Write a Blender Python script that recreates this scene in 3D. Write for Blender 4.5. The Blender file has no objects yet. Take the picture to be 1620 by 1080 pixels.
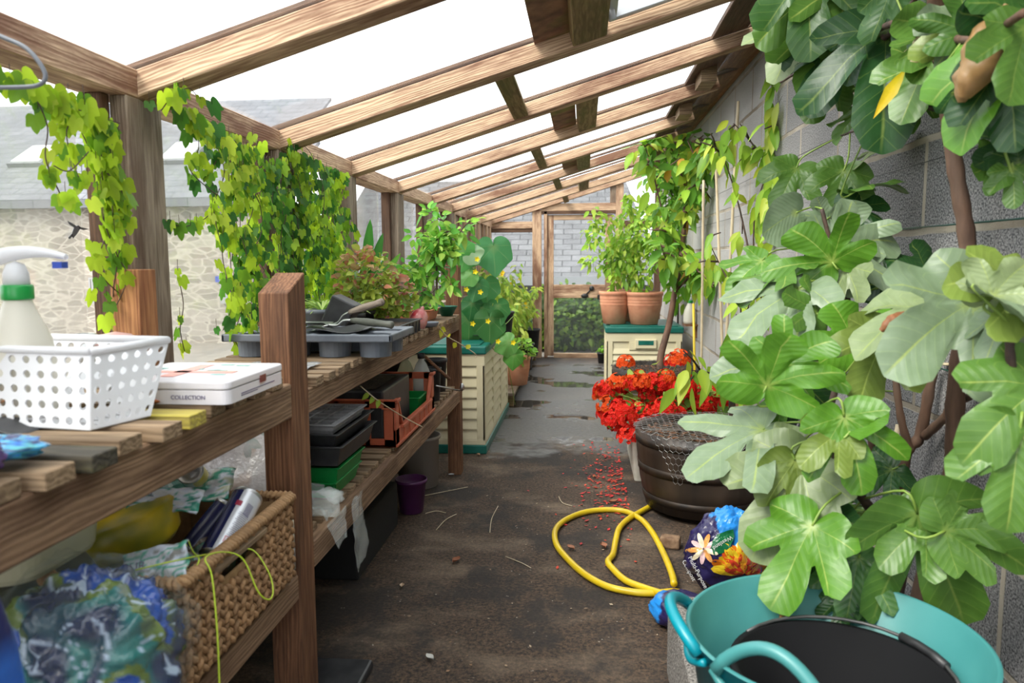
import bpy, bmesh, math, random
from mathutils import Vector, Matrix, Quaternion, noise
R = random.Random(7)
PI = math.pi
C = bpy.context.scene.collection
# ---------------------------------------------------------------- camera
CF, YAW, PITCH, ROLL, H = 1193.0, 0.095, 0.1068, -0.0059, 1.17
cr = Vector((math.cos(YAW), math.sin(YAW), 0))
cf = Vector((-math.sin(YAW)*math.cos(PITCH), math.cos(YAW)*math.cos(PITCH), -math.sin(PITCH)))
cu = cr.cross(cf)
c_, s_ = math.cos(ROLL), math.sin(ROLL)
rr = cr*c_ + cu*s_
uu = cu*c_ - cr*s_
cd = bpy.data.cameras.new('camera'); cam = bpy.data.objects.new('camera', cd); C.objects.link(cam)
cam.matrix_world = Matrix(((rr.x, uu.x, -cf.x, 0), (rr.y, uu.y, -cf.y, 0), (rr.z, uu.z, -cf.z, H), (0, 0, 0, 1)))
cd.sensor_width = 36; cd.lens = CF/1620*36; cd.dof.use_dof = True; cd.dof.focus_distance = 3.0; cd.dof.aperture_fstop = 5.0; cd.clip_start = .02; cd.clip_end = 300
bpy.context.scene.camera = cam
O = Vector((0, 0, H))
def at(px, py, X=None, Y=None, Z=None):
    """a point of the photograph (1620x1080) brought onto a plane of the place"""
    d = cf + rr*((px-810)/CF) + uu*((540-py)/CF)
    t = X/d.x if X is not None else (Y/d.y if Y is not None else (Z-H)/d.z)
    return O + d*t
# ---------------------------------------------------------------- light
sc = bpy.context.scene
w = bpy.data.worlds.new('overcast_sky'); sc.world = w; w.use_nodes = True
bgn = w.node_tree.nodes['Background']; bgn.inputs[0].default_value = (.93, .97, 1, 1); bgn.inputs[1].default_value = 1.9
sd = bpy.data.lights.new('soft_sun', 'SUN'); sd.energy = 3.4; sd.angle = math.radians(25); sd.color = (1, .95, .86)
so = bpy.data.objects.new('soft_sun', sd); C.objects.link(so); so.rotation_euler = (math.radians(28), math.radians(-34), 0)
sc.view_settings.view_transform = 'Standard'; sc.view_settings.look = 'None'
sc.view_settings.gamma = 1; sc.view_settings.use_curve_mapping = False
sc.view_settings.exposure = 0.72
sc.cycles.max_bounces = 10; sc.cycles.transparent_max_bounces = 24; sc.cycles.diffuse_bounces = 4
# ---------------------------------------------------------------- materials
MATS = {}
def mat(name, c1, c2=None, c3=None, scale=8, stretch=(1, 1, 1), rough=.6, bump=0, bscale=None, metal=0, detail=5, col=False,
        transl=0, spec=.5, glass=0, c3amt=.5, rnd=0, rough2=None, coat=0):
    m = bpy.data.materials.new(name); m.use_nodes = True; MATS[name] = m
    nt = m.node_tree; N = nt.nodes; L = nt.links; b = N['Principled BSDF']; out = N['Material Output']
    rgb = lambda c: (c[0], c[1], c[2], 1)
    b.inputs['Roughness'].default_value = rough; b.inputs['Metallic'].default_value = metal
    b.inputs['Specular IOR Level'].default_value = spec
    if coat: b.inputs['Coat Weight'].default_value = coat
    tc = N.new('ShaderNodeTexCoord'); mp = N.new('ShaderNodeMapping'); mp.inputs['Scale'].default_value = stretch
    L.new(tc.outputs['Object'], mp.inputs[0]); vec = mp.outputs[0]
    if rnd:
        oi = N.new('ShaderNodeObjectInfo'); mu = N.new('ShaderNodeMath'); mu.operation = 'MULTIPLY'; mu.inputs[1].default_value = 37
        L.new(oi.outputs['Random'], mu.inputs[0]); cb = N.new('ShaderNodeCombineXYZ')
        for i in range(3): L.new(mu.outputs[0], cb.inputs[i])
        ad = N.new('ShaderNodeVectorMath'); L.new(vec, ad.inputs[0]); L.new(cb.outputs[0], ad.inputs[1]); vec = ad.outputs[0]
    n = N.new('ShaderNodeTexNoise'); n.inputs['Scale'].default_value = scale; n.inputs['Detail'].default_value = detail
    L.new(vec, n.inputs['Vector'])
    if col:
        a = N.new('ShaderNodeAttribute'); a.attribute_name = 'Col'; cur = a.outputs['Color']
        if c2:
            mx = N.new('ShaderNodeMix'); mx.data_type = 'RGBA'; mx.blend_type = 'MULTIPLY'; mx.inputs[0].default_value = 1
            rp = N.new('ShaderNodeValToRGB'); rp.color_ramp.elements[0].position = .3; rp.color_ramp.elements[1].position = .7
            rp.color_ramp.elements[0].color = rgb(c2); rp.color_ramp.elements[1].color = (1, 1, 1, 1); L.new(n.outputs[0], rp.inputs[0])
            L.new(cur, mx.inputs[6]); L.new(rp.outputs[0], mx.inputs[7]); cur = mx.outputs[2]
        L.new(cur, b.inputs['Base Color'])
    elif c2:
        rp = N.new('ShaderNodeValToRGB'); rp.color_ramp.elements[0].color = rgb(c1); rp.color_ramp.elements[1].color = rgb(c2)
        rp.color_ramp.elements[0].position = .33; rp.color_ramp.elements[1].position = .67
        L.new(n.outputs[0], rp.inputs[0]); cur = rp.outputs[0]
        if c3:
            n2 = N.new('ShaderNodeTexNoise'); n2.inputs['Scale'].default_value = scale*.23; n2.inputs['Detail'].default_value = 6
            L.new(vec, n2.inputs['Vector'])
            r2 = N.new('ShaderNodeValToRGB'); r2.color_ramp.elements[0].position = .5; r2.color_ramp.elements[1].position = .68
            L.new(n2.outputs[0], r2.inputs[0]); ml = N.new('ShaderNodeMath'); ml.operation = 'MULTIPLY'; ml.inputs[1].default_value = c3amt
            L.new(r2.outputs[0], ml.inputs[0])
            mx = N.new('ShaderNodeMix'); mx.data_type = 'RGBA'; L.new(ml.outputs[0], mx.inputs[0]); L.new(cur, mx.inputs[6]); mx.inputs[7].default_value = rgb(c3)
            cur = mx.outputs[2]
        L.new(cur, b.inputs['Base Color'])
    else:
        b.inputs['Base Color'].default_value = rgb(c1); cur = None
    if bump:
        bn = N.new('ShaderNodeBump'); bn.inputs['Strength'].default_value = bump; bn.inputs['Distance'].default_value = .01
        if bscale:
            nb = N.new('ShaderNodeTexNoise'); nb.inputs['Scale'].default_value = bscale; nb.inputs['Detail'].default_value = 4
            L.new(vec, nb.inputs['Vector']); L.new(nb.outputs[0], bn.inputs['Height'])
        else: L.new(n.outputs[0], bn.inputs['Height'])
        L.new(bn.outputs[0], b.inputs['Normal'])
    if glass:
        tr = N.new('ShaderNodeBsdfTransparent'); ms = N.new('ShaderNodeMixShader'); ms.inputs[0].default_value = glass
        L.new(b.outputs[0], ms.inputs[1]); L.new(tr.outputs[0], ms.inputs[2]); L.new(ms.outputs[0], out.inputs[0])
    elif transl:
        tr = N.new('ShaderNodeBsdfTranslucent'); ms = N.new('ShaderNodeMixShader'); ms.inputs[0].default_value = transl
        if cur is not None: L.new(cur, tr.inputs[0])
        else: tr.inputs[0].default_value = rgb(c1)
        L.new(b.outputs[0], ms.inputs[1]); L.new(tr.outputs[0], ms.inputs[2]); L.new(ms.outputs[0], out.inputs[0])
    return m
def woodmat(name, c1, c2, c3, c3amt=.6, grain=60, rough=.75, bump=.5, patch=4.5):
    """timber: grain runs along the object's local X"""
    m = bpy.data.materials.new(name); m.use_nodes = True; nt = m.node_tree; N = nt.nodes; L = nt.links; b = N['Principled BSDF']
    b.inputs['Roughness'].default_value = rough; b.inputs['Specular IOR Level'].default_value = .3
    tc = N.new('ShaderNodeTexCoord'); oi = N.new('ShaderNodeObjectInfo')
    mu = N.new('ShaderNodeMath'); mu.operation = 'MULTIPLY'; mu.inputs[1].default_value = 41; L.new(oi.outputs['Random'], mu.inputs[0])
    ad = N.new('ShaderNodeVectorMath'); L.new(tc.outputs['Object'], ad.inputs[0]); L.new(mu.outputs[0], ad.inputs[1])
    def mapp(s):
        mp = N.new('ShaderNodeMapping'); mp.inputs['Scale'].default_value = s; L.new(ad.outputs[0], mp.inputs[0]); return mp.outputs[0]
    n1 = N.new('ShaderNodeTexNoise'); n1.inputs['Scale'].default_value = grain; n1.inputs['Detail'].default_value = 8; n1.inputs['Roughness'].default_value = .65; n1.inputs['Distortion'].default_value = .6
    L.new(mapp((.035, 1, 1)), n1.inputs['Vector'])
    wv = N.new('ShaderNodeTexWave'); wv.bands_direction = 'Z'; wv.inputs['Scale'].default_value = 34; wv.inputs['Distortion'].default_value = 9
    wv.inputs['Detail'].default_value = 2; wv.inputs['Detail Scale'].default_value = 1.3; L.new(mapp((.12, 1, 1)), wv.inputs['Vector'])
    mxv = N.new('ShaderNodeMix'); mxv.inputs[0].default_value = .22; L.new(n1.outputs[0], mxv.inputs[2]); L.new(wv.outputs[1], mxv.inputs[3])
    rp = N.new('ShaderNodeValToRGB'); rp.color_ramp.elements[0].color = (*c1, 1); rp.color_ramp.elements[1].color = (*c2, 1)
    rp.color_ramp.elements[0].position = .25; rp.color_ramp.elements[1].position = .72; L.new(mxv.outputs[0], rp.inputs[0])
    n2 = N.new('ShaderNodeTexNoise'); n2.inputs['Scale'].default_value = patch; n2.inputs['Detail'].default_value = 7; n2.inputs['Roughness'].default_value = .65
    L.new(mapp((.6, 2.5, 2.5)), n2.inputs['Vector'])
    r2 = N.new('ShaderNodeValToRGB'); r2.color_ramp.elements[0].position = .45; r2.color_ramp.elements[1].position = .62; L.new(n2.outputs[0], r2.inputs[0])
    ml = N.new('ShaderNodeMath'); ml.operation = 'MULTIPLY'; ml.inputs[1].default_value = c3amt; L.new(r2.outputs[0], ml.inputs[0])
    mx = N.new('ShaderNodeMix'); mx.data_type = 'RGBA'; L.new(ml.outputs[0], mx.inputs[0]); L.new(rp.outputs[0], mx.inputs[6]); mx.inputs[7].default_value = (*c3, 1)
    L.new(mx.outputs[2], b.inputs['Base Color'])
    bn = N.new('ShaderNodeBump'); bn.inputs['Strength'].default_value = bump; bn.inputs['Distance'].default_value = .004
    L.new(mxv.outputs[0], bn.inputs['Height']); L.new(bn.outputs[0], b.inputs['Normal'])
    return m
W_roof = woodmat('weathered_rafter_timber', (.22, .11, .06), (.74, .53, .35), (.15, .06, .035), .85, 80, patch=3.2)
W_post = woodmat('grey_brown_post_timber', (.12, .085, .06), (.34, .27, .2), (.10, .05, .03), .55, 80)
W_bench = woodmat('brown_bench_timber', (.085, .034, .017), (.27, .13, .065), (.05, .024, .014), .6, 90)
W_rail = woodmat('tan_bench_rail_timber', (.11, .06, .032), (.34, .215, .13), (.075, .035, .02), .65, 90)
W_orange = woodmat('orange_knotted_timber', (.2, .07, .03), (.5, .24, .1), (.08, .03, .015), .5, 60)
W_slat = woodmat('pale_slat_timber', (.13, .08, .045), (.40, .28, .17), (.09, .06, .035), .6, 90)
W_slaty = woodmat('yellow_painted_slat', (.3, .23, .08), (.62, .52, .08), (.2, .13, .05), .4, 90)
W_slatd = woodmat('blackened_slat', (.02, .018, .016), (.1, .085, .06), (.3, .28, .08), .5, 90)
W_green = woodmat('mossy_timber', (.13, .08, .035), (.36, .25, .12), (.12, .13, .03), .5, 60)
W_dark = woodmat('dark_soffit_timber', (.05, .028, .018), (.16, .085, .05), (.03, .018, .012), .5, 60)
W_red = woodmat('red_brown_plate_timber', (.17, .07, .035), (.42, .21, .11), (.08, .04, .025), .5, 60)
# ---------------------------------------------------------------- object helpers
def chain(o):
    m = o.matrix_basis.copy()
    while o.parent: o = o.parent; m = o.matrix_basis @ m
    return m
def link(name, me, parent=None, M=None):
    o = bpy.data.objects.new(name, me); C.objects.link(o)
    if parent is not None:
        o.parent = parent
        o.matrix_basis = (chain(parent).inverted() @ M) if M is not None else Matrix()
    elif M is not None: o.matrix_basis = M
    return o
def tag(o, label, cat=None, group=None, kind=None):
    if label: o['label'] = label
    if cat: o['category'] = cat
    if group: o['group'] = group
    if kind: o['kind'] = kind
    return o
def thing(name, loc, label, cat, group=None, rz=0):
    o = bpy.data.objects.new(name, None); C.objects.link(o); o.empty_display_size = .05
    o.matrix_basis = Matrix.Translation(Vector(loc)) @ Matrix.Rotation(rz, 4, 'Z')
    return tag(o, label, cat, group)
def struct(o): o['kind'] = 'structure'; return o
def copy_tree(o, parent=None, M=None):
    c = o.copy(); C.objects.link(c)
    if parent is not None: c.parent = parent
    if M is not None: c.matrix_basis = M
    for ch in [x for x in C.objects if x.parent == o]: copy_tree(ch, c)
    return c
class MB:
    def __init__(s): s.v = []; s.f = []; s.m = []; s.c = []; s.smooth = []; s.ex = {}
    def add(s, vs, fs, col=(1, 1, 1), m=0, smooth=False):
        k = len(s.v); s.v += [Vector(v) for v in vs]
        if isinstance(col, list): s.c += col
        else: s.c += [col]*len(vs)
        for f in fs: s.f.append([i+k for i in f]); s.m.append(m); s.smooth.append(smooth)
    def keep_in(s, xmax=.888, xmin=-1.12):
        for v in s.v:
            v.x = max(xmin, min(v.x, xmax)); v.z = min(v.z, EZ+RM*(v.x-XL)-.005)
        return s
    def box(s, a, b, col=(1, 1, 1), m=0, M=None):
        a, b = Vector(a), Vector(b)
        vs = [Vector((x, y, z)) for x in (a.x, b.x) for y in (a.y, b.y) for z in (a.z, b.z)]
        if M is not None: vs = [M @ v for v in vs]
        s.add(vs, [(0, 1, 3, 2), (4, 6, 7, 5), (0, 4, 5, 1), (2, 3, 7, 6), (0, 2, 6, 4), (1, 5, 7, 3)], col, m)
    def tube(s, pts, r, n=6, col=(1, 1, 1), m=0, cap=True, closed=False):
        pts = [Vector(p) for p in pts]; k = len(pts); rs = r if isinstance(r, (list, tuple)) else [r]*k
        ref = None; vs = []
        for i, p in enumerate(pts):
            if closed: t = pts[(i+1) % k]-pts[i-1]
            else: t = pts[min(i+1, k-1)]-pts[max(i-1, 0)]
            t = t.normalized() if t.length > 1e-9 else Vector((0, 0, 1))
            if ref is None: ref = t.orthogonal().normalized()
            ref = (ref - t*ref.dot(t)); ref = ref.normalized() if ref.length > 1e-6 else t.orthogonal().normalized()
            b = t.cross(ref)
            for j in range(n):
                a = 2*PI*j/n; vs.append(p+(ref*math.cos(a)+b*math.sin(a))*rs[i])
        fs = []
        for i in range(k if closed else k-1):
            for j in range(n):
                i2 = (i+1) % k; fs.append((i*n+j, i*n+(j+1) % n, i2*n+(j+1) % n, i2*n+j))
        if cap and not closed: fs += [tuple(range(n))[::-1], tuple((k-1)*n+j for j in range(n))]
        s.add(vs, fs, col, m, True)
    def lathe(s, prof, n=32, M=None, col=(1, 1, 1), m=0, sx=1, sy=1, smooth=True, wob=None, cap=True):
        vs = []
        for (r, z) in prof:
            for j in range(n):
                a = 2*PI*j/n; q = r*(wob(a, z) if wob else 1)
                vs.append(Vector((q*math.cos(a)*sx, q*math.sin(a)*sy, z)))
        if M is not None: vs = [M @ v for v in vs]
        fs = []
        for i in range(len(prof)-1):
            for j in range(n): fs.append((i*n+j, i*n+(j+1) % n, (i+1)*n+(j+1) % n, (i+1)*n+j))
        if cap and prof[0][0] > 1e-6: fs.append(tuple(range(n))[::-1])
        if cap and prof[-1][0] > 1e-6: fs.append(tuple((len(prof)-1)*n+j for j in range(n)))
        s.add(vs, fs, col, m, smooth)
    def grid(s, fn, nu, nv, col=(1, 1, 1), m=0, smooth=True, closeu=False):
        vs = [Vector(fn(i/nu, j/nv)) for i in range(nu+(0 if closeu else 1)) for j in range(nv+1)]
        fs = []
        for i in range(nu):
            for j in range(nv):
                i2 = (i+1) % nu if closeu else i+1
                fs.append((i*(nv+1)+j, i2*(nv+1)+j, i2*(nv+1)+j+1, i*(nv+1)+j+1))
        if callable(col): cl = [col(i/nu, j/nv) for i in range(nu+(0 if closeu else 1)) for j in range(nv+1)]
        else: cl = col
        s.add(vs, fs, cl, m, smooth)
    def blob(s, c, r, M=None, nu=8, nv=5, col=(1, 1, 1), m=0):
        c = Vector(c); r = Vector(r) if not isinstance(r, (int, float)) else Vector((r, r, r))
        vs = []; fs = []
        for j in range(1, nv):
            for i in range(nu):
                a = 2*PI*i/nu; b = PI*j/nv; v = Vector((math.sin(b)*math.cos(a)*r.x, math.sin(b)*math.sin(a)*r.y, math.cos(b)*r.z))
                vs.append(c+(M @ v if M is not None else v))
        t = Vector((0, 0, r.z)); t = M @ t if M is not None else t
        vs += [c+t, c-t]; T = len(vs)-2; B = T+1
        for j in range(nv-2):
            for i in range(nu): fs.append((j*nu+i, (j+1)*nu+i, (j+1)*nu+(i+1) % nu, j*nu+(i+1) % nu))
        for i in range(nu): fs.append((T, i, (i+1) % nu)); fs.append((B, (nv-2)*nu+(i+1) % nu, (nv-2)*nu+i))
        s.add(vs, fs, col, m, True)
    def build(s, name, mats, parent=None, origin=None, label=None, solid=0, bevel=0, sub=0):
        if not isinstance(mats, (list, tuple)): mats = [mats]
        if parent is not None: inv = chain(parent).inverted(); vs = [inv @ v for v in s.v]; M = None
        else:
            if origin is None:
                xs = [v.x for v in s.v]; ys = [v.y for v in s.v]; zs = [v.z for v in s.v]
                origin = Vector(((min(xs)+max(xs))/2, (min(ys)+max(ys))/2, min(zs)))
            origin = Vector(origin); vs = [v-origin for v in s.v]; M = Matrix.Translation(origin)
        me = bpy.data.meshes.new(name); me.from_pydata(vs, [], s.f)
        for x in mats: me.materials.append(x)
        me.polygons.foreach_set('material_index', s.m); me.polygons.foreach_set('use_smooth', s.smooth)
        ca = me.color_attributes.new('Col', 'FLOAT_COLOR', 'POINT')
        fl = []
        for c in s.c: fl += [c[0], c[1], c[2], 1]
        ca.data.foreach_set('color', fl)
        if s.ex:
            va = me.attributes.new('Vein', 'FLOAT_VECTOR', 'POINT')
            for i, e in s.ex.items(): va.data[i].vector = e
        me.update()
        o = link(name, me, parent)
        if M is not None: o.matrix_basis = M
        if bevel:
            b = o.modifiers.new('b', 'BEVEL'); b.width = bevel; b.segments = 2; b.limit_method = 'ANGLE'
        if solid:
            b = o.modifiers.new('s', 'SOLIDIFY'); b.thickness = solid; b.offset = 0
        if sub:
            b = o.modifiers.new('u', 'SUBSURF'); b.levels = sub; b.render_levels = sub
        if label: o['label'] = label
        return o
def beam(name, p0, p1, wd, ht, material, parent=None, up=(0, 0, 1), bev=.003, label=None, wob=0):
    """a timber between two points: wd across, ht in the 'up' direction, local X along the grain"""
    p0, p1 = Vector(p0), Vector(p1); x = (p1-p0); Ln = x.length; x.normalize(); up = Vector(up)
    y = up.cross(x).normalized(); z = x.cross(y)
    M = Matrix(((x.x, y.x, z.x, 0), (x.y, y.y, z.y, 0), (x.z, y.z, z.z, 0), (0, 0, 0, 1))); M.translation = (p0+p1)/2
    me = bpy.data.meshes.new(name); bm = bmesh.new(); bmesh.ops.create_cube(bm, size=1)
    for v in bm.verts: v.co = Vector((v.co.x*Ln, v.co.y*wd, v.co.z*ht))
    if bev: bmesh.ops.bevel(bm, geom=bm.edges[:], offset=bev, segments=1, affect='EDGES')
    if wob:
        bmesh.ops.subdivide_edges(bm, edges=[e for e in bm.edges if e.calc_length() > .1], cuts=12, use_grid_fill=True)
        for v in bm.verts:
            q = noise.noise_vector(Vector((v.co.x*4+p0.y*9, v.co.y*6, v.co.z*6)))*wob; v.co += Vector((0, q.y, q.z))
    bm.to_mesh(me); bm.free(); me.materials.append(material)
    o = link(name, me, parent, M)
    if label: o['label'] = label
    return o
def smooth_path(pts, n=6, closed=False):
    pts = [Vector(p) for p in pts]; out = []; k = len(pts)
    for i in range(k if closed else k-1):
        if closed: a, b, c, d = pts[i-1], pts[i], pts[(i+1) % k], pts[(i+2) % k]
        else: a, b, c, d = pts[max(i-1, 0)], pts[i], pts[i+1], pts[min(i+2, k-1)]
        for j in range(n):
            t = j/n; out.append(.5*((2*b)+(c-a)*t+(2*a-5*b+4*c-d)*t*t+(3*b-a-3*c+d)*t**3))
    if not closed: out.append(pts[-1])
    return out
def words(txt, size, material, M, name, parent, depth=.0004, label=None, align='CENTER'):
    cu_ = bpy.data.curves.new(name, 'FONT'); cu_.body = txt; cu_.size = size; cu_.align_x = align; cu_.align_y = 'CENTER'; cu_.extrude = depth
    t = bpy.data.objects.new(name, cu_); C.objects.link(t); dg = bpy.context.evaluated_depsgraph_get()
    me = bpy.data.meshes.new_from_object(t.evaluated_get(dg)); bpy.data.objects.remove(t)
    me.materials.clear(); me.materials.append(material)
    return link(name, me, parent, M)
def frame3(x, y, loc):
    """matrix with local x and y along the given directions, z = x cross y"""
    x = Vector(x).normalized(); y = Vector(y); y = (y-x*y.dot(x)).normalized(); z = x.cross(y)
    M = Matrix(((x.x, y.x, z.x, 0), (x.y, y.y, z.y, 0), (x.z, y.z, z.z, 0), (0, 0, 0, 1))); M.translation = Vector(loc); return M
# ================================================================ THE SETTING
XW, XL, YE, YB = .9, -1.085, 9.1, -2.2
def blockwall():
    m = bpy.data.materials.new('concrete_blockwork'); m.use_nodes = True; nt = m.node_tree; N = nt.nodes; L = nt.links; b = N['Principled BSDF']
    ge = N.new('ShaderNodeNewGeometry'); sp = N.new('ShaderNodeSeparateXYZ'); L.new(ge.outputs['Position'], sp.inputs[0])
    def lin(src, add):
        a = N.new('ShaderNodeMath'); a.operation = 'ADD'; a.inputs[1].default_value = add; L.new(src, a.inputs[0]); return a.outputs[0]
    cb = N.new('ShaderNodeCombineXYZ'); L.new(lin(sp.outputs[1], -3.328-.239+.478*10), cb.inputs[0]); L.new(lin(sp.outputs[2], -.052+.239*4), cb.inputs[1])
    # slightly wavy joints
    nw = N.new('ShaderNodeTexNoise'); nw.inputs['Scale'].default_value = 7; L.new(ge.outputs['Position'], nw.inputs['Vector'])
    sub = N.new('ShaderNodeVectorMath'); sub.operation = 'MULTIPLY_ADD'; sub.inputs[1].default_value = (.012, .012, 0); L.new(nw.outputs['Color'], sub.inputs[0]); L.new(cb.outputs[0], sub.inputs[2])
    br = N.new('ShaderNodeTexBrick'); br.inputs['Scale'].default_value = 1; br.inputs['Brick Width'].default_value = .478; br.inputs['Row Height'].default_value = .239
    br.inputs['Mortar Size'].default_value = .0105; br.inputs['Mortar Smooth'].default_value = .3; br.inputs['Bias'].default_value = 0
    br.inputs['Color1'].default_value = (.85, .85, .85, 1); br.inputs['Color2'].default_value = (1.1, 1.1, 1.1, 1); br.inputs['Mortar'].default_value = (1, 1, 1, 1)
    L.new(sub.outputs[0], br.inputs['Vector'])
    n = N.new('ShaderNodeTexNoise'); n.inputs['Scale'].default_value = 190; n.inputs['Detail'].default_value = 3; n.inputs['Roughness'].default_value = .7; L.new(ge.outputs['Position'], n.inputs['Vector'])
    rp = N.new('ShaderNodeValToRGB'); e = rp.color_ramp.elements; e[0].position = .38; e[0].color = (.045, .045, .05, 1); e[1].position = .60; e[1].color = (.42, .405, .4, 1)
    x = e.new(.47); x.color = (.2, .195, .2, 1); L.new(n.outputs[0], rp.inputs[0])
    n2 = N.new('ShaderNodeTexNoise'); n2.inputs['Scale'].default_value = 2.2; n2.inputs['Detail'].default_value = 5; L.new(ge.outputs['Position'], n2.inputs['Vector'])
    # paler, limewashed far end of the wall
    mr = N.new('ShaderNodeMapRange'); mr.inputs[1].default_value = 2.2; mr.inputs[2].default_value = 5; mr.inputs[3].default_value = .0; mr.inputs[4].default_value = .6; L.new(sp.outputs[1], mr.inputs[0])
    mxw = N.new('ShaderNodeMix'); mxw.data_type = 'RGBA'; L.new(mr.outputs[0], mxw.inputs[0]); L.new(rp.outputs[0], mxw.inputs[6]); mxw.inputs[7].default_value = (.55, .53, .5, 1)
    mu = N.new('ShaderNodeMix'); mu.data_type = 'RGBA'; mu.blend_type = 'MULTIPLY'; mu.inputs[0].default_value = 1; L.new(mxw.outputs[2], mu.inputs[6]); L.new(br.outputs['Color'], mu.inputs[7])
    mo = N.new('ShaderNodeMix'); mo.data_type = 'RGBA'; L.new(br.outputs['Fac'], mo.inputs[0]); L.new(mu.outputs[2], mo.inputs[6])
    rm = N.new('ShaderNodeValToRGB'); rm.color_ramp.elements[0].color = (.2, .165, .125, 1); rm.color_ramp.elements[1].color = (.5, .44, .36, 1); rm.color_ramp.elements[0].position = .35; rm.color_ramp.elements[1].position = .6
    L.new(n2.outputs[0], rm.inputs[0]); L.new(rm.outputs[0], mo.inputs[7]); L.new(mo.outputs[2], b.inputs['Base Color'])
    b.inputs['Roughness'].default_value = .95; b.inputs['Specular IOR Level'].default_value = .15
    h = N.new('ShaderNodeMath'); h.operation = 'MULTIPLY_ADD'; h.inputs[1].default_value = -.8; L.new(br.outputs['Fac'], h.inputs[0]); L.new(n.outputs[0], h.inputs[2])
    bp = N.new('ShaderNodeBump'); bp.inputs['Strength'].default_value = .7; bp.inputs['Distance'].default_value = .006; L.new(h.outputs[0], bp.inputs['Height']); L.new(bp.outputs[0], b.inputs['Normal'])
    return m
def floormat():
    m = bpy.data.materials.new('stained_concrete_floor'); m.use_nodes = True; nt = m.node_tree; N = nt.nodes; L = nt.links; b = N['Principled BSDF']
    ge = N.new('ShaderNodeNewGeometry'); sp = N.new('ShaderNodeSeparateXYZ'); L.new(ge.outputs['Position'], sp.inputs[0])
    def ns(s, d=5, st=(1, 1, 1), rg=.6):
        mp = N.new('ShaderNodeMapping'); mp.inputs['Scale'].default_value = st; L.new(ge.outputs['Position'], mp.inputs[0])
        n = N.new('ShaderNodeTexNoise'); n.inputs['Scale'].default_value = s; n.inputs['Detail'].default_value = d; n.inputs['Roughness'].default_value = rg; L.new(mp.outputs[0], n.inputs['Vector']); return n.outputs[0]
    def ramp(src, p0, c0, p1, c1):
        r = N.new('ShaderNodeValToRGB'); e = r.color_ramp.elements; e[0].position = p0; e[1].position = p1; e[0].color = (*c0, 1); e[1].color = (*c1, 1); L.new(src, r.inputs[0]); return r.outputs[0]
    def mix(f, a, c, bl='MIX'):
        x = N.new('ShaderNodeMix'); x.data_type = 'RGBA'; x.blend_type = bl
        if isinstance(f, float): x.inputs[0].default_value = f
        else: L.new(f, x.inputs[0])
        L.new(a, x.inputs[6])
        if isinstance(c, tuple): x.inputs[7].default_value = (*c, 1)
        else: L.new(c, x.inputs[7])
        return x.outputs[2]
    def math_(op, a, bb):
        x = N.new('ShaderNodeMath'); x.operation = op
        for i, q in enumerate((a, bb)):
            if isinstance(q, (int, float)): x.inputs[i].default_value = q
            else: L.new(q, x.inputs[i])
        return x.outputs[0]
    fine = ns(75, 6, (1, 1, 1), .8)
    base = ramp(fine, .42, (.014, .009, .006), .66, (.15, .09, .052))
    streak = ramp(ns(3.2, 8, (.8, 1.4, 1)), .5, (0, 0, 0), .7, (1, 1, 1))
    base = mix(math_('MULTIPLY', streak, .35), base, (.34, .25, .17))
    blk = ramp(ns(1.9, 8, (1, .8, 1), .7), .49, (0, 0, 0), .57, (1, 1, 1))
    base = mix(math_('MULTIPLY', blk, .8), base, (.018, .014, .012))
    # crumbs of compost and grit
    vo = N.new('ShaderNodeTexVoronoi'); vo.inputs['Scale'].default_value = 45; L.new(ge.outputs['Position'], vo.inputs['Vector'])
    gr = ramp(vo.outputs['Distance'], .1, (1, 1, 1), .16, (0, 0, 0))
    base = mix(math_('MULTIPLY', gr, ramp(ns(9, 4), .55, (0, 0, 0), .65, (1, 1, 1))), base, (.4, .34, .27))
    # wet, washed zone beyond y = 4.4
    wz = N.new('ShaderNodeMapRange'); wz.inputs[1].default_value = 4.5; wz.inputs[2].default_value = 4.75
    L.new(math_('ADD', sp.outputs[1], math_('MULTIPLY', math_('SUBTRACT', ns(3, 3), .5), 1.6)), wz.inputs[0])
    wz2 = N.new('ShaderNodeMapRange'); wz2.inputs[1].default_value = 8.9; wz2.inputs[2].default_value = 8.2; L.new(sp.outputs[1], wz2.inputs[0])
    wet = math_('MULTIPLY', wz.outputs[0], wz2.outputs[0])
    base = mix(math_('MULTIPLY', wet, .75), base, ramp(ns(40, 5), .35, (.055, .05, .05), .65, (.15, .145, .145)))
    pud = math_('MULTIPLY', wet, ramp(ns(1.7, 3, (1, 1.3, 1)), .53, (0, 0, 0), .57, (1, 1, 1)))
    base = mix(math_('MULTIPLY', pud, .75), base, (.05, .04, .03))
    L.new(base, b.inputs['Base Color'])
    rg = N.new('ShaderNodeMapRange'); rg.inputs[1].default_value = 0; rg.inputs[2].default_value = 1; rg.inputs[3].default_value = .82; rg.inputs[4].default_value = .33; L.new(wet, rg.inputs[0])
    rgh = math_('SUBTRACT', rg.outputs[0], math_('MULTIPLY', pud, .3)); L.new(rgh, b.inputs['Roughness'])
    bp = N.new('ShaderNodeBump'); bp.inputs['Distance'].default_value = .004
    L.new(math_('SUBTRACT', .9, math_('MULTIPLY', pud, .9)), bp.inputs['Strength']); L.new(fine, bp.inputs['Height']); L.new(bp.outputs[0], b.inputs['Normal'])
    return m
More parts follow.
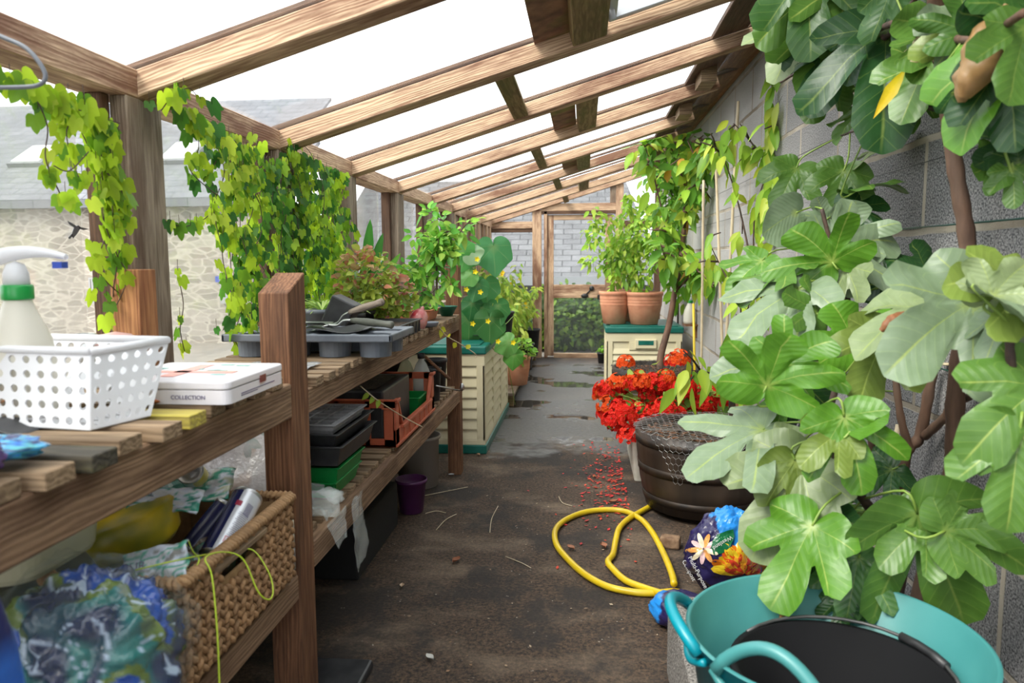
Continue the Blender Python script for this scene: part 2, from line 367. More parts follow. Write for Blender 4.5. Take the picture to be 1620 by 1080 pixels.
def stonemat():
    m = bpy.data.materials.new('rubble_stone_masonry'); m.use_nodes = True; nt = m.node_tree; N = nt.nodes; L = nt.links; b = N['Principled BSDF']
    tc = N.new('ShaderNodeTexCoord'); mp = N.new('ShaderNodeMapping'); mp.inputs['Scale'].default_value = (3., 3., 7.5); L.new(tc.outputs['Object'], mp.inputs[0])
    n0 = N.new('ShaderNodeTexNoise'); n0.inputs['Scale'].default_value = 3; L.new(tc.outputs['Object'], n0.inputs['Vector'])
    va = N.new('ShaderNodeVectorMath'); va.operation = 'MULTIPLY_ADD'; va.inputs[1].default_value = (.5, .5, .5); L.new(n0.outputs['Color'], va.inputs[0]); L.new(mp.outputs[0], va.inputs[2])
    v = N.new('ShaderNodeTexVoronoi'); v.feature = 'DISTANCE_TO_EDGE'; v.inputs['Scale'].default_value = 1.5; L.new(va.outputs[0], v.inputs['Vector'])
    v2 = N.new('ShaderNodeTexVoronoi'); v2.inputs['Scale'].default_value = 1.5; L.new(va.outputs[0], v2.inputs['Vector'])
    r = N.new('ShaderNodeValToRGB'); e = r.color_ramp.elements; e[0].color = (.2, .175, .145, 1); e[1].color = (.36, .32, .27, 1); L.new(v2.outputs['Color'], r.inputs[0])
    r2 = N.new('ShaderNodeValToRGB'); e = r2.color_ramp.elements; e[0].position = .03; e[1].position = .1; e[0].color = (1, 1, 1, 1); e[1].color = (0, 0, 0, 1); L.new(v.outputs[0], r2.inputs[0])
    mx = N.new('ShaderNodeMix'); mx.data_type = 'RGBA'; L.new(r2.outputs[0], mx.inputs[0]); L.new(r.outputs[0], mx.inputs[6]); mx.inputs[7].default_value = (.42, .38, .32, 1); L.new(mx.outputs[2], b.inputs['Base Color'])
    b.inputs['Roughness'].default_value = .9; return m
def tilemat(name, bw, rh, c1, c2, cm, ax=(0, 1), bump=.4):
    m = bpy.data.materials.new(name); m.use_nodes = True; nt = m.node_tree; N = nt.nodes; L = nt.links; b = N['Principled BSDF']
    tc = N.new('ShaderNodeTexCoord'); br = N.new('ShaderNodeTexBrick'); L.new(tc.outputs['Object'], br.inputs['Vector'])
    br.inputs['Scale'].default_value = 1; br.inputs['Brick Width'].default_value = bw; br.inputs['Row Height'].default_value = rh; br.inputs['Mortar Size'].default_value = rh*.05
    br.inputs['Color1'].default_value = (*c1, 1); br.inputs['Color2'].default_value = (*c2, 1); br.inputs['Mortar'].default_value = (*cm, 1)
    n = N.new('ShaderNodeTexNoise'); n.inputs['Scale'].default_value = 3; L.new(tc.outputs['Object'], n.inputs['Vector'])
    mx = N.new('ShaderNodeMix'); mx.data_type = 'RGBA'; mx.blend_type = 'OVERLAY'; mx.inputs[0].default_value = .35; L.new(br.outputs[0], mx.inputs[6]); L.new(n.outputs[0], mx.inputs[7])
    L.new(mx.outputs[2], b.inputs['Base Color']); b.inputs['Roughness'].default_value = .8
    bp = N.new('ShaderNodeBump'); bp.inputs['Strength'].default_value = bump; bp.inputs['Distance'].default_value = -.01; L.new(br.outputs['Fac'], bp.inputs['Height']); L.new(bp.outputs[0], b.inputs['Normal'])
    return m
def dirtyglass(name, clear, dirt, amt, rough=.1, scale=3, refl=.5):
    m = bpy.data.materials.new(name); m.use_nodes = True; nt = m.node_tree; N = nt.nodes; L = nt.links; out = N['Material Output']; N.remove(N['Principled BSDF'])
    tr = N.new('ShaderNodeBsdfTransparent'); tr.inputs[0].default_value = (*clear, 1)
    df = N.new('ShaderNodeBsdfDiffuse'); df.inputs[0].default_value = (*dirt, 1); tl = N.new('ShaderNodeBsdfTranslucent'); tl.inputs[0].default_value = (*dirt, 1)
    d = N.new('ShaderNodeMixShader'); d.inputs[0].default_value = .7; L.new(df.outputs[0], d.inputs[1]); L.new(tl.outputs[0], d.inputs[2])
    n = N.new('ShaderNodeTexNoise'); n.inputs['Scale'].default_value = scale; n.inputs['Detail'].default_value = 8; n.inputs['Roughness'].default_value = .7
    tc = N.new('ShaderNodeTexCoord'); L.new(tc.outputs['Object'], n.inputs['Vector'])
    mr = N.new('ShaderNodeMapRange'); mr.inputs[1].default_value = .3; mr.inputs[2].default_value = .75; mr.inputs[3].default_value = amt*.5; mr.inputs[4].default_value = amt*1.5; L.new(n.outputs[0], mr.inputs[0])
    a = N.new('ShaderNodeMixShader'); L.new(mr.outputs[0], a.inputs[0]); L.new(tr.outputs[0], a.inputs[1]); L.new(d.outputs[0], a.inputs[2])
    gl = N.new('ShaderNodeBsdfGlossy'); gl.inputs['Roughness'].default_value = rough; fr = N.new('ShaderNodeFresnel'); fr.inputs[0].default_value = 1.45
    f2 = N.new('ShaderNodeMath'); f2.operation = 'MULTIPLY'; f2.inputs[1].default_value = refl; L.new(fr.outputs[0], f2.inputs[0])
    z = N.new('ShaderNodeMixShader'); L.new(f2.outputs[0], z.inputs[0]); L.new(a.outputs[0], z.inputs[1]); L.new(gl.outputs[0], z.inputs[2]); L.new(z.outputs[0], out.inputs[0])
    return m
G_roof = dirtyglass('roof_glass', (.97, .98, .98), (.7, .7, .7), .02, refl=.12)
G_side = dirtyglass('dusty_side_glass', (.97, .98, .97), (.9, .9, .88), .05, refl=.3)
G_end = dirtyglass('end_wall_glass', (.97, .98, .98), (.8, .8, .78), .03, refl=.3)
def sbox(name, a, b, m):
    q = MB(); q.box(a, b); return struct(q.build(name, m))
sbox('floor', (-1.3, YB, -.12), (XW+.12, YE+.06, 0), floormat())
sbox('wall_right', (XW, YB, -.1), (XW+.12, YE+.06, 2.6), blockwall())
M_board = woodmat('dark_low_boarding', (.05, .035, .025), (.16, .115, .08), (.03, .03, .02), .5, 60)
sbox('wall_left', (XL-.11, YB, 0), (XL-.03, YE, .80), M_board)
# left framing: sill, eaves beam, uprights, panes
GX = XL-.055
tn = [0]
def trim(p0, p1, wd, ht, m, up=(0, 0, 1), **k):
    tn[0] += 1; return struct(beam('trim_%d' % tn[0], p0, p1, wd, ht, m, up=up, **k))
trim((XL-.06, YB, .825), (XL-.06, YE, .825), .12, .05, W_post)
EZ = 1.568
trim((XL-.05, YB, EZ+.035), (XL-.05, 6.35, EZ+.035), .10, .07, W_roof)
ups = [-.95, -.05, .9, 1.75, 2.65, 3.43, 4.39, 5.30, 6.2]
for y in ups:
    trim((XL-.022, y+.075, .85), (XL-.022, y+.075, EZ), .15, .045, W_post, up=(1, 0, 0))
    trim((GX-.01, y-.02, .85), (GX-.01, y-.02, EZ), .035, .05, W_dark, up=(1, 0, 0))
wn = [0]
def pane(a, b, m):
    wn[0] += 1; return sbox('window_%d' % wn[0], a, b, m)
for i, y in enumerate(ups[:-1]):
    pane((GX-.052, y+.15, .85), (GX-.048, ups[i+1]-.04, EZ), G_side)
# vertical boards between the last panes and the end wall
trim((XL-.03, 6.35, EZ+.06), (XL-.03, YE, EZ+.06), .05, .13, W_roof)
y = 6.36
k = 0
while y < 8.95:
    trim((XL-.04, y+.15, .85), (XL-.04, y+.15, EZ), .30, .03, W_post, up=(1, 0, 0)); trim((XL-.015, y+.02, .85), (XL-.015, y+.02, EZ), .04, .03, W_roof, up=(1, 0, 0)); y += .31
# rafters
RM = .30
RX1 = .745
ry = [-.05, .9, 1.80, 2.67, 3.52, 4.42, 5.40, 6.25, 7.15, 8.05]
def rz(x): return EZ+.005+RM*(x-XL)
rn = Vector((-RM, 0, 1)).normalized()
for y in ry:
    trim(Vector((XL-.03, y+.045, rz(XL-.03)))+rn*.032, Vector((RX1+.01, y+.045, rz(RX1)+.003))+rn*.032, .09, .062, W_roof, up=rn)
    trim(Vector((XL-.05, y+.045, rz(XL-.05)))+rn*.083, Vector((XW, y+.045, rz(XW)))+rn*.079, .05, .014, W_dark, up=rn)
trim(Vector((XL-.05, YE-.05, rz(XL-.05)+.03))+rn*.04, Vector((XW, YE-.05, rz(XW)+.03))+rn*.04, .09, .08, W_roof, up=rn)
# noggins
def nog(x, y0, y1, wd, m=W_green, th=.05):
    trim(Vector((x, y0, rz(x)))+rn*(.03), Vector((x, y1, rz(x)))+rn*(.03), wd, th, m, up=rn)
nog(-.285, 2.76, 3.52, .07); nog(-.285, 4.51, 5.40, .06); nog(-.23, 6.34, 7.15, .06); nog(-.2, 8.14, 9.0, .06)
nog(.02, 1.89, 2.67, .12); nog(.02, 3.61, 4.42, .10); nog(.0, 5.49, 6.25, .10); nog(0, 7.24, 8.05, .1)
# plate along the wall, soffit boards
trim((.82, YB, 2.285), (.82, YE, 2.285), .155, .11, W_red)
trim((.725, YB, 2.29), (.725, YE, 2.29), .03, .16, W_dark)
for i, y in enumerate(ry[:-1]):
    a, b = y+.09, ry[i+1]
    c = .655
    trim(Vector((c, a, rz(c)))+rn*.075, Vector((c, b, rz(c)))+rn*.075, .16, .02, W_dark, up=rn)
# pale spacer blocks
for y0 in (3.62, 5.55, 2.77):
    b = MB(); b.box((.56, y0+.55, rz(.56)+.0), (.62, y0+.8, rz(.56)+.11)); 
# roof glass
q = MB()
for i in range(len(ry)):
    y0 = ry[i]+.07; y1 = (ry[i+1] if i+1 < len(ry) else YE)+.02
    if i == 2: pass
    vs = []
    for x in (XL-.12, XW):
        for y in (y0, y1):
            p = Vector((x, y, rz(x)))+rn*.068; vs += [p, p+rn*.004]
    q.add(vs, [(0, 2, 3, 1), (4, 5, 7, 6), (0, 1, 5, 4), (2, 6, 7, 3), (0, 4, 6, 2), (1, 3, 7, 5)])
struct(q.build('ceiling', G_roof))
# end wall, everything on the plane y = YE
def ez(py): return at(900, py, Y=YE).z
def ex(px): return at(px, 450, Y=YE).x
def evert(px0, px1, z0, z1, dy=0, m=W_roof, dp=.07):
    x0, x1 = ex(px0), ex(px1); return trim(((x0+x1)/2, YE-.03+dy, z0), ((x0+x1)/2, YE-.03+dy, z1), dp, x1-x0, m, up=(1, 0, 0))
def ehor(px0, px1, py0, py1, dy=0, m=W_roof, dp=.07):
    z0, z1 = ez(py1), ez(py0); return trim((ex(px0), YE-.03+dy, (z0+z1)/2), (ex(px1), YE-.03+dy, (z0+z1)/2), dp, z1-z0, m)
def etop(px): return rz(ex(px))+.035
evert(765, 776, 0, etop(770))
evert(843, 857, 0, etop(850)); evert(861, 866, 0, ez(334), m=W_roof)
evert(973, 985, 0, etop(979)); evert(1034, 1046, 0, etop(1040), m=W_dark); evert(964, 973, ez(322), etop(968), m=W_post)
ehor(776, 843, 350, 361); ehor(776, 843, 361, 367, dy=-.01, m=W_dark, dp=.03)
ehor(857, 973, 322, 334); ehor(857, 973, 334, 339, dy=-.02, m=W_dark, dp=.03); ehor(985, 1034, 350, 361, m=W_dark)
ehor(776, 843, 520, 534); ehor(985, 1034, 520, 534)
sbox('wall_end', (ex(766), YE-.02, 0), (ex(843), YE+.02, ez(534)), M_board)
sbox('wall_end', (ex(985), YE-.02, 0), (ex(1034), YE+.02, ez(534)), M_board)
g = .01
wn[0] += 1
def ptri(px0, px1, z0):
    wn[0] += 1
    q = MB(); x0, x1 = ex(px0), ex(px1); vs = [(x0, YE+g, z0), (x1, YE+g, z0), (x1, YE+g, rz(x1)+.04), (x0, YE+g, rz(x0)+.04)]
    vs += [(a, b+.004, c) for a, b, c in vs]
    q.add(vs, [(0, 1, 2, 3), (7, 6, 5, 4), (0, 4, 5, 1), (1, 5, 6, 2), (2, 6, 7, 3), (3, 7, 4, 0)]); struct(q.build('window_%d' % wn[0], G_end))
pane((ex(776), YE+g, ez(520)), (ex(843), YE+g+.004, ez(361)), G_end); ptri(776, 843, ez(350)); ptri(866, 964, ez(322))
pane((ex(985), YE+g, ez(520)), (ex(1034), YE+g+.004, ez(361)), G_end); ptri(985, 1034, ez(350))
# door
door = bpy.data.objects.new('door_1', None); C.objects.link(door); door.location = (ex(866), YE, 0); struct(door)
door.matrix_basis = Matrix.Translation((ex(866), YE, 0))
def dbeam(n, *a, **k): return beam(n, *a, parent=door, **k)
zt, zb = ez(340), .02
for a, b in ((866, 876), (957, 968)):
    dbeam('stile', ((ex(a)+ex(b))/2, YE-.02, zb), ((ex(a)+ex(b))/2, YE-.02, zt), .04, ex(b)-ex(a), W_roof, up=(1, 0, 0))
for a, b in ((340, 348), (450, 471), (558, 570)):
    dbeam('door_rail', (ex(876), YE-.02, (ez(a)+ez(b))/2), (ex(957), YE-.02, (ez(a)+ez(b))/2), .04, ez(a)-ez(b), W_roof)
for a, b in ((348, 450), (471, 558)):
    q = MB(); q.box((ex(876), YE-.022, ez(b)), (ex(957), YE-.018, ez(a))); q.build('glass_pane', G_end, door)
M_black = mat('black_iron', (.015, .015, .015), rough=.5)
q = MB(); a = at(925, 468, Y=YE-.05); b = at(936, 456, Y=YE-.05)
q.tube([a, b], .008, 6); q.blob(a, (.045, .015, .03)); q.blob(b, (.03, .015, .03)); q.build('latch', M_black, door)
q = MB(); q.box(at(945, 474, Y=YE-.06), at(952, 466, Y=YE-.03)); q.build('bolt', M_black, door)
# ================================================================ OUTSIDE
M_ground = mat('outside_gravel', (.15, .14, .12), (.22, .2, .17), scale=6, rough=.95)
q = MB(); q.box((-30, -12, -.2), (-1.35, 45, -.06)); q.box((-1.35, 9.2, -.2), (30, 45, -.06)); o = q.build('ground', M_ground); struct(o)
M_slate = tilemat('grey_slates', .35, .2, (.12, .125, .14), (.15, .155, .17), (.07, .075, .085))
M_shing = tilemat('pale_shingles', .30, .19, (.085, .085, .09), (.125, .125, .13), (.03, .03, .033), bump=.8)
M_stone = stonemat()
M_white = mat('white_paint', (.75, .75, .74), rough=.4)
M_darkwin = mat('dark_glazing', (.04, .045, .05), rough=.1)
hs = thing('barn', (-9, 11, 0), 'long rubble stone barn with a grey slate roof seen through the left panes', 'building')
q = MB(); q.box((-18, 11, -.06), (-5.0, 14, 2.15)); q.build('stone_wall', M_stone, hs)
def slopeplane(name, x0, x1, y0, z0, y1, z1, m, parent, th=.06):
    L_ = math.hypot(y1-y0, z1-z0); M = frame3((1, 0, 0), (0, y1-y0, z1-z0), (x0, y0, z0))
    me = bpy.data.meshes.new(name); bm = bmesh.new(); bmesh.ops.create_cube(bm, size=1)
    for v in bm.verts: v.co = Vector(((v.co.x+.5)*(x1-x0), (v.co.y+.5)*L_, v.co.z*th))
    bm.to_mesh(me); bm.free(); me.materials.append(m); return link(name, me, parent, M), M
rf, RMx = slopeplane('slate_roof', -18.2, -4.8, 10.85, 2.10, 14.4, 4.25, M_slate, hs)
q = MB(); q.box((-18.2, 10.83, 2.0), (-4.8, 10.9, 2.12)); q.build('gutter', M_slate, hs)
for px in (62, 292, 470):
    a = at(px, 262, Y=12.2); s = a.x; t = 1.55
    q = MB(); q.box((s+18.2-.3, t-.35, .02), (s+18.2+.3, t+.4, .1), M=RMx); f = q.build('roof_window', M_slate, hs)
    q = MB(); q.box((s+18.2-.24, t-.3, .1), (s+18.2+.24, t+.34, .12), M=RMx); q.build('pane', M_white, f)
q = MB()
for px in (150, 356):
    a = at(px, 445, Y=10.98); q = MB(); q.box((a.x-.05, 10.9, .55), (a.x+.07, 10.99, .95)); q.build('wall_vent', mat('weathered_grey', (.3, .3, .3)), hs)
sh = thing('shed', (-1, 13, 0), 'low shed with a pale shingle roof behind the end door', 'building')
q = MB(); q.box((-4.2, 12.2, -.06), (2.2, 16, .95)); q.build('shed_wall', mat('dark_shed_boards', (.06, .06, .06), (.1, .1, .1), scale=5), sh)
sr_, _m = slopeplane('shingle_roof', -4.4, 1.25, 11.9, .86, 15.3, 2.74, M_shing, sh)
for v in sr_.data.vertices:
    if v.co.x > 3 and v.co.y > 1: v.co.x -= .45
q = MB(); q.box((-4.4, 11.86, .78), (1.35, 11.9, .92)); q.build('fascia', mat('grey_fascia', (.2, .21, .22)), sh)
# ================================================================ THE SLATTED BENCH
BX = -.667
bn = thing('slatted_bench', (-.87, 2.4, 0), 'long two-tier brown timber bench with slatted tops along the glazed side', 'bench')
def post(x0, x1, y0, y1, z, m, slope=0):
    o = beam('post', ((x0+x1)/2, (y0+y1)/2, 0), ((x0+x1)/2, (y0+y1)/2, z), y1-y0, x1-x0, m, bn, up=(1, 0, 0), bev=.002)
    if slope:
        for v in o.data.vertices:
            if v.co.x > 0:
                wy = (o.matrix_basis @ v.co).y + chain(bn).translation.y; v.co.x += -slope*(1-(wy-y0)/(y1-y0))
    return o
post(-.738, BX, 1.655, 1.76, 1.145, W_bench, .045)
post(-.738, BX, 4.0, 4.08, 1.148, W_bench)
post(-1.076, -1.006, 1.63, 1.7, 1.155, W_orange)
post(-1.076, -1.006, 4.0, 4.08, 1.1, W_orange)
post(-.738, BX, -.6, -.5, 1.1, W_bench); post(-1.076, -1.006, -.6, -.5, 1.1, W_bench)
for (y0, y1, zt, hh, m) in ((-.5, 1.655, .893, .08, W_rail), (1.76, 4.0, .863, .062, W_rail)):
    beam('rail', (BX-.022, y0, zt-hh/2), (BX-.022, y1, zt-hh/2), .044, hh, m, bn)
    beam('rail', (-1.04, y0, zt-hh/2), (-1.04, y1, zt-hh/2), .04, hh, m, bn)
for (y0, y1, zt, hh, m) in ((-.5, 1.655, .438, .062, W_rail), (1.76, 4.0, .478, .07, W_rail)):
    beam('rail', (BX-.022, y0, zt-hh/2), (BX-.022, y1, zt-hh/2), .044, hh, m, bn)
    beam('rail', (-1.04, y0, zt-hh/2), (-1.04, y1, zt-hh/2), .04, hh, m, bn)
def slat(y, z, x1, m, x0=-1.08, wd=.052, th=.023):
    beam('slat', (x0, y+wd/2, z+th/2), (x1, y+wd/2, z+th/2), wd, th, m, bn, bev=.0015)
for y, dx, m in ((.46, 0, W_slat), (.58, 0, W_slat), (.69, -.01, W_slat), (.762, -.005, W_slat), (.835, .012, W_slat), (.915, .018, W_slatd), (1.0, .002, W_slat), (1.085, .018, W_slat), (1.175, .012, W_slaty), (1.27, 0, W_slat), (1.36, 0, W_slat), (1.45, 0, W_slat), (1.54, 0, W_slat)):
    slat(y, .893, -.662+dx, m, wd=.056, th=.024)
y = 1.79; k = 0
while y < 3.93:
    slat(y, .863, -.652+R.uniform(-.01, .006), W_slat, x0=-1.08+R.uniform(-.005, .005)); y += .079
y = 1.80
while y < 3.95: slat(y, .478, -.69, W_slat, th=.02, wd=.05); y += .085
y = .3
while y < 1.6: slat(y, .438, -.69, W_slat, th=.02, wd=.05); y += .1
ZN, ZF, SN, SF = .917, .886, .458, .498      # resting heights: near top, far top, near shelf, far shelf
# ---------------------------------------------------------------- materials for the clutter
M_whitepl = mat('white_plastic', (.82, .82, .84), rough=.35, transl=.25)
M_bottle = mat('cream_bottle_plastic', (.8, .77, .68), rough=.3, transl=.35)
M_green = mat('green_plastic', (.01, .28, .05), rough=.3)
M_blue = mat('blue_plastic', (.01, .05, .38), rough=.3)
M_grey = mat('grey_pot_plastic', (.10, .115, .14), (.15, .165, .19), scale=20, rough=.5)
M_greyl = mat('pale_grey_tray_plastic', (.2, .2, .21), (.3, .3, .31), scale=30, rough=.6)
M_blackpl = mat('black_tray_plastic', (.012, .012, .014), (.03, .03, .032), scale=25, rough=.45)
M_terra = mat('terracotta', (.50, .20, .11), (.62, .29, .17), (.45, .3, .2), scale=14, rough=.75, c3amt=.3)
M_soil = mat('potting_soil', (.025, .017, .012), (.09, .06, .04), scale=90, rough=.95, bump=1, bscale=120)
M_tin = mat('white_tin', (.80, .77, .80), rough=.25, spec=.6)
M_ink = mat('purple_grey_print', (.12, .10, .2), rough=.6)
M_redprint = mat('faded_red_print', (.75, .35, .3), rough=.4)
M_tealprint = mat('faded_teal_print', (.25, .5, .45), rough=.4)
M_brownlatch = mat('brown_label', (.2, .05, .04), rough=.4)
M_orangew = mat('orange_brown_card', (.45, .14, .04), rough=.5)
M_metal = mat('dull_steel', (.5, .5, .5), metal=1, rough=.35)
M_crate = mat('orange_red_crate_plastic', (.34, .06, .025), (.5, .12, .05), scale=12, rough=.5)
M_clear = mat('clear_polythene', (.75, .8, .78), rough=.12, glass=.8)
# ---- perforated white basket
A = at(143, 683, Z=ZN); B = at(238, 660, Z=ZN); A2 = at(143, 560, Z=1.03); B2 = at(266, 541, Z=1.03)
rd = Vector((B2.x-A2.x, B2.y-A2.y, 0)).normalized(); ld = Vector((-rd.y, rd.x, 0))
if ld.x > 0: ld = -ld
def basketwall(q, a, b, a2, b2, nu, nv):
    for i in range(nu):
        for j in range(nv):
            def P(u, v):
                u = (i+u)/nu; v = (j+v)/nv; return (a*(1-u)+b*u)*(1-v)+(a2*(1-u)+b2*u)*v
            k = 12; vs = [P(*p) for p in ((0, 0), (1/3, 0), (2/3, 0), (1, 0), (1, 1/3), (1, 2/3), (1, 1), (2/3, 1), (1/3, 1), (0, 1), (0, 2/3), (0, 1/3))]
            for t in range(k):
                ang = -PI*.75+2*PI*t/k; vs.append(P(.5+.27*math.cos(ang), .5+.27*math.sin(ang)))
            q.add(vs, [(t, (t+1) % k, k+(t+1) % k, k+t) for t in range(k)])
bk = thing('plastic_basket', (A+ld*.15+rd*.08), 'white plastic basket with rows of round holes on the bench top', 'basket')
L1 = .30
q = MB(); zz = Vector((0, 0, .003))
bot = [A, B, B+ld*(L1-.03), A+ld*(L1-.03)]; top = [A2, B2, B2+ld*L1, A2+ld*L1]
bot = [p+zz for p in bot]
basketwall(q, bot[3], bot[0], top[3], top[0], 11, 5); basketwall(q, bot[0], bot[1], top[0], top[1], 6, 5)
basketwall(q, bot[1], bot[2], top[1], top[2], 11, 5); basketwall(q, bot[2], bot[3], top[2], top[3], 6, 5)
basketwall(q, bot[0], bot[1], bot[3], bot[2], 5, 8)
q.build('mesh_side', M_whitepl, bk, solid=.0025)
q = MB()
for i in range(4):
    a, b = top[i], top[(i+1) % 4]; q.tube([a+Vector((0, 0, .004)), b+Vector((0, 0, .004))], .0065, 8)
q.build('rim', M_whitepl, bk)
# ---- spray bottle in the basket
def spray_bottle(loc, label, h=.26, r=.045, s=1, rz=0):
    t = thing('spray_bottle', loc, label, 'bottle', rz=rz); x, y, z = loc; M = chain(t)
    q = MB(); q.lathe([(0, 0), (r*.95, 0), (r, .02*s), (r, h*.3), (r*.86, h*.46), (r*.55, h*.6), (r*.4, h*.68), (r*.38, h*.72)], 28, M); q.build('body', M_bottle, t)
    q = MB(); q.lathe([(r*.44, h*.69), (r*.46, h*.7), (r*.46, h*.77), (r*.42, h*.78), (0, h*.78)], 28, M); q.build('collar', M_green, t)
    q = MB(); q.lathe([(r*.38, h*.775), (r*.36, h*.85), (r*.26, h*.9), (0, h*.92)], 20, M)
    q.grid(lambda u, v: M @ Vector((-.06+.14*u, (.016-.008*u)*math.cos(2*PI*v)*s, h*.9+.012*math.sin(2*PI*v)*(1.4-u)+.02*math.sin(PI*u*.8))), 8, 12)
    q.build('trigger_head', M_whitepl, t)
    q = MB(); q.box((.062*s, -.011, h*.875), (.077*s, .011, h*.915), M=M); q.build('nozzle', M_blue, t)
    return t
p = at(28, 470, Y=1.16); spray_bottle((p.x, p.y, ZN+.004), 'cream spray bottle with a green collar standing in the white basket', h=.275, r=.052, rz=.2)
# ---- white tin box
a = at(362, 641, Z=ZN); x1, y0 = a.x, a.y; x0, y1 = x1-.25, y0+.25
tb = thing('tin_box', ((x0+x1)/2, (y0+y1)/2, ZN), 'flat white tin box with a faded printed lid beside the brown bench post', 'box')
def rbox(q, x0, x1, y0, y1, z0, z1, r, col=(1, 1, 1), n=5, tap=0):
    pts = []
    for cx, cy, a0 in ((x1-r, y0+r, -90), (x1-r, y1-r, 0), (x0+r, y1-r, 90), (x0+r, y0+r, 180)):
        for i in range(n+1): an = math.radians(a0+90*i/n); pts.append((cx+r*math.cos(an), cy+r*math.sin(an)))
    k = len(pts); cx, cy = (x0+x1)/2, (y0+y1)/2
    vs = [(x+(cx-x)*tap, y+(cy-y)*tap, z0) for x, y in pts]+[(x, y, z1) for x, y in pts]
    q.add(vs, [tuple(range(k))[::-1], tuple(range(k, 2*k))]+[(i, (i+1) % k, k+(i+1) % k, k+i) for i in range(k)], col, smooth=False)
q = MB(); rbox(q, x0, x1, y0, y1, ZN, ZN+.026, .016); q.build('base', M_tin, tb, bevel=.001)
q = MB(); rbox(q, x0-.001, x1+.001, y0-.001, y1+.001, ZN+.027, ZN+.042, .016); lid = q.build('lid', M_tin, tb, bevel=.003)
q = MB(); zt = ZN+.0424
q.box((x0+.02, y0+.10, zt), (x1-.04, y0+.125, zt+.0006)); q.box((x0+.09, y0+.05, zt), (x0+.12, y0+.21, zt+.0006)); q.build('printed_cross', M_redprint, lid)
q = MB()
for i in range(9):
    u, v = R.uniform(.1, .9)*.24, R.uniform(.1, .9)*.24; q.box((x0+u-.015, y0+v-.006, zt), (x0+u+.012, y0+v+.004, zt+.0005))
q.build('printed_picture', M_tealprint, lid)
q = MB(); q.box((x1+.0005, y0+.13, ZN+.02), (x1+.003, y0+.155, ZN+.034)); q.build('catch', M_brownlatch, tb)
words('COLLECTION', .0105, M_ink, frame3((1, 0, 0), (0, 0, 1), (x1-.075, y0-.0008, ZN+.013)), 'lettering', tb, label='dark capital letters')
q = MB()
for i in range(2): q.box((x1+.0003, y0+.05, ZN+.012-.004*i), (x1+.0008, y0+.12+.08*(1-i), ZN+.0135-.004*i))
q.build('small_print', M_ink, tb)
# ---- small things around the basket
q = MB(); a = at(243, 640, Z=ZN)
q.tube([a+Vector((-.03, 0, .006)), a+Vector((0, .0, .006))], .006, 6); q.tube([a+Vector((0, 0, .006)), a+Vector((.012, .0, .006))], [.006, .001], 6)
tag(q.build('marker_pencil', M_orangew), 'orange brown pencil stub lying against the white tin box', 'pencil')
a = at(183, 541, Y=1.5)
t = thing('lidded_pot', (a.x, a.y, ZN), 'small pot with a dusky pink lid behind the white basket', 'pot')
q = MB(); q.lathe([(0, ZN), (.035, ZN), (.042, 1.0), (0, 1.0)], 24, Matrix.Translation((a.x, a.y, 0))); q.build('body', M_bottle, t)
q = MB(); q.lathe([(.046, 1.0), (.046, 1.008), (.03, 1.02), (0, 1.026)], 24, Matrix.Translation((a.x, a.y, 0))); q.build('lid', mat('dusky_pink_plastic', (.5, .3, .28), rough=.3), t)
a = at(142, 530, Y=1.5); q = MB(); q.lathe([(.0, ZN), (.02, ZN), (.022, 1.02), (.016, 1.022), (.015, 1.0), (0, 1.0)], 20, Matrix.Translation((a.x-.01, a.y, 0)))
tag(q.build('tin_can', M_metal), 'small open tin behind the white basket, left of the pink lid', 'can')
def crumple(q, c, r, seed=0, amp=.25, fr=3., nu=26, nv=18, col=None, M=None, flat=0, cr=0):
    c = Vector(c); r = Vector(r); off = Vector((seed*3.1, seed*1.7, seed*5.3))
    def f(u, v):
        a = 2*PI*u; b = PI*v; d = Vector((math.sin(b)*math.cos(a), math.sin(b)*math.sin(a), math.cos(b)))
        k = 1+amp*noise.noise(d*fr*.5+off)+amp*.55*(abs(noise.noise(d*fr+off))*2-.5)+amp*.3*(abs(noise.noise(d*fr*2.3+off))*2-.5)
        if cr:
            for o_, f_ in ((1, 2.2), (.6, 4.5), (.35, 9)): k += cr*o_*(.35-min(1, 3*abs(noise.noise(d*f_+off+noise.noise_vector(d*2)*.4))))
        p = Vector((d.x*r.x, d.y*r.y, d.z*r.z))*k
        if M is not None: p = M @ p
        p = c+p
        if flat is not None and p.z < flat: p.z = flat
        return p
    q.grid(f, nu, nv, col=col if col else (1, 1, 1), closeu=True)
def tone(cols, seed, fr=3):
    def g(u, v):
        a = 2*PI*u; b = PI*v; d = Vector((math.sin(b)*math.cos(a), math.sin(b)*math.sin(a), math.cos(b)))
        k = noise.noise(d*fr+Vector((seed, 0, 0)))*.5+.5; k = min(.999, max(0, (k-.25)*2)); return cols[int(k*len(cols))]
    return g
M_foil = mat('printed_film', (1, 1, 1), col=True, rough=.22, spec=.7, bump=.6, bscale=40)
M_sack = mat('printed_sack', (1, 1, 1), col=True, rough=.28, spec=.5, bump=.5, bscale=22)
M_cloth = mat('woven_sack_cloth', (.6, .58, .58), (.72, .7, .7), scale=60, rough=.85, bump=.5, bscale=30)
BL, NV, WH, YG, GN, TL = (.02, .12, .5), (.01, .02, .12), (.6, .65, .75), (.3, .38, .05), (.03, .12, .08), (.05, .35, .4)
q = MB(); crumple(q, at(30, 712, Y=.86)+Vector((-.03, 0, -.0)), (.055, .05, .014), 3, .3, 4, col=tone([BL, TL, (.03, .3, .6), NV], 2), flat=ZN+.001)
tag(q.build('crumpled_film', M_foil), 'blue crumpled plastic film lying on the bench slats at the left edge', 'packet')
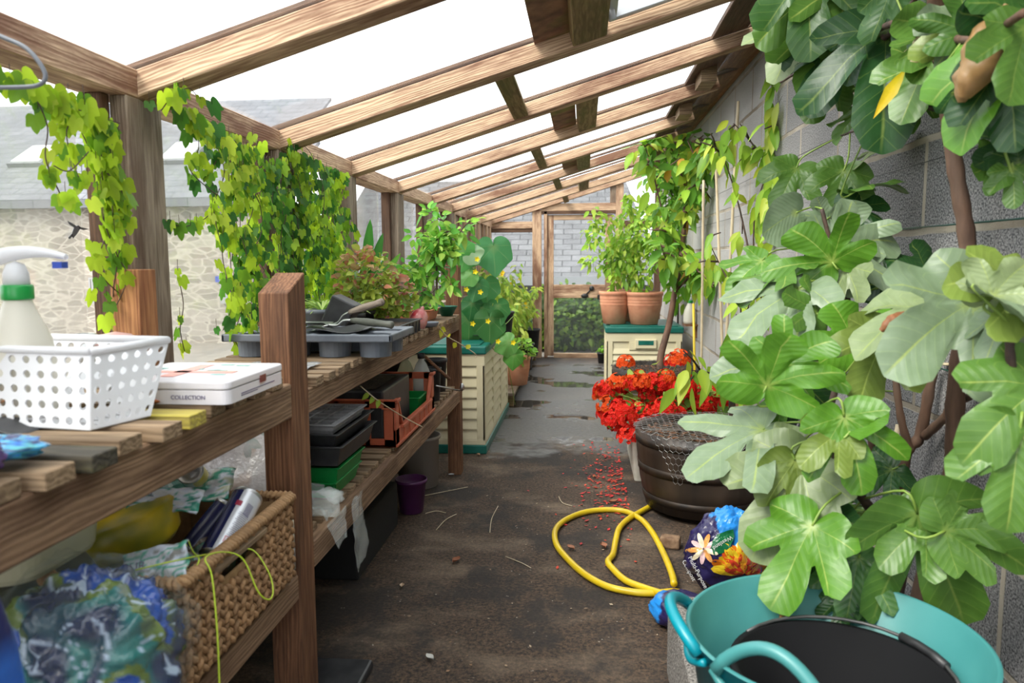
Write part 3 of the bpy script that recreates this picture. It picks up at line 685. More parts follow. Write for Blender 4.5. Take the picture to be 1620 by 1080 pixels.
q = MB(); crumple(q, at(0, 738, Y=.80)+Vector((-.03, 0, .01)), (.03, .03, .02), 5, .3, 4, col=(.12, .06, .25), flat=ZN+.001)
tag(q.build('rag', M_foil), 'purple rag at the left edge of the bench', 'rag')
q = MB(); a = at(20, 680, Z=ZN)
q.grid(lambda u, v: a+Vector((-.06+.1*u, -.03+.06*v, .004+.006*math.sin(u*5)+.004*v)), 8, 5); tag(q.build('plastic_sheet', M_blackpl, solid=.002), 'black plastic sheet under the front of the white basket', 'sheet')
q = MB(); a = at(14, 650, Z=ZN+.015)
q.grid(lambda u, v: a+Vector((-.05+.07*u, -.03+.035*v, .004+.02*u*u+.006*v)), 8, 5); tag(q.build('orange_wrapper', mat('orange_film', (.6, .2, .03), rough=.2), solid=.001), 'orange wrapper curling in front of the white basket', 'wrapper')
# ---- six/eight cell tray with tools
t = thing('pot_tray', (-.81, 2.29, ZF), 'grey eight-cell pot tray behind the near bench post', 'tray')
q = MB(); X0, X1, Y0, Y1, zr = -1.065, -.56, 2.14, 2.42, .955
nx, ny = 4, 2
for i in range(nx):
    for j in range(ny):
        cx = X0+.06+(X1-X0-.12)*i/(nx-1); cy = Y0+.07+(Y1-Y0-.14)*j; hx = (X1-X0)/nx/2; hy = (Y1-Y0)/ny/2; k = 24
        cxx = X0+(i+.5)*(X1-X0)/nx; cyy = Y0+(j+.5)*(Y1-Y0)/ny
        ring = []; sq = []
        for s_i in range(k):
            an = 2*PI*s_i/k; ring.append((cxx+.049*math.cos(an), cyy+.052*math.sin(an), zr-.004))
            m_ = max(abs(math.cos(an))/hx, abs(math.sin(an))/hy); sq.append((cxx+math.cos(an)/m_, cyy+math.sin(an)/m_, zr))
        low = [(cxx+(x-cxx)*.93, cyy+(y-cyy)*.93, ZF+.002) for x, y, z in ring]
        q.add(sq+ring+low, [(a_, (a_+1) % k, k+(a_+1) % k, k+a_) for a_ in range(k)]+[(k+a_, k+(a_+1) % k, 2*k+(a_+1) % k, 2*k+a_) for a_ in range(k)]+[tuple(range(2*k, 3*k))], smooth=False)
q.build('cell', M_grey, t, solid=.002)
q = MB(); ring = [(X0, Y0), (X1, Y0), (X1, Y1), (X0, Y1)]
for i in range(4):
    a, b = ring[i], ring[(i+1) % 4]; q.box((min(a[0], b[0])-.006, min(a[1], b[1])-.006, zr-.02), (max(a[0], b[0])+.006, max(a[1], b[1])+.006, zr+.003))
q.build('rim', M_grey, t, bevel=.004)
W_handle = woodmat('weathered_grey_handle', (.12, .09, .07), (.36, .29, .23), (.1, .08, .06), .4, 120)
def tool(name, pa, pb, r, m, head, label, blade):
    d = (pb-pa).normalized(); t = thing(name, pa, label, 'tool')
    Ms = frame3(d, (0, 0, 1), (pa+pb)/2); Ln = (pb-pa).length
    me = MB(); me.tube([Vector((-Ln/2, 0, 0)), Vector((-Ln*.42, 0, 0)), Vector((-Ln*.1, 0, 0)), Vector((Ln*.3, 0, 0)), Vector((Ln*.47, 0, 0)), Vector((Ln*.5, 0, 0))], [r*.6, r*.8, r*1.1, r*.9, r*1.05, r*.5], 12)
    o = me.build('handle', m, None, origin=(0, 0, 0)); o.parent = t; o.matrix_basis = chain(t).inverted() @ Ms
    q = MB(); h = [pa, pa-d*.03+Vector((0, 0, -.004)), pa-d*.055+Vector((0, 0, -.02)), pa-d*.09+Vector((0, 0, -.022))]; q.tube(smooth_path(h), .0045, 8)
    if blade == 'fork':
        e = h[-1]; sd_ = d.cross(Vector((0, 0, 1))).normalized()
        for k in (-1, 0, 1): q.tube(smooth_path([e, e-d*.02+sd_*.018*k, e-d*.1+sd_*.02*k+Vector((0, 0, -.006))]), [.004]*12+[.002], 6)
    else:
        e = h[-1]; sd_ = d.cross(Vector((0, 0, 1))).normalized()
        q.grid(lambda u, v: e-d*(.13*u)+sd_*((v-.5)*.06*math.sin(PI*min(1, u*.75+.25))**.7)+Vector((0, 0, .03*(v-.5)**2-.01*u)), 8, 6)
    q.build(head, M_metal, t)
tool('hand_fork', at(553, 497, Y=2.30)+Vector((0, 0, .006)), at(606, 480, Y=2.22)+Vector((0, 0, .006)), .011, W_handle, 'tines', 'hand fork with a weathered wooden handle lying on the grey pot tray', 'fork')
tool('hand_trowel', at(556, 508, Y=2.22)+Vector((0, 0, .003)), at(622, 514, Y=2.16), .011, mat('dark_grip', (.05, .055, .04), (.1, .1, .08), scale=20, rough=.5), 'blade', 'hand trowel with a dark rounded handle at the front of the grey pot tray', 'trowel')
def tray(name, x0, x1, y0, y1, z0, z1, m, label=None, cat='tray', tap=.06, rim=.008, parent=None, group=None, fill=None):
    q = MB()
    for (a, b, za, zb) in ((0, 0, z0, z1),):
        cx, cy = (x0+x1)/2, (y0+y1)/2
        def rg(s_, z, e=0): return [(cx+(x0-e-cx)*s_, cy+(y0-e-cy)*s_, z), (cx+(x1+e-cx)*s_, cy+(y0-e-cy)*s_, z), (cx+(x1+e-cx)*s_, cy+(y1+e-cy)*s_, z), (cx+(x0-e-cx)*s_, cy+(y1+e-cy)*s_, z)]
        vs = rg(1-tap, z0)+rg(1, z1-.004)+rg(1, z1-.004, rim)+rg(1, z1, rim)+rg(1, z1, -.003)+rg(1-tap, z0+.004, -.003)
        fs = [(3, 2, 1, 0)]
        for k in range(5):
            for i in range(4): fs.append((k*4+i, k*4+(i+1) % 4, (k+1)*4+(i+1) % 4, (k+1)*4+i))
        fs.append((20, 21, 22, 23)); q.add(vs, fs)
        # ribs
    o = q.build(name, m, parent, bevel=.002)
    if label: tag(o, label, cat, group)
    return o
# black tray with ribs + soil, tilted square pot, seed sheet
q = MB(); a = at(545, 495, Y=2.52)
M = Matrix.Translation(a+Vector((-.015, .02, -.0))) @ Matrix.Rotation(.45, 4, 'Y')
for s_ in (1,):
    q.box((-.045, -.045, -.05), (.045, .045, .05), M=M)
o = q.build('square_pot', M_blackpl, bevel=.006); tag(o, 'black square pot tipped over behind the tool handles', 'pot')
q = MB(); q.grid(lambda u, v: Vector((-.86+.21*u, 2.20+.2*v, zr+.007+.006*math.sin(u*7+v*3))), 10, 8); tag(q.build('plastic_sheet', M_blackpl, solid=.0015), 'black plastic sheet and wires lying across the grey pot tray', 'sheet')
q = MB(); q.grid(lambda u, v: Vector((-.92+.20*u, 1.84+.17*v, ZF+.006+.005*noise.noise(Vector((u*5, v*5, 0))))), 14, 10); tag(q.build('plastic_sheet', mat('translucent_grey_film', (.5, .5, .5), rough=.2, glass=.3), solid=.001), 'crinkled translucent film lying on the bench slats under the grey tray', 'sheet')
def ribbed(x0, x1, y0, y1, z0, z1, label):
    t = thing('seed_tray', ((x0+x1)/2, (y0+y1)/2, z0), label, 'tray')
    tray('tray_shell', x0, x1, y0, y1, z0, z1, M_blackpl, parent=t)
    q = MB()
    for i in range(9):
        x = x0+.01+(x1-x0-.02)*i/8; q.box((x-.003, y0-.002, z0+.004), (x+.003, y0+.006, z1-.006))
    for i in range(7):
        y = y0+.012+(y1-y0-.024)*i/6; q.box((x1-.006, y-.003, z0+.004), (x1+.002, y+.003, z1-.006))
    q.build('rib', M_blackpl, t)
    q = MB(); q.grid(lambda u, v: Vector((x0+.008+(x1-x0-.016)*u, y0+.008+(y1-y0-.016)*v, z1-.014+.004*noise.noise(Vector((u*9, v*9, 1))))), 14, 14); q.build('compost', M_soil, t)
ribbed(-.83, -.655, 2.62, 2.98, ZF+.001, ZF+.055, 'black ribbed seed tray at the front edge of the bench behind the trowel')
def pot(loc, r, h, m, label, name='plant_pot', cat='pot', rim=.016, rings=0, group=None, soil=True, n=36, tap=.72):
    t = thing(name, loc, label, cat, group); M = chain(t)
    pr = [(r*tap*.9, 0), (r*tap, .004)]
    if rings:
        pr += [(r*.9, h*.55)]
        for k in range(rings): z = h*(.58+.09*k); pr += [(r*(.915+.012*k), z), (r*(.935+.012*k), z+.006), (r*(.92+.012*k), z+.012)]
        pr += [(r*.955, h-rim*1.6), (r, h-rim*1.3), (r, h), (r*.93, h), (r*.9, h*.85), (0, h*.85)]
    else: pr += [(r*.92, h-rim), (r, h-rim), (r, h), (r*.94, h), (r*.9, h*.86), (0, h*.86)]
    q = MB(); q.lathe(pr, n, M); q.build('pot_body', m, t)
    if soil:
        q = MB(); q.grid(lambda u, v: M @ Vector((r*.9*v*math.cos(2*PI*u), r*.9*v*math.sin(2*PI*u), h*.88+.006*noise.noise(Vector((u*9, v*7, r))))), 20, 5, closeu=True); q.build('soil', M_soil, t)
    return t
# dome, saucer
a = at(656, 492, Y=3.05); t = thing('dome_cap', (a.x, a.y, ZF), 'red translucent dome cap with a knob on the bench top', 'cap')
M = Matrix.Translation((a.x, a.y, ZF)) @ Matrix.Rotation(.35, 4, 'Y')
q = MB(); q.lathe([(.036, .02), (.038, .045), (.033, .07), (.02, .088), (.008, .094), (.006, .104), (0, .106)], 24, M); q.build('cap', mat('red_translucent_plastic', (.5, .04, .06), (.85, .5, .45), scale=18, rough=.2, transl=.3), t)
q = MB(); q.lathe([(0, .0), (.02, .0), (.036, .021), (0, .021)], 20, Matrix.Translation((a.x, a.y, ZF))); q.build('base', M_grey, t)
a = at(678, 492, Y=3.2); q = MB(); q.lathe([(0, 0), (.035, 0), (.045, .018), (.042, .02), (.033, .005), (0, .005)], 24, Matrix.Translation((a.x, a.y, ZF+.003))); tag(q.build('saucer', M_grey), 'grey saucer beside the red dome cap', 'saucer')
# terracotta trough
t = thing('window_trough', (-.86, 3.62, ZF), 'terracotta coloured trough at the far end of the bench top', 'planter')
tray('trough_body', -1.0, -.72, 3.5, 3.72, ZF+.001, ZF+.055, mat('orange_terracotta_plastic', (.55, .2, .1), rough=.5), parent=t, tap=.1)
q = MB(); q.box((-.99, 3.51, ZF+.04), (-.73, 3.71, ZF+.046)); q.build('soil', M_soil, t)
a = at(706, 478, Y=3.85); q = MB(); q.lathe([(0, 0), (.03, 0), (.055, .05), (.058, .05), (.055, .045), (.03, .01), (0, .01)], 28, Matrix.Translation((a.x, 3.86, ZF+.002)), col=(1, 1, 1))
tag(q.build('bowl', mat('dark_green_plastic', (.01, .12, .07), rough=.35)), 'dark green bowl behind the far bench post', 'bowl')
# ---------------------------------------------------------------- far lower shelf
M_greentray = mat('bright_green_tray_plastic', (.01, .28, .06), rough=.3, transl=.3)
for i, (z0, z1, dx) in enumerate(((SF+.002, SF+.05, 0), (SF+.03, SF+.095, .012))):
    tray('seed_tray', -.95, -.70+dx, 2.02, 2.26, z0+.001*i, z1, M_greentray, ['lower bright green seed tray on the far shelf, bottom of its stack', 'upper bright green seed tray just under the black trays'][i], tap=.08)
for i, (z0, z1, dx) in enumerate(((SF+.105, SF+.165, .0), (SF+.155, SF+.20, -.01))):
    tray('seed_tray', -1.0, -.665+dx, 1.98, 2.32, z0, z1, M_blackpl, ['lower black seed tray resting on the green trays', 'upper black seed tray under the pale module tray'][i], tap=.09)
t = thing('module_tray', (-.85, 2.15, SF+.2), 'pale grey module tray with square cells, topmost of the stack on the lower shelf', 'tray')
tray('tray_shell', -.99, -.69, 2.0, 2.3, SF+.19, SF+.222, M_greyl, parent=t)
q = MB()
for i in range(7): x = -.985+.29*i/6; q.box((x-.004, 2.003, SF+.205), (x+.004, 2.297, SF+.222))
for i in range(7): y = 2.005+.29*i/6; q.box((-.987, y-.004, SF+.205), (-.693, y+.004, SF+.2215))
q.build('divider', M_greyl, t)
# orange crate
cx0, cx1, cy0, cy1, cz0, cz1 = -1.0, -.672, 2.62, 3.32, SF+.002, SF+.175
t = thing('bread_crate', ((cx0+cx1)/2, (cy0+cy1)/2, cz0), 'orange red plastic crate with a cut-down side on the lower shelf', 'crate')
q = MB()
def bar(a, b): q.box((min(a[0], b[0]), min(a[1], b[1]), min(a[2], b[2])), (max(a[0], b[0]), max(a[1], b[1]), max(a[2], b[2])))
th = .012
bar((cx0, cy0, cz0), (cx1, cy1, cz0+.01))
for yy in (cy0, cy1-th):       # ends: frame with uprights
    bar((cx0, yy, cz1-.03), (cx1, yy+th, cz1)); bar((cx0, yy, cz0), (cx1, yy+th, cz0+.03))
    for x in (cx0, cx0+.1, cx1-.115, cx1-.045): bar((x, yy, cz0), (x+.04 if x > cx1-.06 else x+.02, yy+th, cz1))
bar((cx0, cy0, cz0), (cx0+th, cy1, cz1))
bar((cx1-th, cy0, cz0), (cx1, cy1, cz0+.065)); bar((cx1-th, cy0, cz0), (cx1, cy0+.05, cz1)); bar((cx1-th, cy1-.05, cz0), (cx1, cy1, cz1))
bar((cx1-.002, cy0-.004, cz1-.01), (cx1+.008, cy0+.05, cz1+.002)); bar((cx1-.002, cy1-.05, cz1-.01), (cx1+.008, cy1+.004, cz1+.002))
bar((cx1-.002, cy0+.08, cz0+.055), (cx1+.01, cy1-.08, cz0+.067)); bar((cx1-.002, cy0, cz0), (cx1+.006, cy1, cz0+.01))
for s_, ya in ((1, cy0+.05), (-1, cy1-.05)):
    a0 = Vector((cx1-th/2, ya-.01*s_, cz1-.01)); b0 = Vector((cx1-th/2, ya+.06*s_, cz0+.06)); q.tube([a0, b0], .011, 4)
for k in range(6): y = cy0+.12+k*.09; bar((cx1-.002, y, cz0+.01), (cx1+.004, y+.006, cz0+.06))
for x in (cx0, cx1-.05): bar((x, cy0-.006, cz1-.034), (x+.05, cy0, cz1-.028))
bar((cx0, cy0-.006, cz1-.004), (cx1+.008, cy0, cz1+.004))
q.build('crate_frame', M_crate, t, bevel=.002)
q = MB(); M = Matrix.Translation((-.85, 2.87, cz0+.012)) @ Matrix.Rotation(.0, 4, 'Z')
q.box((-.125, -.22, 0), (.125, .2, .19), M=M); o = q.build('black_tub', M_blackpl, bevel=.008); tag(o, 'large black lidded tub with crumbs of soil inside the orange crate', 'tub')
q = MB(); q.grid(lambda u, v: Vector((-.96+.2*u, 2.68+.34*v, cz0+.2035+.004*max(0, noise.noise(Vector((u*7, v*7, 3)))))), 20, 20); q.build('spilt_soil', M_soil, o)
tray('berry_punnet', -.86, -.70, 3.12, 3.29, cz0+.012, cz0+.09, M_greentray, 'small green punnet in the far end of the orange crate', 'punnet')
def bottle(px, py, Y, r, h, label, m, liquid=None):
    a = at(px, py, Y=Y); q = MB(); t = thing('soda_bottle', (a.x, Y, SF), label, 'bottle')
    M = chain(t); q.lathe([(0, 0), (r, .004), (r, h*.55), (r*.95, h*.68), (r*.6, h*.84), (r*.3, h*.92), (r*.3, h)], 20, M); q.build('body', m, t)
    q = MB(); q.lathe([(r*.42, h-.012), (r*.42, h+.012), (0, h+.014)], 14, M); q.build('cap', M_blackpl, t)
bottle(642, 600, 3.42, .042, .235, 'yellowish plastic bottle behind the orange crate', mat('yellowish_bottle', (.5, .48, .3), rough=.15, glass=.3))
bottle(667, 600, 3.42, .042, .235, 'clear plastic bottle behind the orange crate', mat('clear_bottle', (.5, .52, .5), rough=.1, glass=.35))
for i, (px, Y, r, h, lb) in enumerate(((700, 3.56, .052, .16, 'black square-shouldered pot at the far end of the lower shelf'), (622, 3.55, .05, .2, 'black pot behind the yellowish bottle'), (690, 3.82, .06, .17, 'black pot beside the far bench post on the lower shelf'))):
    a = at(px, 600, Y=Y); pot((min(a.x, -.735), Y, SF), r, h, M_blackpl, lb, tap=.8)
q = MB(); a = at(705, 612, Y=3.5); q.tube(smooth_path([at(672, 570, Y=3.46)+Vector((0, 0, .02)), at(695, 585, Y=3.46), at(712, 600, Y=3.48)]), .008, 6); tag(q.build('dead_stem', W_bench), 'short brown dead stem poking from the pots on the lower shelf', 'stem')
q = MB(); q.tube([at(690, 610, Y=3.45), at(728, 618, Y=3.6)], .004, 6); q.blob(at(731, 612, Y=3.6), (.012, .012, .02)); tag(q.build('spray_wand', M_metal), 'thin metal wand leaning out from the lower shelf at the far post', 'wand')
# draped polythene
def drape(pts, nu, nv, label, m=M_clear, seed=0, amp=.02, name='polythene_bag'):
    q = MB(); P = [Vector(p) for p in pts]
    def f(u, v):
        p = (P[0]*(1-u)+P[1]*u)*(1-v)+(P[3]*(1-u)+P[2]*u)*v
        n_ = noise.noise_vector(Vector((u*3+seed, v*3, seed)))*amp+noise.noise_vector(Vector((u*9+seed, v*9, seed)))*amp*.4; return p+n_
    q.grid(f, nu, nv); return tag(q.build(name, m, solid=.0008), label, 'bag')
drape([(-.93, 1.80, SF+.03), (-.66, 1.85, SF+.02), (-.655, 1.98, SF+.03), (-.93, 2.0, SF+.09)], 20, 20, 'clear crumpled polythene on the front corner of the lower shelf', seed=1, amp=.05)
drape([(-.655, 1.82, SF+.0), (-.655, 1.98, SF+.0), (-.64, 1.93, SF-.07), (-.64, 1.86, SF-.08)], 10, 10, 'clear polythene flap hanging over the lower shelf rail', seed=4, amp=.006)
drape([(-.65, 2.03, SF+.0), (-.65, 2.12, SF+.0), (-.64, 2.13, SF-.2), (-.64, 2.0, SF-.2)], 10, 14, 'long clear polythene strip hanging from the lower shelf rail', seed=7, amp=.012)
# under the bench
a = at(668, 745, Z=0); pot((-.80, 3.38, 0), .075, .16, mat('purple_pot_plastic', (.09, .02, .09), rough=.4), 'purple plant pot on the floor under the bench', soil=False)
t = pot((-.86, 3.8, 0), .12, .27, mat('stone_grey_bucket', (.3, .27, .24), rough=.6), 'stone grey bucket under the far end of the bench', name='bucket', cat='bucket', tap=.85, soil=False)
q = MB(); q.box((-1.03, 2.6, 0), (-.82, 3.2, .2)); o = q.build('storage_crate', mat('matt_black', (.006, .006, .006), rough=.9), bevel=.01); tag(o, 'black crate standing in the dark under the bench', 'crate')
q = MB(); q.box((-.80, 1.86, 0), (-.60, 2.02, .03)); o = q.build('tray_lid', M_blackpl, bevel=.008); tag(o, 'black flat lid on the floor behind the near bench post', 'lid')
# ---------------------------------------------------------------- near shelf
def basket_weave():
    x0, x1, y0, y1, z0, z1 = -.90, -.655, 1.13, 1.60, SN+.002, SN+.185
    t = thing('wicker_basket', ((x0+x1)/2, (y0+y1)/2, SN), 'woven rope basket with wooden side handles on the lower shelf', 'basket')
    M_rope = mat('straw_rope', (1, 1, 1), col=True, rough=.7, bump=.5, bscale=160)
    def wall(p0, p1, nrm, hole=False):
        q = MB(); d = Vector(p1)-Vector(p0); Ln = d.length; d.normalize(); n = int(Ln/.0165); rows = 11
        for i in range(n):
            for j in range(rows):
                u = (i+.5)/n; zc = z0+(z1-z0)*(j+.5)/rows
                if hole and .27 < u < .62 and j in (7, 8, 9): continue
                c = Vector(p0)+d*(Ln*u)+Vector((0, 0, zc-Vector(p0).z))+Vector(nrm)*(.0015*(1 if (i+j) % 2 else -1))
                sg = 1 if i % 2 else -1
                M = frame3(d, Vector((0, 0, 1)), (0, 0, 0)).to_3x3() @ Matrix.Rotation(sg*.62, 3, 'Z')
                k = R.uniform(.7, 1.1)
                q.blob(c, (.0065, .0135, .0075), M=M, nu=6, nv=4, col=(.34*k, .19*k, .085*k))
        for z in (z1,):
            nn = int(Ln/.011)
            for i in range(nn):
                c = Vector(p0)+d*(Ln*(i+.5)/nn); c.z = z+.003
                M = frame3(d, Vector((0, 0, 1)), (0, 0, 0)).to_3x3() @ Matrix.Rotation(.55, 3, 'Z') @ Matrix.Rotation(.3, 3, 'X'); k = R.uniform(.75, 1.1)
                q.blob(c, (.0075, .0125, .015), M=M, nu=6, nv=4, col=(.38*k, .22*k, .1*k))
        return q
    ps = [((x1, y0, z0), (x1, y1, z0), (1, 0, 0), True), ((x1, y1, z0), (x0, y1, z0), (0, 1, 0), False), ((x0, y1, z0), (x0, y0, z0), (-1, 0, 0), False), ((x0, y0, z0), (x1, y0, z0), (0, -1, 0), False)]
    for a, b, c, h in ps: wall(a, b, c, h).build('woven_side', M_rope, t)
    q = MB(); q.box((x0, y0, z0-.001), (x1, y1, z0+.006)); q.build('woven_base', mat('straw_base', (.3, .18, .08), (.42, .26, .12), scale=50, rough=.8), t)
    yl = y1-y0
    beam('handle', (x1, y0+yl*.22, z1-.02), (x1, y0+yl*.68, z1-.02), .02, .02, W_slat, t, bev=.006)
    # lining shadow box: inner straw wall so nothing shows through
    q = MB(); q.box((x0+.006, y0+.006, z0+.004), (x0+.009, y1-.006, z1-.01)); q.box((x0+.006, y1-.009, z0+.004), (x1-.006, y1-.006, z1-.01)); q.box((x0+.006, y0+.006, z0+.004), (x1-.006, y0+.009, z1-.01)); q.box((x1-.009, y0+.006, z0+.004), (x1-.006, y1-.006, z1-.055)); q.build('lining', MATS['straw_base'], t)
    return t
basket_weave()
M_can = mat('white_can_paint', (.62, .63, .66), rough=.28, metal=.3); M_navy = mat('navy_can_paint', (.012, .014, .06), rough=.25)
def aerosol(pa, pb, r, label, spin=0, txt=False, m1=None, m2=None):
    d = (pb-pa); Ln = d.length; M = frame3(d.orthogonal(), d.cross(d.orthogonal()), pa) @ Matrix.Rotation(spin, 4, 'Z'); t = thing('spray_can', pa, label, 'can')
    cam_d = M.to_3x3().inverted() @ ((O-(pa+pb)/2).normalized()); ac = math.atan2(cam_d.y, cam_d.x); ld_ = M.to_3x3().inverted() @ (-rr); al = math.atan2(ld_.y, ld_.x)
    sgn = 1 if math.sin(al-ac) > 0 else -1
    q = MB(); n = 36
    vs = []; 
    for z in (0.004, Ln-.006):
        for j in range(n): vs.append(M @ Vector((r*math.cos(2*PI*j/n), r*math.sin(2*PI*j/n), z)))
    k = len(q.v); q.add(vs, []); 
    for j in range(n): q.f.append([j, (j+1) % n, n+(j+1) % n, n+j]); q.m.append(1 if math.sin(2*PI*(j+.5)/n-(ac+sgn*.45))*sgn > 0 else 0); q.smooth.append(True)
    q.build('can_body', [m1 or M_can, m2 or M_navy], t)
    q = MB(); q.lathe([(0, -.001), (r*.9, -.001), (r*1.02, .003), (r*.99, .006)], n, M); q.build('rim', M_metal, t); q = MB(); q.lathe([(r*.99, Ln-.008), (r*1.04, Ln-.004), (r*1.02, Ln), (r*.9, Ln-.002), (r*.6, Ln+.004), (0, Ln+.006)], n, M); q.build('rim', M_metal, t)
    if txt:
        txt = ac-sgn*.35
        def on(an, z, w_, h_, nm, mm):
            q = MB(); q.grid(lambda u, v: M @ Vector(((r+.0006)*math.cos(an+w_*(u-.5)/r), (r+.0006)*math.sin(an+w_*(u-.5)/r), z+h_*(v-.5))), 5, 1, smooth=True); return q.build(nm, mm, t)
        for k in range(9): on(txt+.1, Ln*.78-.0032*k, .014, .0016, 'barcode', M_ink)
        for k in range(16): on(txt, Ln*.62-.0042*k, .022+.004*math.sin(k*2.1), .0008, 'small_print', M_ink)
        on(txt-.65, Ln*.74, .012, .012, 'round_badge', mat('badge_red', (.3, .02, .05), rough=.4))
        on(txt-.2, Ln*.2, .014, .014, 'warning_mark', mat('warning_red', (.5, .05, .06), rough=.4)); on(txt-.2, Ln*.2, .011, .011, 'warning_mark', M_can).location
    return t
pa = at(338, 885, Y=1.33); pb = at(392, 785, Y=1.46)
aerosol(pa, pb, .031, 'white and navy spray can standing tilted in the rope basket', spin=.0, txt=3.9)
aerosol(at(300, 875, Y=1.42), at(360, 800, Y=1.50), .028, 'navy spray can half hidden behind the white and navy one', m1=M_navy)
M_yel = mat('yellow_can', (.65, .5, .04), (.7, .6, .3), scale=20, rough=.3)
aerosol(at(330, 778, Y=1.62), at(300, 745, Y=1.50), .027, 'yellow topped clear tube tilted under the bench rail', m1=M_yel, m2=M_can)
a = at(457, 905, Y=1.63); M = Matrix.Translation((a.x-.0, 1.625, SN))
t = thing('food_tin', (a.x, 1.625, SN), 'patterned cream tin wedged between the rope basket and the bench post', 'can')
q = MB(); q.lathe([(0, 0), (.026, 0), (.026, .115), (.022, .12), (0, .12)], 24, Matrix.Translation((-.69, 1.628, SN+.001))); q.build('tin_body', mat('cream_pattern', (.55, .5, .38), (.05, .04, .03), scale=55, rough=.4, detail=1), t)
q = MB(); q.lathe([(.0263, 0), (.0266, .055), (.0263, .06)], 24, Matrix.Translation((-.69, 1.628, SN+.003))); q.build('label_band', M_can, t)
# packets
def packet(c, w_, h_, rx, ry, rz_, cols, label, seed, txt=None, cat='packet', name='seed_packet'):
    M = Matrix.Translation(c) @ Matrix.Rotation(rz_, 4, 'Z') @ Matrix.Rotation(ry, 4, 'Y') @ Matrix.Rotation(rx, 4, 'X')
    q = MB()
    def f(u, v):
        n_ = noise.noise(Vector((u*3+seed, v*3, 0)))*.014+abs(noise.noise(Vector((u*8+seed, v*8, 3))))*.008
        return M @ Vector(((u-.5)*w_, (v-.5)*h_, n_))
    def cc(u, v):
        k = noise.noise(Vector((u*3.5+seed, v*5, 7)))*.5+.5; k = min(.999, max(0, (k-.25)*2)); return cols[int(k*len(cols))]
    q.grid(f, 22, 16, col=cc); o = q.build(name, M_foil, origin=Vector(c), solid=.004); tag(o, label, cat)
    if txt: words(txt, h_*.3, M_ink, M @ Matrix.Translation((-w_*.2, 0, .016)), 'lettering', o)
    return o
GR, SIL = (.05, .3, .22), (.6, .62, .64)
packet(at(262, 790, Y=1.32), .13, .05, .7, .1, .15, [SIL, WH, GR, SIL, WH], 'white and green foil packet with lettering above the rope basket', 1, 'AL')
packet(at(300, 770, Y=1.52), .18, .09, .5, -.05, .2, [SIL, GR, WH, (.4, .42, .3)], 'folded silver and green packet lying behind the spray cans', 2)
packet(at(245, 897, Y=1.16), .11, .07, .8, -.2, .2, [SIL, (.08, .35, .25), WH, (.3, .3, .28)], 'green printed foil packet between the blue bag and the rope basket', 8, 'UR')
packet(at(285, 905, Y=1.27), .09, .08, .6, .3, .1, [(.03, .15, .1), (.12, .06, .04), GN], 'dark green netting packet inside the rope basket', 12)
q = MB(); crumple(q, (-.78, 1.4, SN+.075), (.085, .15, .07), 21, .3, 4, col=tone([(.06, .04, .03), (.12, .08, .05), GN], 3), flat=SN+.01); tag(q.build('stuffing_net', M_foil), 'dark brown netting filling the bottom of the rope basket', 'net')
# dark green dome bottle, cream tub, yellow tub
q = MB(); crumple(q, at(285, 772, Y=1.55), (.07, .06, .035), 4, .15, 3, col=(.01, .12, .08), flat=None); tag(q.build('green_pouch', M_foil), 'dark green pouch wedged under the bench rail', 'pouch')
def tub(c, rx_, ry_, h, m, label, tilt=0, rz_=0):
    M = Matrix.Translation(c) @ Matrix.Rotation(rz_, 4, 'Z') @ Matrix.Rotation(tilt, 4, 'Y'); q = MB()
    q.lathe([(0, 0), (.8, .0), (.88, .06*h/.1*.1), (1.0, h*.95), (1.05, h*.96), (1.05, h), (.97, h), (.85, .01), (0, .01)], 40, M @ Matrix.Diagonal((rx_, ry_, 1, 1)))
    o = q.build('storage_tub', m); return tag(o, label, 'tub')
a = at(140, 885, Y=1.27); 
q = MB(); rbox(q, -.99, -.775, .94, 1.15, .71, .80, .05, tap=.1, n=8); o = q.build('storage_tub', mat('cream_tub_plastic', (.55, .53, .36), rough=.35, transl=.2), bevel=.012); tag(o, 'cream plastic tub tucked right under the bench rail', 'tub')
M_ytub = mat('yellow_green_tub', (.6, .42, .01), (.12, .17, .02), (.65, .48, .02), scale=12, rough=.35, detail=2)
q = MB(); M = Matrix.Translation(at(222, 850, Y=1.30)+Vector((-.02, .0, -.02))) @ Matrix.Rotation(.5, 4, 'Z') @ Matrix.Rotation(-.25, 4, 'Y')
q.lathe([(0, 0), (.082, 0), (.095, .015), (.1, .07), (.094, .075), (0, .078)], 40, M); tag(q.build('round_container', M_ytub), 'round yellow container smeared with green behind the rope basket', 'tub')
# support pile below the tubs (a folded dark sack) 
q = MB(); crumple(q, (-.93, 1.27, SN+.12), (.09, .2, .12), 31, .25, 3, col=tone([(.05, .055, .04), (.1, .1, .06), (.03, .04, .05)], 9), flat=SN+.001); tag(q.build('folded_sack', M_sack), 'dark folded sack filling the shelf behind the rope basket', 'sack')
# white sack behind the post
packet(at(368, 765, Y=1.78)+Vector((-.0, .0, .0)), .22, .26, 1.15, .0, .25, [(.62, .58, .58), (.68, .65, .65), (.6, .5, .45)], 'white woven sack propped behind the near bench post', 15, name='woven_sack', cat='sack')
q = MB(); crumple(q, (-.87, 1.9, SN+.17), (.13, .09, .15), 33, .25, 3, col=tone([(.5, .5, .5), (.3, .42, .38), (.6, .6, .58)], 5), flat=SN+.024); tag(q.build('polythene_bag', M_sack), 'greenish white stuffed polythene bag behind the near bench post', 'bag')
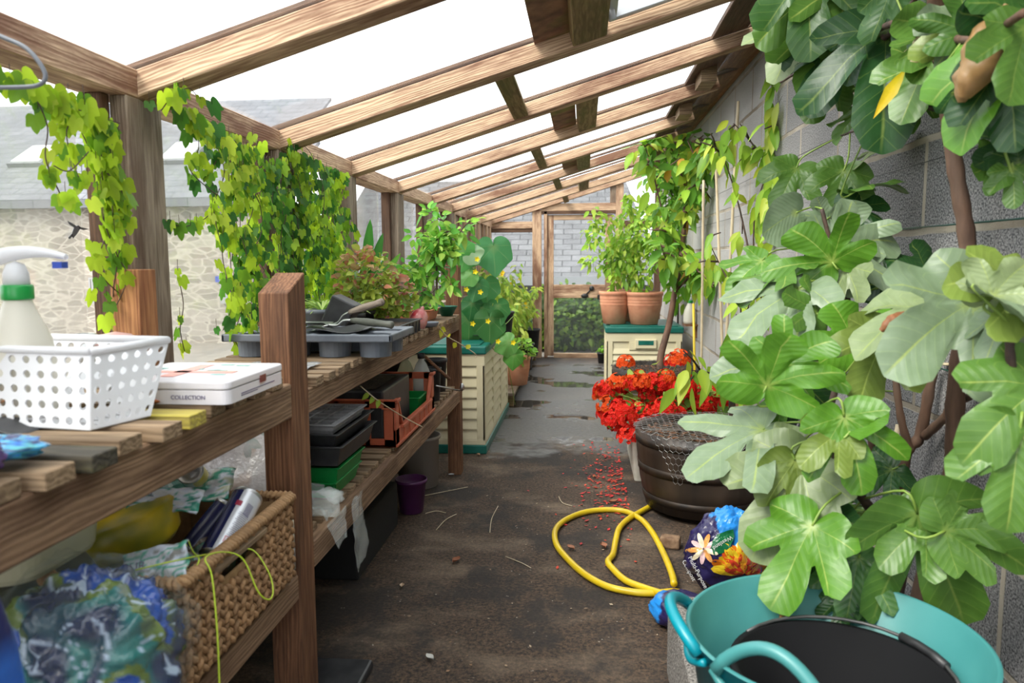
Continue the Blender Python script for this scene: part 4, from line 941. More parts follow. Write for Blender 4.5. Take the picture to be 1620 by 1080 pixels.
# blue bag, blue sack
def bagcol(u, v):
    a = 2*PI*u; b = PI*v; d = Vector((math.sin(b)*math.cos(a), math.sin(b)*math.sin(a), math.cos(b))); w_ = noise.noise_vector(d*1.3)*.8
    n1 = noise.noise(d*1.2+w_+Vector((3, 0, 0)))+d.y*.35; n2 = noise.noise(d*2+w_*1.5); n3 = noise.noise(Vector((d.x*2.5, d.y*2.5, d.z*1))+w_*2)
    c = (.005, .06, .36) if n1 > -.02 else (.12, .18, .025)
    if n1 < -.3: c = (.02, .16, .15)
    c = mixc0(c, (.004, .01, .06), max(0, min(1, n2*2.5+.35)))
    return mixc0(c, (.45, .55, .7), .8 if abs(n3) < .035 else 0)  # thin white streaks painted into the film colour as glossy highlights
mixc0 = lambda a, b, t: tuple(a[i]*(1-t)+b[i]*t for i in range(3))
t = thing('stuffed_bag', (-.68, 1.0, SN), 'clear polythene bag stuffed with blue and green crumpled film on the lower shelf', 'bag')
q = MB(); crumple(q, (-.715, .985, SN+.13), (.12, .135, .135), 41, .15, 3.2, nu=130, nv=90, cr=.035, col=bagcol, flat=SN+.002); q.build('crumpled_film', M_foil, t)
q = MB(); crumple(q, (-.715, .985, SN+.14), (.145, .165, .155), 44, .12, 3, nu=90, nv=60, cr=.05, flat=SN+.001); q.build('clear_skin', mat('clear_bag_film', (.4, .5, .48), rough=.06, glass=.94, bump=.6, bscale=14), t)
t = thing('compost_sack', (-.575, .605, 0), 'tall blue sack with white lettering standing at the left edge', 'sack')
q = MB()
def sk(u, v):
    a = 2*PI*u; z = .885*v; pin = 1-.75*max(0, (v-.86)/.14)**1.5; k = 1+.03*noise.noise(Vector((math.cos(a)*2, z*5, 1)))
    return Vector((-.575+.04*math.copysign(abs(math.cos(a))**.6, math.cos(a))*k, .605+.055*math.copysign(abs(math.sin(a))**.6, math.sin(a))*pin*k, z))
q.grid(sk, 32, 30, closeu=True, col=lambda u, v: NV if v > .94 or (.955 > v > .88 and int(v*100) % 2) else BL); q.build('sack_body', M_sack, t)
words('NESS', .025, M_white, frame3((.1, 1, 0), (0, 0, 1), (-.532, .605, .74)), 'lettering', t, depth=.001)
# string
q = MB(); M_str = mat('yellow_green_string', (.45, .6, .03), rough=.4)
s1 = [at(200, 905, Y=1.1), at(262, 890, Y=1.12), at(320, 878, Y=1.22), at(365, 872, Y=1.32), at(400, 870, Y=1.36), at(425, 905, Y=1.34), at(432, 935, Y=1.3), at(425, 948, Y=1.27), at(408, 935, Y=1.25), at(385, 885, Y=1.25), at(355, 873, Y=1.22), at(325, 882, Y=1.15), at(335, 910, Y=1.13), at(343, 990, Y=1.1), at(347, 1080, Y=1.08), at(348, 1200, Y=1.08)]
q.tube(smooth_path(s1, 8), .0014, 6); s2 = [at(298, 855, Y=1.3), at(305, 872, Y=1.27), at(315, 885, Y=1.2), at(302, 905, Y=1.18), at(285, 880, Y=1.2), at(295, 862, Y=1.25)]; q.tube(smooth_path(s2, 8), .0014, 6)
tag(q.build('garden_string', M_str), 'yellow green string looping over the rope basket handle', 'string')
# ================================================================ BOXES, BARRELS, FLOOR THINGS
M_cream = mat('cream_box_plastic', (.62, .55, .36), (.68, .61, .42), scale=6, rough=.5)
M_lidg = mat('dark_green_lid_plastic', (.0, .10, .075), (.01, .14, .11), scale=9, rough=.4)
def storage_box(x0, x1, y0, y1, h, label, front_handle=False, nside=3):
    t = thing('storage_box', ((x0+x1)/2, (y0+y1)/2, 0), label, 'storage box')
    def B(n, a, b, m, bev=.004): q = MB(); q.box(a, b); return q.build(n, m, t, bevel=bev)
    B('base', (x0-.008, y0-.008, 0), (x1+.008, y1+.008, .055), M_lidg, .006)
    B('body', (x0+.012, y0+.012, .055), (x1-.012, y1-.012, h-.055), M_cream)
    B('lid', (x0-.012, y0-.012, h-.055), (x1+.012, y1+.012, h-.004), M_lidg, .01); B('lid_top', (x0+.03, y0+.03, h-.006), (x1-.03, y1-.03, h+.004), M_lidg)
    def face(p, d, w, fr):
        """frame posts and louvres on a face starting at p running along d, facing fr"""
        p, d, fr = Vector(p), Vector(d), Vector(fr)
        M = Matrix((( d.x, fr.x, 0, p.x), (d.y, fr.y, 0, p.y), (0, 0, 1, 0), (0, 0, 0, 1)))
        return M
    def panel(M, a, b, z0, z1, n, nm='louvre_panel'):
        q = MB(); st = (z1-z0)/n
        for k in range(n):
            z = z0+k*st; vs = [(a, -.002, z), (b, -.002, z), (b, .011, z), (a, .011, z), (a, .011, z+.006), (b, .011, z+.006), (a, -.002, z+st), (b, -.002, z+st)]
            q.add([M @ Vector(v) for v in vs], [(0, 1, 2, 3), (3, 2, 5, 4), (4, 5, 7, 6), (0, 3, 4, 6), (1, 7, 5, 2)])
        q.build(nm, M_cream, t)
    def posts(M, xs, wd, z0, z1):
        for x in xs:
            q = MB(); q.box((x, -.002, z0), (x+wd, .012, z1), M=M); q.build('corner_post' if x in (xs[0], xs[-1]) else 'divider', M_cream, t, bevel=.003)
        q = MB(); q.box((xs[0], -.002, z1-.07), (xs[-1]+wd, .0122, z1), M=M); q.build('top_band', M_cream, t, bevel=.002)
        q = MB(); q.box((xs[0], -.002, z0), (xs[-1]+wd, .0122, z0+.03), M=M); q.build('bottom_band', M_cream, t, bevel=.002)
    z0, z1 = .055, h-.055
    # front face (towards the camera), d=+x, fr=-y
    W = x1-x0; M = face((x0, y0+.012, 0), (1, 0, 0), W, (0, -1, 0)); wd = .05
    posts(M, [0, W-wd], wd, z0, z1); panel(M, wd, W-wd, z0+.03, z1-.07-(.05 if front_handle else 0), 7)
    if front_handle:
        q = MB(); q.box((W*.38, .01, z1-.125), (W*.66, .03, z1-.05), M=M); q.build('handle_frame', M_cream, t, bevel=.004)
        q = MB(); q.box((W*.42, .026, z1-.095), (W*.62, .033, z1-.06), M=M); q.build('handle_recess', M_lidg, t)
        q = MB(); q.box((W*.3, .0, z1-.14), (W*.72, .014, z1-.07), M=M); q.build('handle_plate', M_cream, t, bevel=.003)
    for (xx, fr) in ((x1-.012, 1), (x0+.012, -1)):
        D = y1-y0; M = face((xx, y0 if fr > 0 else y1, 0), (0, fr, 0), D, (fr, 0, 0)); xs = [i*(D-wd)/nside for i in range(nside+1)]
        posts(M, xs, wd, z0, z1)
        for i in range(nside): panel(M, xs[i]+wd, xs[i+1], z0+.03, z1-.07, 7)
    return t
storage_box(-1.07, -.592, 4.46, 5.85, .665, 'cream storage box with a green lid and louvred sides beyond the bench')
storage_box(.19, .80, 6.2, 6.95, .63, 'cream storage box with a green lid carrying the terracotta pots', True, 2)
for px, Y, r, lb in ((972, 6.42, .131, 'left terracotta pot with banded rim on the cream box'), (1019, 6.38, .157, 'right, larger terracotta pot with banded rim on the cream box'), (997, 6.72, .135, 'terracotta pot behind the other two on the cream box')):
    x = at(px, 500, Y=Y).x; pot((x, Y, .635), r, .275 if r < .15 else .27, M_terra, lb, rings=3, rim=.02)
x = at(952, 566, Y=8.6).x; sp = pot((x, 8.6, 0), .055, .12, M_blackpl, 'small black pot with a seedling beside the end door')
# wall bracket with bottle
q = MB(); q.box((.80, 6.05, .645), (.9, 6.2, .66)); q.box((.885, 6.08, .55), (.9, 6.17, .645)); tag(q.build('wall_bracket', W_bench), 'small timber bracket shelf fixed to the block wall', 'shelf')
spray_bottle((.845, 6.12, .661), 'white spray bottle with a green collar on the bracket by the wall', h=.24, r=.05, rz=2.2)
# half barrels
M_barrel = mat('dark_oak_staves', (.008, .005, .004), (.04, .021, .012), (.13, .10, .075), scale=7, stretch=(1, 1, .12), rough=.5, bump=.4, c3amt=.35)
M_hoop = mat('rusty_hoop', (.015, .011, .009), (.05, .03, .018), scale=12, rough=.55, metal=.4)
def barrel(x, y, z0, r, h, label):
    t = thing('half_barrel', (x, y, z0), label, 'planter'); M = chain(t)
    wob = lambda a, z: 1-.006*(abs(math.sin(a*11))**12)
    q = MB(); q.lathe([(0, 0), (r*.84, 0), (r*.93, h*.35), (r*.985, h*.75), (r, h), (r*.93, h), (r*.92, h*.9), (r*.9, h*.5), (0, h*.5)], 132, M, wob=wob); q.build('staves', M_barrel, t)
    for a, b in ((.1, .2), (.48, .58), (.84, .93)):
        q = MB(); f = lambda k: r*(.84+.257*k-.11*k*k)+.004
        f = lambda k: (r*(.84+.09*k/.35) if k < .35 else r*(.93+.055*(k-.35)/.4) if k < .75 else r*(.985+.015*(k-.75)/.25))+.0035
        q.lathe([(f(a)-.004, h*a), (f(a), h*a), (f(b), h*b), (f(b)-.004, h*b)], 64, M, cap=False); q.build('hoop', M_hoop, t)
    q = MB(); q.grid(lambda u, v: M @ Vector((r*.915*v*math.cos(2*PI*u), r*.915*v*math.sin(2*PI*u), h*.9+.03*noise.noise(Vector((math.cos(2*PI*u)*v*4, math.sin(2*PI*u)*v*4, r*9))))), 48, 12, closeu=True); q.build('bark_mulch', M_soil, t)
    q = MB()
    for i in range(170):
        a, d = R.uniform(0, 2*PI), r*.88*math.sqrt(R.random()); k = R.uniform(.4, 1)
        Mx = M @ Matrix.Translation((d*math.cos(a), d*math.sin(a), h*.93)) @ Matrix.Rotation(R.uniform(0, 6), 4, 'Z') @ Matrix.Rotation(R.uniform(-.5, .5), 4, 'Y')
        l = R.uniform(.008, .022); q.box((-l, -.005, -.002), (l, .005, .003), col=(.22*k, .1*k, .05*k), M=Mx)
    o = q.build('bark_chips', mat('bark_chip', (1, 1, 1), col=True, rough=.8), t); o['kind'] = 'stuff'
    return t
B1 = (.565, 3.53, .03); B2 = (.525, 5.55, .02)
barrel(*B1, .318, .36, 'near dark oak half barrel draped with chicken wire')
barrel(*B2, .315, .37, 'farther dark half barrel of soil behind the red geraniums')
M_wire = mat('galvanised_wire', (.4, .4, .39), metal=.9, rough=.4)
M_wired = mat('dark_wire', (.09, .09, .09), metal=.6, rough=.5)
def chicken(bx, by, z, r, m, label, lim, s=.0185, parent=None):
    q = MB(); seen = set(); R3 = math.sqrt(3)
    def mp(a, b):
        ro = math.hypot(a, b); an = math.atan2(b, a); nz = .006*noise.noise(Vector((a*9, b*9, 2)))
        if ro < r+.004: return Vector((bx+a, by+b, z+.012+nz*2))
        return Vector((bx+(r+.014+nz)*math.cos(an), by+(r+.014+nz)*math.sin(an), z+.012-(ro-r)))
    def ok(a, b):
        ro = math.hypot(a, b)
        if ro < r: return True
        an = math.degrees(math.atan2(b, a)); return ro-r < lim(an)
    N_ = int((r+.3)/s)
    for i in range(-N_, N_):
        for j in range(-N_, N_):
            cx, cy = s*1.5*i, s*R3*(j+.5*(i % 2))
            if not ok(cx, cy): continue
            vs = [(cx+s*math.cos(PI/3*k), cy+s*math.sin(PI/3*k)) for k in range(6)]
            for k in range(6):
                a, b = vs[k], vs[(k+1) % 6]; key = tuple(sorted(((round(a[0], 4), round(a[1], 4)), (round(b[0], 4), round(b[1], 4)))))
                if key in seen: continue
                seen.add(key); q.tube([mp(*a), mp(*b)], .0009 if k % 3 else .0013, 3, cap=False)
    return tag(q.build('chicken_wire', m, parent), label, 'wire netting')
def lim1(an):      # the flap hangs lowest at the front left of the barrel
    c = -118
    return max(0, .20-abs(an-c)*.0075) if an < c else (max(.05, .20-abs(an-c)*.0022) if an < -40 else 0)
chicken(B1[0], B1[1], B1[2]+.36, .315, M_wire, 'galvanised chicken wire laid over the near barrel and hanging down its front', lim1)
chicken(B2[0], B2[1], B2[2]+.37, .312, M_wired, 'dark chicken wire laid over the farther barrel', lambda a: .0, s=.022)
# geranium trough
t = thing('stone_trough', (.43, 4.3, 0), 'pale square-sided trough under the red geraniums', 'planter')
q = MB(); rbox(q, .262, .62, 3.92, 4.65, 0, .26, .02, tap=.06); q.build('trough_body', mat('pale_stone', (.4, .37, .31), (.5, .47, .41), scale=14, rough=.8), t, bevel=.006)
q = MB(); q.box((.285, 3.95, .255), (.6, 4.62, .263)); q.build('soil', M_soil, t)
# brick bits
q = MB(); M = Matrix.Translation(at(1063, 868, Z=0)+Vector((0, .02, 0))) @ Matrix.Rotation(-.25, 4, 'Z'); q.box((-.045, -.03, 0), (.035, .03, .045), M=M)
tag(q.build('brick', mat('broken_brick', (.13, .07, .04), (.3, .19, .11), scale=25, rough=.9, bump=1), bevel=.008), 'broken brown brick under the edge of the near barrel', 'brick')
q = MB(); M = Matrix.Translation((.80, 3.85, 0)); q.box((-.05, -.04, 0), (.04, .04, .56), M=M); tag(q.build('timber_stake', W_red, bevel=.004), 'squared reddish timber stake behind the near barrel', 'stake')
# hose
M_hose = mat('yellow_hose_rubber', (.62, .42, .01), (.72, .52, .02), (.25, .16, .03), scale=16, rough=.35, c3amt=.35)
hp = [(1110, 948), (1090, 943), (1068, 936), (1035, 938), (1000, 936), (960, 927), (925, 908), (898, 884), (880, 860), (879, 838), (895, 822), (925, 810), (960, 806), (990, 809), (1015, 822), (1032, 842), (1045, 868), (1056, 895), (1064, 920), (1066, 935)]
hp2 = [(1052, 940), (1020, 930), (990, 918), (970, 900), (962, 888), (970, 876), (974, 855), (980, 835), (995, 820), (1012, 810), (1030, 800)]
q = MB(); P = [at(a, b, Z=.014) for a, b in hp]
for i in range(16, 20): P[i].z = .014+.007*(i-15)
q.tube(smooth_path(P, 8), .0125, 12); q.tube(smooth_path([at(a, b, Z=.014+(.012 if k == 0 else 0)) for k, (a, b) in enumerate(hp2)], 8), .0125, 12)
hose = tag(q.build('garden_hose', M_hose), 'yellow garden hose looped on the concrete floor', 'hose')
# concrete block, tub, bucket
M_block = mat('aggregate_block', (.06, .055, .05), (.36, .33, .3), scale=170, rough=.95, bump=.8, detail=3)
q = MB(); q.box((.24, .9, 0), (.66, 2.07, .23)); o = q.build('concrete_block', M_block, bevel=.008); tag(o, 'rough grey concrete block under the teal tub', 'block')
TX, TY, TZ, TR, TH = .435, 1.3, .232, .25, .29
M_teal = mat('teal_rubber', (.0, .19, .24), (.0, .22, .28), scale=8, rough=.35); M_tealin = mat('pale_teal_inner', (.04, .2, .2), (.06, .24, .235), scale=6, rough=.4)
t = thing('rubber_tub', (TX, TY, TZ), 'teal flexible tub with two handles at the lower right', 'tub'); M = chain(t)
el = 1.0
q = MB(); q.lathe([(0, 0), (.185, 0), (.2, .012), (TR-.004, TH), (TR, TH)], 72, M, cap=False); q.build('outer_shell', M_teal, t)
q = MB(); q.lathe([(TR, TH), (TR-.005, TH+.003), (TR-.009, TH), (.192, .01), (0, .01)], 72, M, cap=False); q.build('inner_shell', M_tealin, t)
def tub_handle(a0, m, out=.035, rise=.045, half=.42):
    q = MB(); pts = []
    for i in range(17):
        u = i/16; a = a0-half+2*half*u; k = math.sin(PI*u)**.7
        pts.append(M @ Vector(((TR+out*k*.8)*math.cos(a), (TR+out*k*.8)*math.sin(a), TH-.012+rise*k)))
    # flattened strap: two stacked tubes merge into one rounded grip
    q.tube(pts, .011, 10); q.build('handle', m, t)
    q = MB(); lo = []
    for i in range(13):
        u = i/12; a = a0-half*1.15+2.3*half*u; lo.append(M @ Vector(((TR-.004)*math.cos(a), (TR-.004)*math.sin(a), TH-.02-.035*math.sin(PI*u))))
    q.tube(lo, .007, 8); q.build('handle_root', m, t)
tub_handle(math.radians(176), M_teal, half=.36); tub_handle(math.radians(230), M_tealin, out=-.03, rise=.065, half=.38)
q = MB(); q.lathe([(0, 0), (.14, 0), (.18, .205), (.186, .205), (.186, .215), (.174, .215), (.135, .006), (0, .006)], 60, Matrix.Translation((TX+.012, TY-.01, TZ+.012)))
M_buck = mat('black_rubber', (.004, .004, .005), rough=.8, spec=.2)
bt = thing('bucket', (TX+.012, TY-.01, TZ+.012), 'black bucket standing inside the teal tub', 'bucket'); q.build('bucket_shell', M_buck, bt)
q = MB(); c0 = Vector((TX+.012, TY-.01, TZ+.226)); pp = [c0+Vector((.186*math.cos(a), .186*math.sin(a)*.98, .012*math.sin(k))) for k, a in [(i/14*PI, math.radians(135-150*i/14)) for i in range(15)]]
q.tube(pp, .0035, 8); q.build('wire_bail', M_wired, bt)
q = MB(); q.tube([pp[9], pp[10], pp[11], pp[12]], .0085, 10); q.build('bail_grip', M_blackpl, bt)
# compost sacks
PU = (.02, .015, .07)
def sackcol(pal):
    def g(u, v):
        a = 2*PI*u; b = PI*v; d = Vector((math.sin(b)*math.cos(a), math.sin(b)*math.sin(a), math.cos(b)))
        return pal(d)
    return g
def pal1(d):
    s = d.x*.9+d.z*.75+d.y*-.1+.12*noise.noise(d*4)
    return (.02, .22, .62) if s > .12 else PU
def orient(c, normal, updir): return frame3(Vector(updir).cross(Vector(normal)), updir, c)
t = thing('compost_sack', (.50, 2.56, 0), 'crumpled purple and blue compost sack printed with an orange flower', 'sack')
c1, r1 = Vector((.51, 2.60, .155)), Vector((.155, .12, .17)); Mr = Matrix.Rotation(.35, 3, 'Z') @ Matrix.Rotation(.3, 3, 'X')
q = MB(); crumple(q, c1, r1, 51, .1, 3.4, nu=100, nv=66, cr=.045, col=sackcol(pal1), M=Mr, flat=.002); body = q.build('sack_body', M_sack, t)
q = MB(); crumple(q, (.33, 2.36, .045), (.12, .10, .055), 57, .1, 3, nu=60, nv=40, cr=.04, col=sackcol(lambda d: PU if d.x+.3*d.y > -.62 else (.02, .22, .62)), M=Matrix.Rotation(-.7, 3, 'Z'), flat=.002); q.build('sack_end', M_sack, t)
dgr = bpy.context.evaluated_depsgraph_get
def project(px, py, targets):
    """where the line of sight of a photo point meets the sack, so the print lies on its surface"""
    d = at(px, py, Y=1.0)-O; d.normalize(); best = None
    for o in targets:
        inv = chain(o).inverted(); a = inv @ O; b = (inv.to_3x3() @ d).normalized(); hit, loc, nor, _ = o.ray_cast(a, b)
        if hit:
            wp = chain(o) @ loc; L_ = (wp-O).length
            if best is None or L_ < best[0]: best = (L_, wp, nor)
    return best
def decal(px, py, pts2, col, nm, targets, parent, lift=.003):
    """a printed shape laid over the sack surface (outline in photo offsets)"""
    vs = []
    ctr = project(px, py, targets)
    if not ctr: return
    n_ = len(pts2); rings = [1, .66, .33]
    for k in rings:
        for dx, dy in pts2:
            h = project(px+dx*k, py+dy*k, targets)
            p = h[1] if h and abs(h[0]-ctr[0]) < .12 else at(px+dx*k, py+dy*k, Y=ctr[1].y)
            vs.append(p-(p-O).normalized()*lift)
    vs.append(ctr[1]-(ctr[1]-O).normalized()*lift)
    fs = [(r*n_+i, r*n_+(i+1) % n_, (r+1)*n_+(i+1) % n_, (r+1)*n_+i) for r in range(2) for i in range(n_)]+[(2*n_+i, 2*n_+(i+1) % n_, 3*n_) for i in range(n_)]
    q = MB(); q.add(vs, fs, col, smooth=True); return q.build(nm, M_foil, parent)
bpy.context.view_layer.update()
T1 = [body]
def ellipse(a, b, rot, n=20): return [(a*math.cos(t)*math.cos(rot)-b*math.sin(t)*math.sin(rot), a*math.cos(t)*math.sin(rot)+b*math.sin(t)*math.cos(rot)) for t in [2*PI*i/n for i in range(n)]]
def petals(px, py, R_, n, cols, nm, T, par, a0=0, a1=2*PI, lift=.004):
    for i in range(n):
        a = a0+(a1-a0)*(i+.5)/n; c = cols[i % len(cols)]; l = R_*R.uniform(.85, 1.1)
        decal(px+math.cos(a)*l*.55, py-math.sin(a)*l*.55, ellipse(l*.5, R_*.16, -a, 10), c, nm, T, par, lift+.0004*(i % 3))
petals(1178, 905, 52, 15, [(.7, .42, .01), (.65, .16, .01), (.72, .5, .02), (.6, .08, .01)], 'printed_petal', T1, t, .0, PI)
petals(1178, 908, 30, 11, [(.6, .05, .02), (.7, .3, .02)], 'printed_petal', T1, t, .1, PI-.1, .006)
petals(1113, 868, 26, 9, [(.75, .5, .5), (.75, .35, .1), (.8, .7, .5)], 'printed_petal', T1, t, .2, 2*PI, .004)
decal(1143, 857, [(-18, 8), (-16, -2), (-8, -12), (8, -18), (17, -20), (19, -8), (12, 8), (0, 18), (-14, 20)], (.005, .12, .04), 'badge', T1, t, .006)
def text_on(txt, px, py, size, angle, T, par, m=M_white, flip=False):
    h = project(px, py, T)
    if not h: return
    p = h[1]-(h[1]-O).normalized()*.009; x = rr*math.cos(angle)+uu*math.sin(angle); y = rr*-math.sin(angle)+uu*math.cos(angle)
    words(txt, size, m, frame3(x, y, p), 'lettering', par)
text_on('Westland', 1143, 858, .019, math.radians(212), T1, t)
for i, (s_, dx) in enumerate((('Multi-Purpose', 0), ('Compost', -14))): text_on(s_, 1104+dx, 905+dx*.2, .021, math.radians(-62), T1, t)
t2 = thing('compost_sack', (.745, 2.58, 0), 'second blue compost sack with a green badge behind the teal tub', 'sack')
q = MB(); crumple(q, (.745, 2.58, .15), (.10, .12, .175), 63, .1, 3.6, nu=80, nv=60, cr=.05, col=sackcol(lambda d: (.02, .2, .6) if d.z > -.5+.2*noise.noise(d*3) else PU), flat=.002); b2 = q.build('sack_body', M_sack, t2)
bpy.context.view_layer.update(); decal(1222, 878, [(-20, -8), (-12, -14), (20, -18), (24, 8), (-6, 20), (-16, 12)], (.005, .12, .04), 'badge', [b2], t2, .006); text_on('Westland', 1225, 882, .02, math.radians(20), [b2], t2)
# loppers
t = thing('loppers', at(1203, 790, Y=2.98), 'loppers with silver tubes and black and orange grips leaning on the block wall', 'loppers')
M_or = mat('orange_grip', (.6, .06, .01), rough=.4)
for dx, nm in ((0, ''), (14, '')):
    a = at(1200+dx*.6, 800, Y=2.98); b = at(1214+dx, 748, Y=3.0); c = at(1236+dx, 705, Y=3.02); e = at(1262+dx*.6, 655, Y=3.04)
    q = MB(); q.tube([b, c], .010, 10); q.build('tube', M_metal, t); q = MB(); q.tube([c, (c+e)/2, e], [.012, .014, .012], 10); q.build('grip', M_blackpl, t)
    q = MB(); q.tube([c-(e-c)*.06, c+(e-c)*.06], .0145, 10); q.build('grip_ring', M_or, t); q = MB(); q.tube([e, e+(e-c)*.2], .0125, 10); q.build('grip_end', M_or, t); q = MB(); q.tube([b, a], [.012, .007], 8); q.build('blade_arm', M_blackpl, t)
    q = MB(); q.tube([b+(a-b)*.3+Vector((.004, -.008, 0)), a+Vector((.004, -.008, 0))], [.006, .004], 6); q.build('blade_insert', M_or, t)
# canes
M_cane = mat('pale_bamboo', (.5, .4, .25), (.62, .52, .36), scale=12, rough=.5)
for (a, b, X, lb) in (((1113, 285), (1110, 545), .80, 'leftmost of the three pale bamboo canes against the wall'), ((1132, 240), (1143, 560), .82, 'middle of the three pale bamboo canes against the wall'), ((1168, 160), (1148, 560), .84, 'rightmost and tallest of the three pale bamboo canes against the wall')):
    Y = 4.9 if X < .81 else (4.6 if X < .83 else 4.3); p, q_ = at(*a, Y=Y), at(*b, Y=Y); p.x = min(p.x, .885); q_.x = min(q_.x, .86)
    q = MB(); pts = [q_+(p-q_)*(i/10) for i in range(11)]; f = (q_.z)/(p.z-q_.z+1e-6); pts = [q_+(q_-p)*f]+pts
    q.tube(pts, [.008]+[.0075+.0015*(i % 2) for i in range(11)], 8); tag(q.build('bamboo_cane', M_cane), lb, 'cane')
a, b = at(1393, 830, X=.8), at(1421, 672, X=.82); q = MB(); q.tube([Vector((.78, a.y, .0)), a, b], .007, 8); tag(q.build('short_cane', M_cane), 'short broken cane standing behind the fig leaves', 'cane')
q = MB(); a = at(1099, 590, Y=5.0); q.tube([Vector((a.x, 5.0, 0)), a, at(1097, 480, Y=5.0)], .008, 8); tag(q.build('yellow_stake', M_hose), 'thin yellow stake behind the geraniums', 'stake')
# wall wires
M_gw = mat('green_wire', (.01, .06, .045), rough=.4)
for i, (z, y0, y1, m, lb) in enumerate(((1.252, .3, 2.25, M_gw, 'dark green wire along the wall at mid height'), (.90, .3, 2.6, M_gw, 'dark green wire along the wall behind the cut fig branch'), (1.60, .3, 5.5, M_wired, 'thin dark wire strained along the upper block wall'), (1.42, 1.6, 6.5, M_wired, 'thin dark wire strained below the upper one'), (1.02, 3.2, 7.5, M_wired, 'thin dark wire low on the far part of the wall'))):
    q = MB(); q.tube([Vector((.885, y0+(y1-y0)*k/8, z-.004*math.sin(PI*k/8))) for k in range(9)], .0022 if m is M_gw else .0013, 6); tag(q.build('wall_wire', m), lb, 'wire')
# hook wire top left
q = MB(); q.tube(smooth_path([at(-60, 30, Y=1.15), at(0, 57, Y=1.15), at(38, 74, Y=1.15), at(60, 96, Y=1.15), at(72, 120, Y=1.15), at(62, 134, Y=1.15), at(30, 138, Y=1.15), at(-60, 139, Y=1.15)], 8), .0035, 8); tag(q.build('wire_hook', M_grey), 'bent grey wire hook hanging from the eaves beam', 'hook')
# roof vent
t = thing('roof_vent', (.3, 2.25, rz(.3)), 'pale metal framed opening roof light at the top of the photo', 'roof light')
M_alu = mat('pale_aluminium', (.5, .51, .53), rough=.35)
def rp_(x, y, o=0): return Vector((x, y, rz(x)))+rn*o
for nm, a, b in (('frame_bar', (.09, 2.62), (.56, 2.62)), ('frame_bar', (.09, 1.93), (.56, 1.93)), ('frame_bar', (.1, 1.93), (.1, 2.62)), ('frame_bar', (.55, 1.93), (.55, 2.62))): beam(nm, rp_(*a, .055), rp_(*b, .055), .03, .045, M_alu, t, up=rn)
q = MB(); q.tube([rp_(.09, 2.5, .0), rp_(.09, 2.5, .06)], .012, 8); q.build('hinge', M_alu, t)
# brown boards beside the wide noggins
M_debris = mat('mossy_roof_board', (.12, .055, .035), (.34, .17, .1), (.2, .3, .03), scale=14, rough=.8, c3amt=.6)
for y0, y1 in ((1.89, 2.67), (3.61, 4.42), (5.49, 6.25)):
    q = MB(); vs = [rp_(x, y, o) for o in (.055, .063) for x, y in ((-.155, y0), (-.03, y0), (-.03, y1), (-.155, y1))]; q.add(vs, [(0, 3, 2, 1), (4, 5, 6, 7), (0, 1, 5, 4), (1, 2, 6, 5), (2, 3, 7, 6), (3, 0, 4, 7)]); tn[0] += 1; struct(q.build('trim_%d' % tn[0], M_debris))
# spacer blocks under the wall plate
for y0 in (3.62, 4.52):
    tn[0] += 1; q = MB(); c = rp_(.64, y0+.5, .02); q.box(c+Vector((-.03, 0, -.02)), c+Vector((.05, .22, .06))); struct(q.build('trim_%d' % tn[0], W_slat))
# low plank platform on the left, far end
t = thing('plank_platform', (-.82, 7.3, 0), 'low weathered plank platform beyond the left storage box', 'platform')
for k in range(4): x = -1.08+.135*k; beam('plank', (x+.065, 5.92, .105), (x+.065, 8.85, .105), .125, .025, W_post, t)
for y in (6.0, 7.4, 8.8): beam('bearer', (-1.07, y, .045), (-.56, y, .045), .05, .09, W_green, t)
# pots on the left far side
for (px, Y, r, h, z, m, lb, nm) in ((818, 6.35, .115, .24, .118, M_terra, 'terracotta pot with a trailing plant beside the left storage box', 'plant_pot'), (797, 5.2, .075, .15, .67, M_blackpl, 'black pot on the back of the left storage box lid', 'plant_pot'), (838, 8.3, .12, .3, .118, M_blackpl, 'tall black pot on the platform by the end wall', 'plant_pot'), (826, 7.2, .12, .26, .118, M_blackpl, 'black pot on the platform midway along', 'plant_pot'), (757, 5.1, .11, .16, .67, M_terra, 'terracotta pot on the left storage box lid', 'plant_pot')):
    x = at(px, 500, Y=Y).x; pot((max(x, -.96), Y, z), r, h, m, lb, rings=2 if m is M_terra else 0)
tray('drip_tray', -.80, -.62, 4.75, 4.98, .67, .70, M_blackpl, 'black drip tray on the left storage box lid', tap=.1)
a = at(510, 495, Y=2.66); GP = (a.x, 2.66, ZF); pot(GP, .068, .115, M_grey, 'grey round pot of spider plant behind the pot tray')
a = at(588, 487, Y=3.1); RP = (a.x, 3.1, ZF); pot(RP, .06, .10, mat('red_pot', (.5, .03, .02), rough=.4), 'red pot of pink tinted lettuce on the bench')
RP2 = (-.90, 2.95, ZF); pot(RP2, .07, .09, M_blackpl, 'black pot of yellow green lettuce next to the red pot')
AP = (-.98, 3.32, ZF); pot(AP, .07, .11, M_terra, 'terracotta pot of strap leaved plant at the back of the bench')
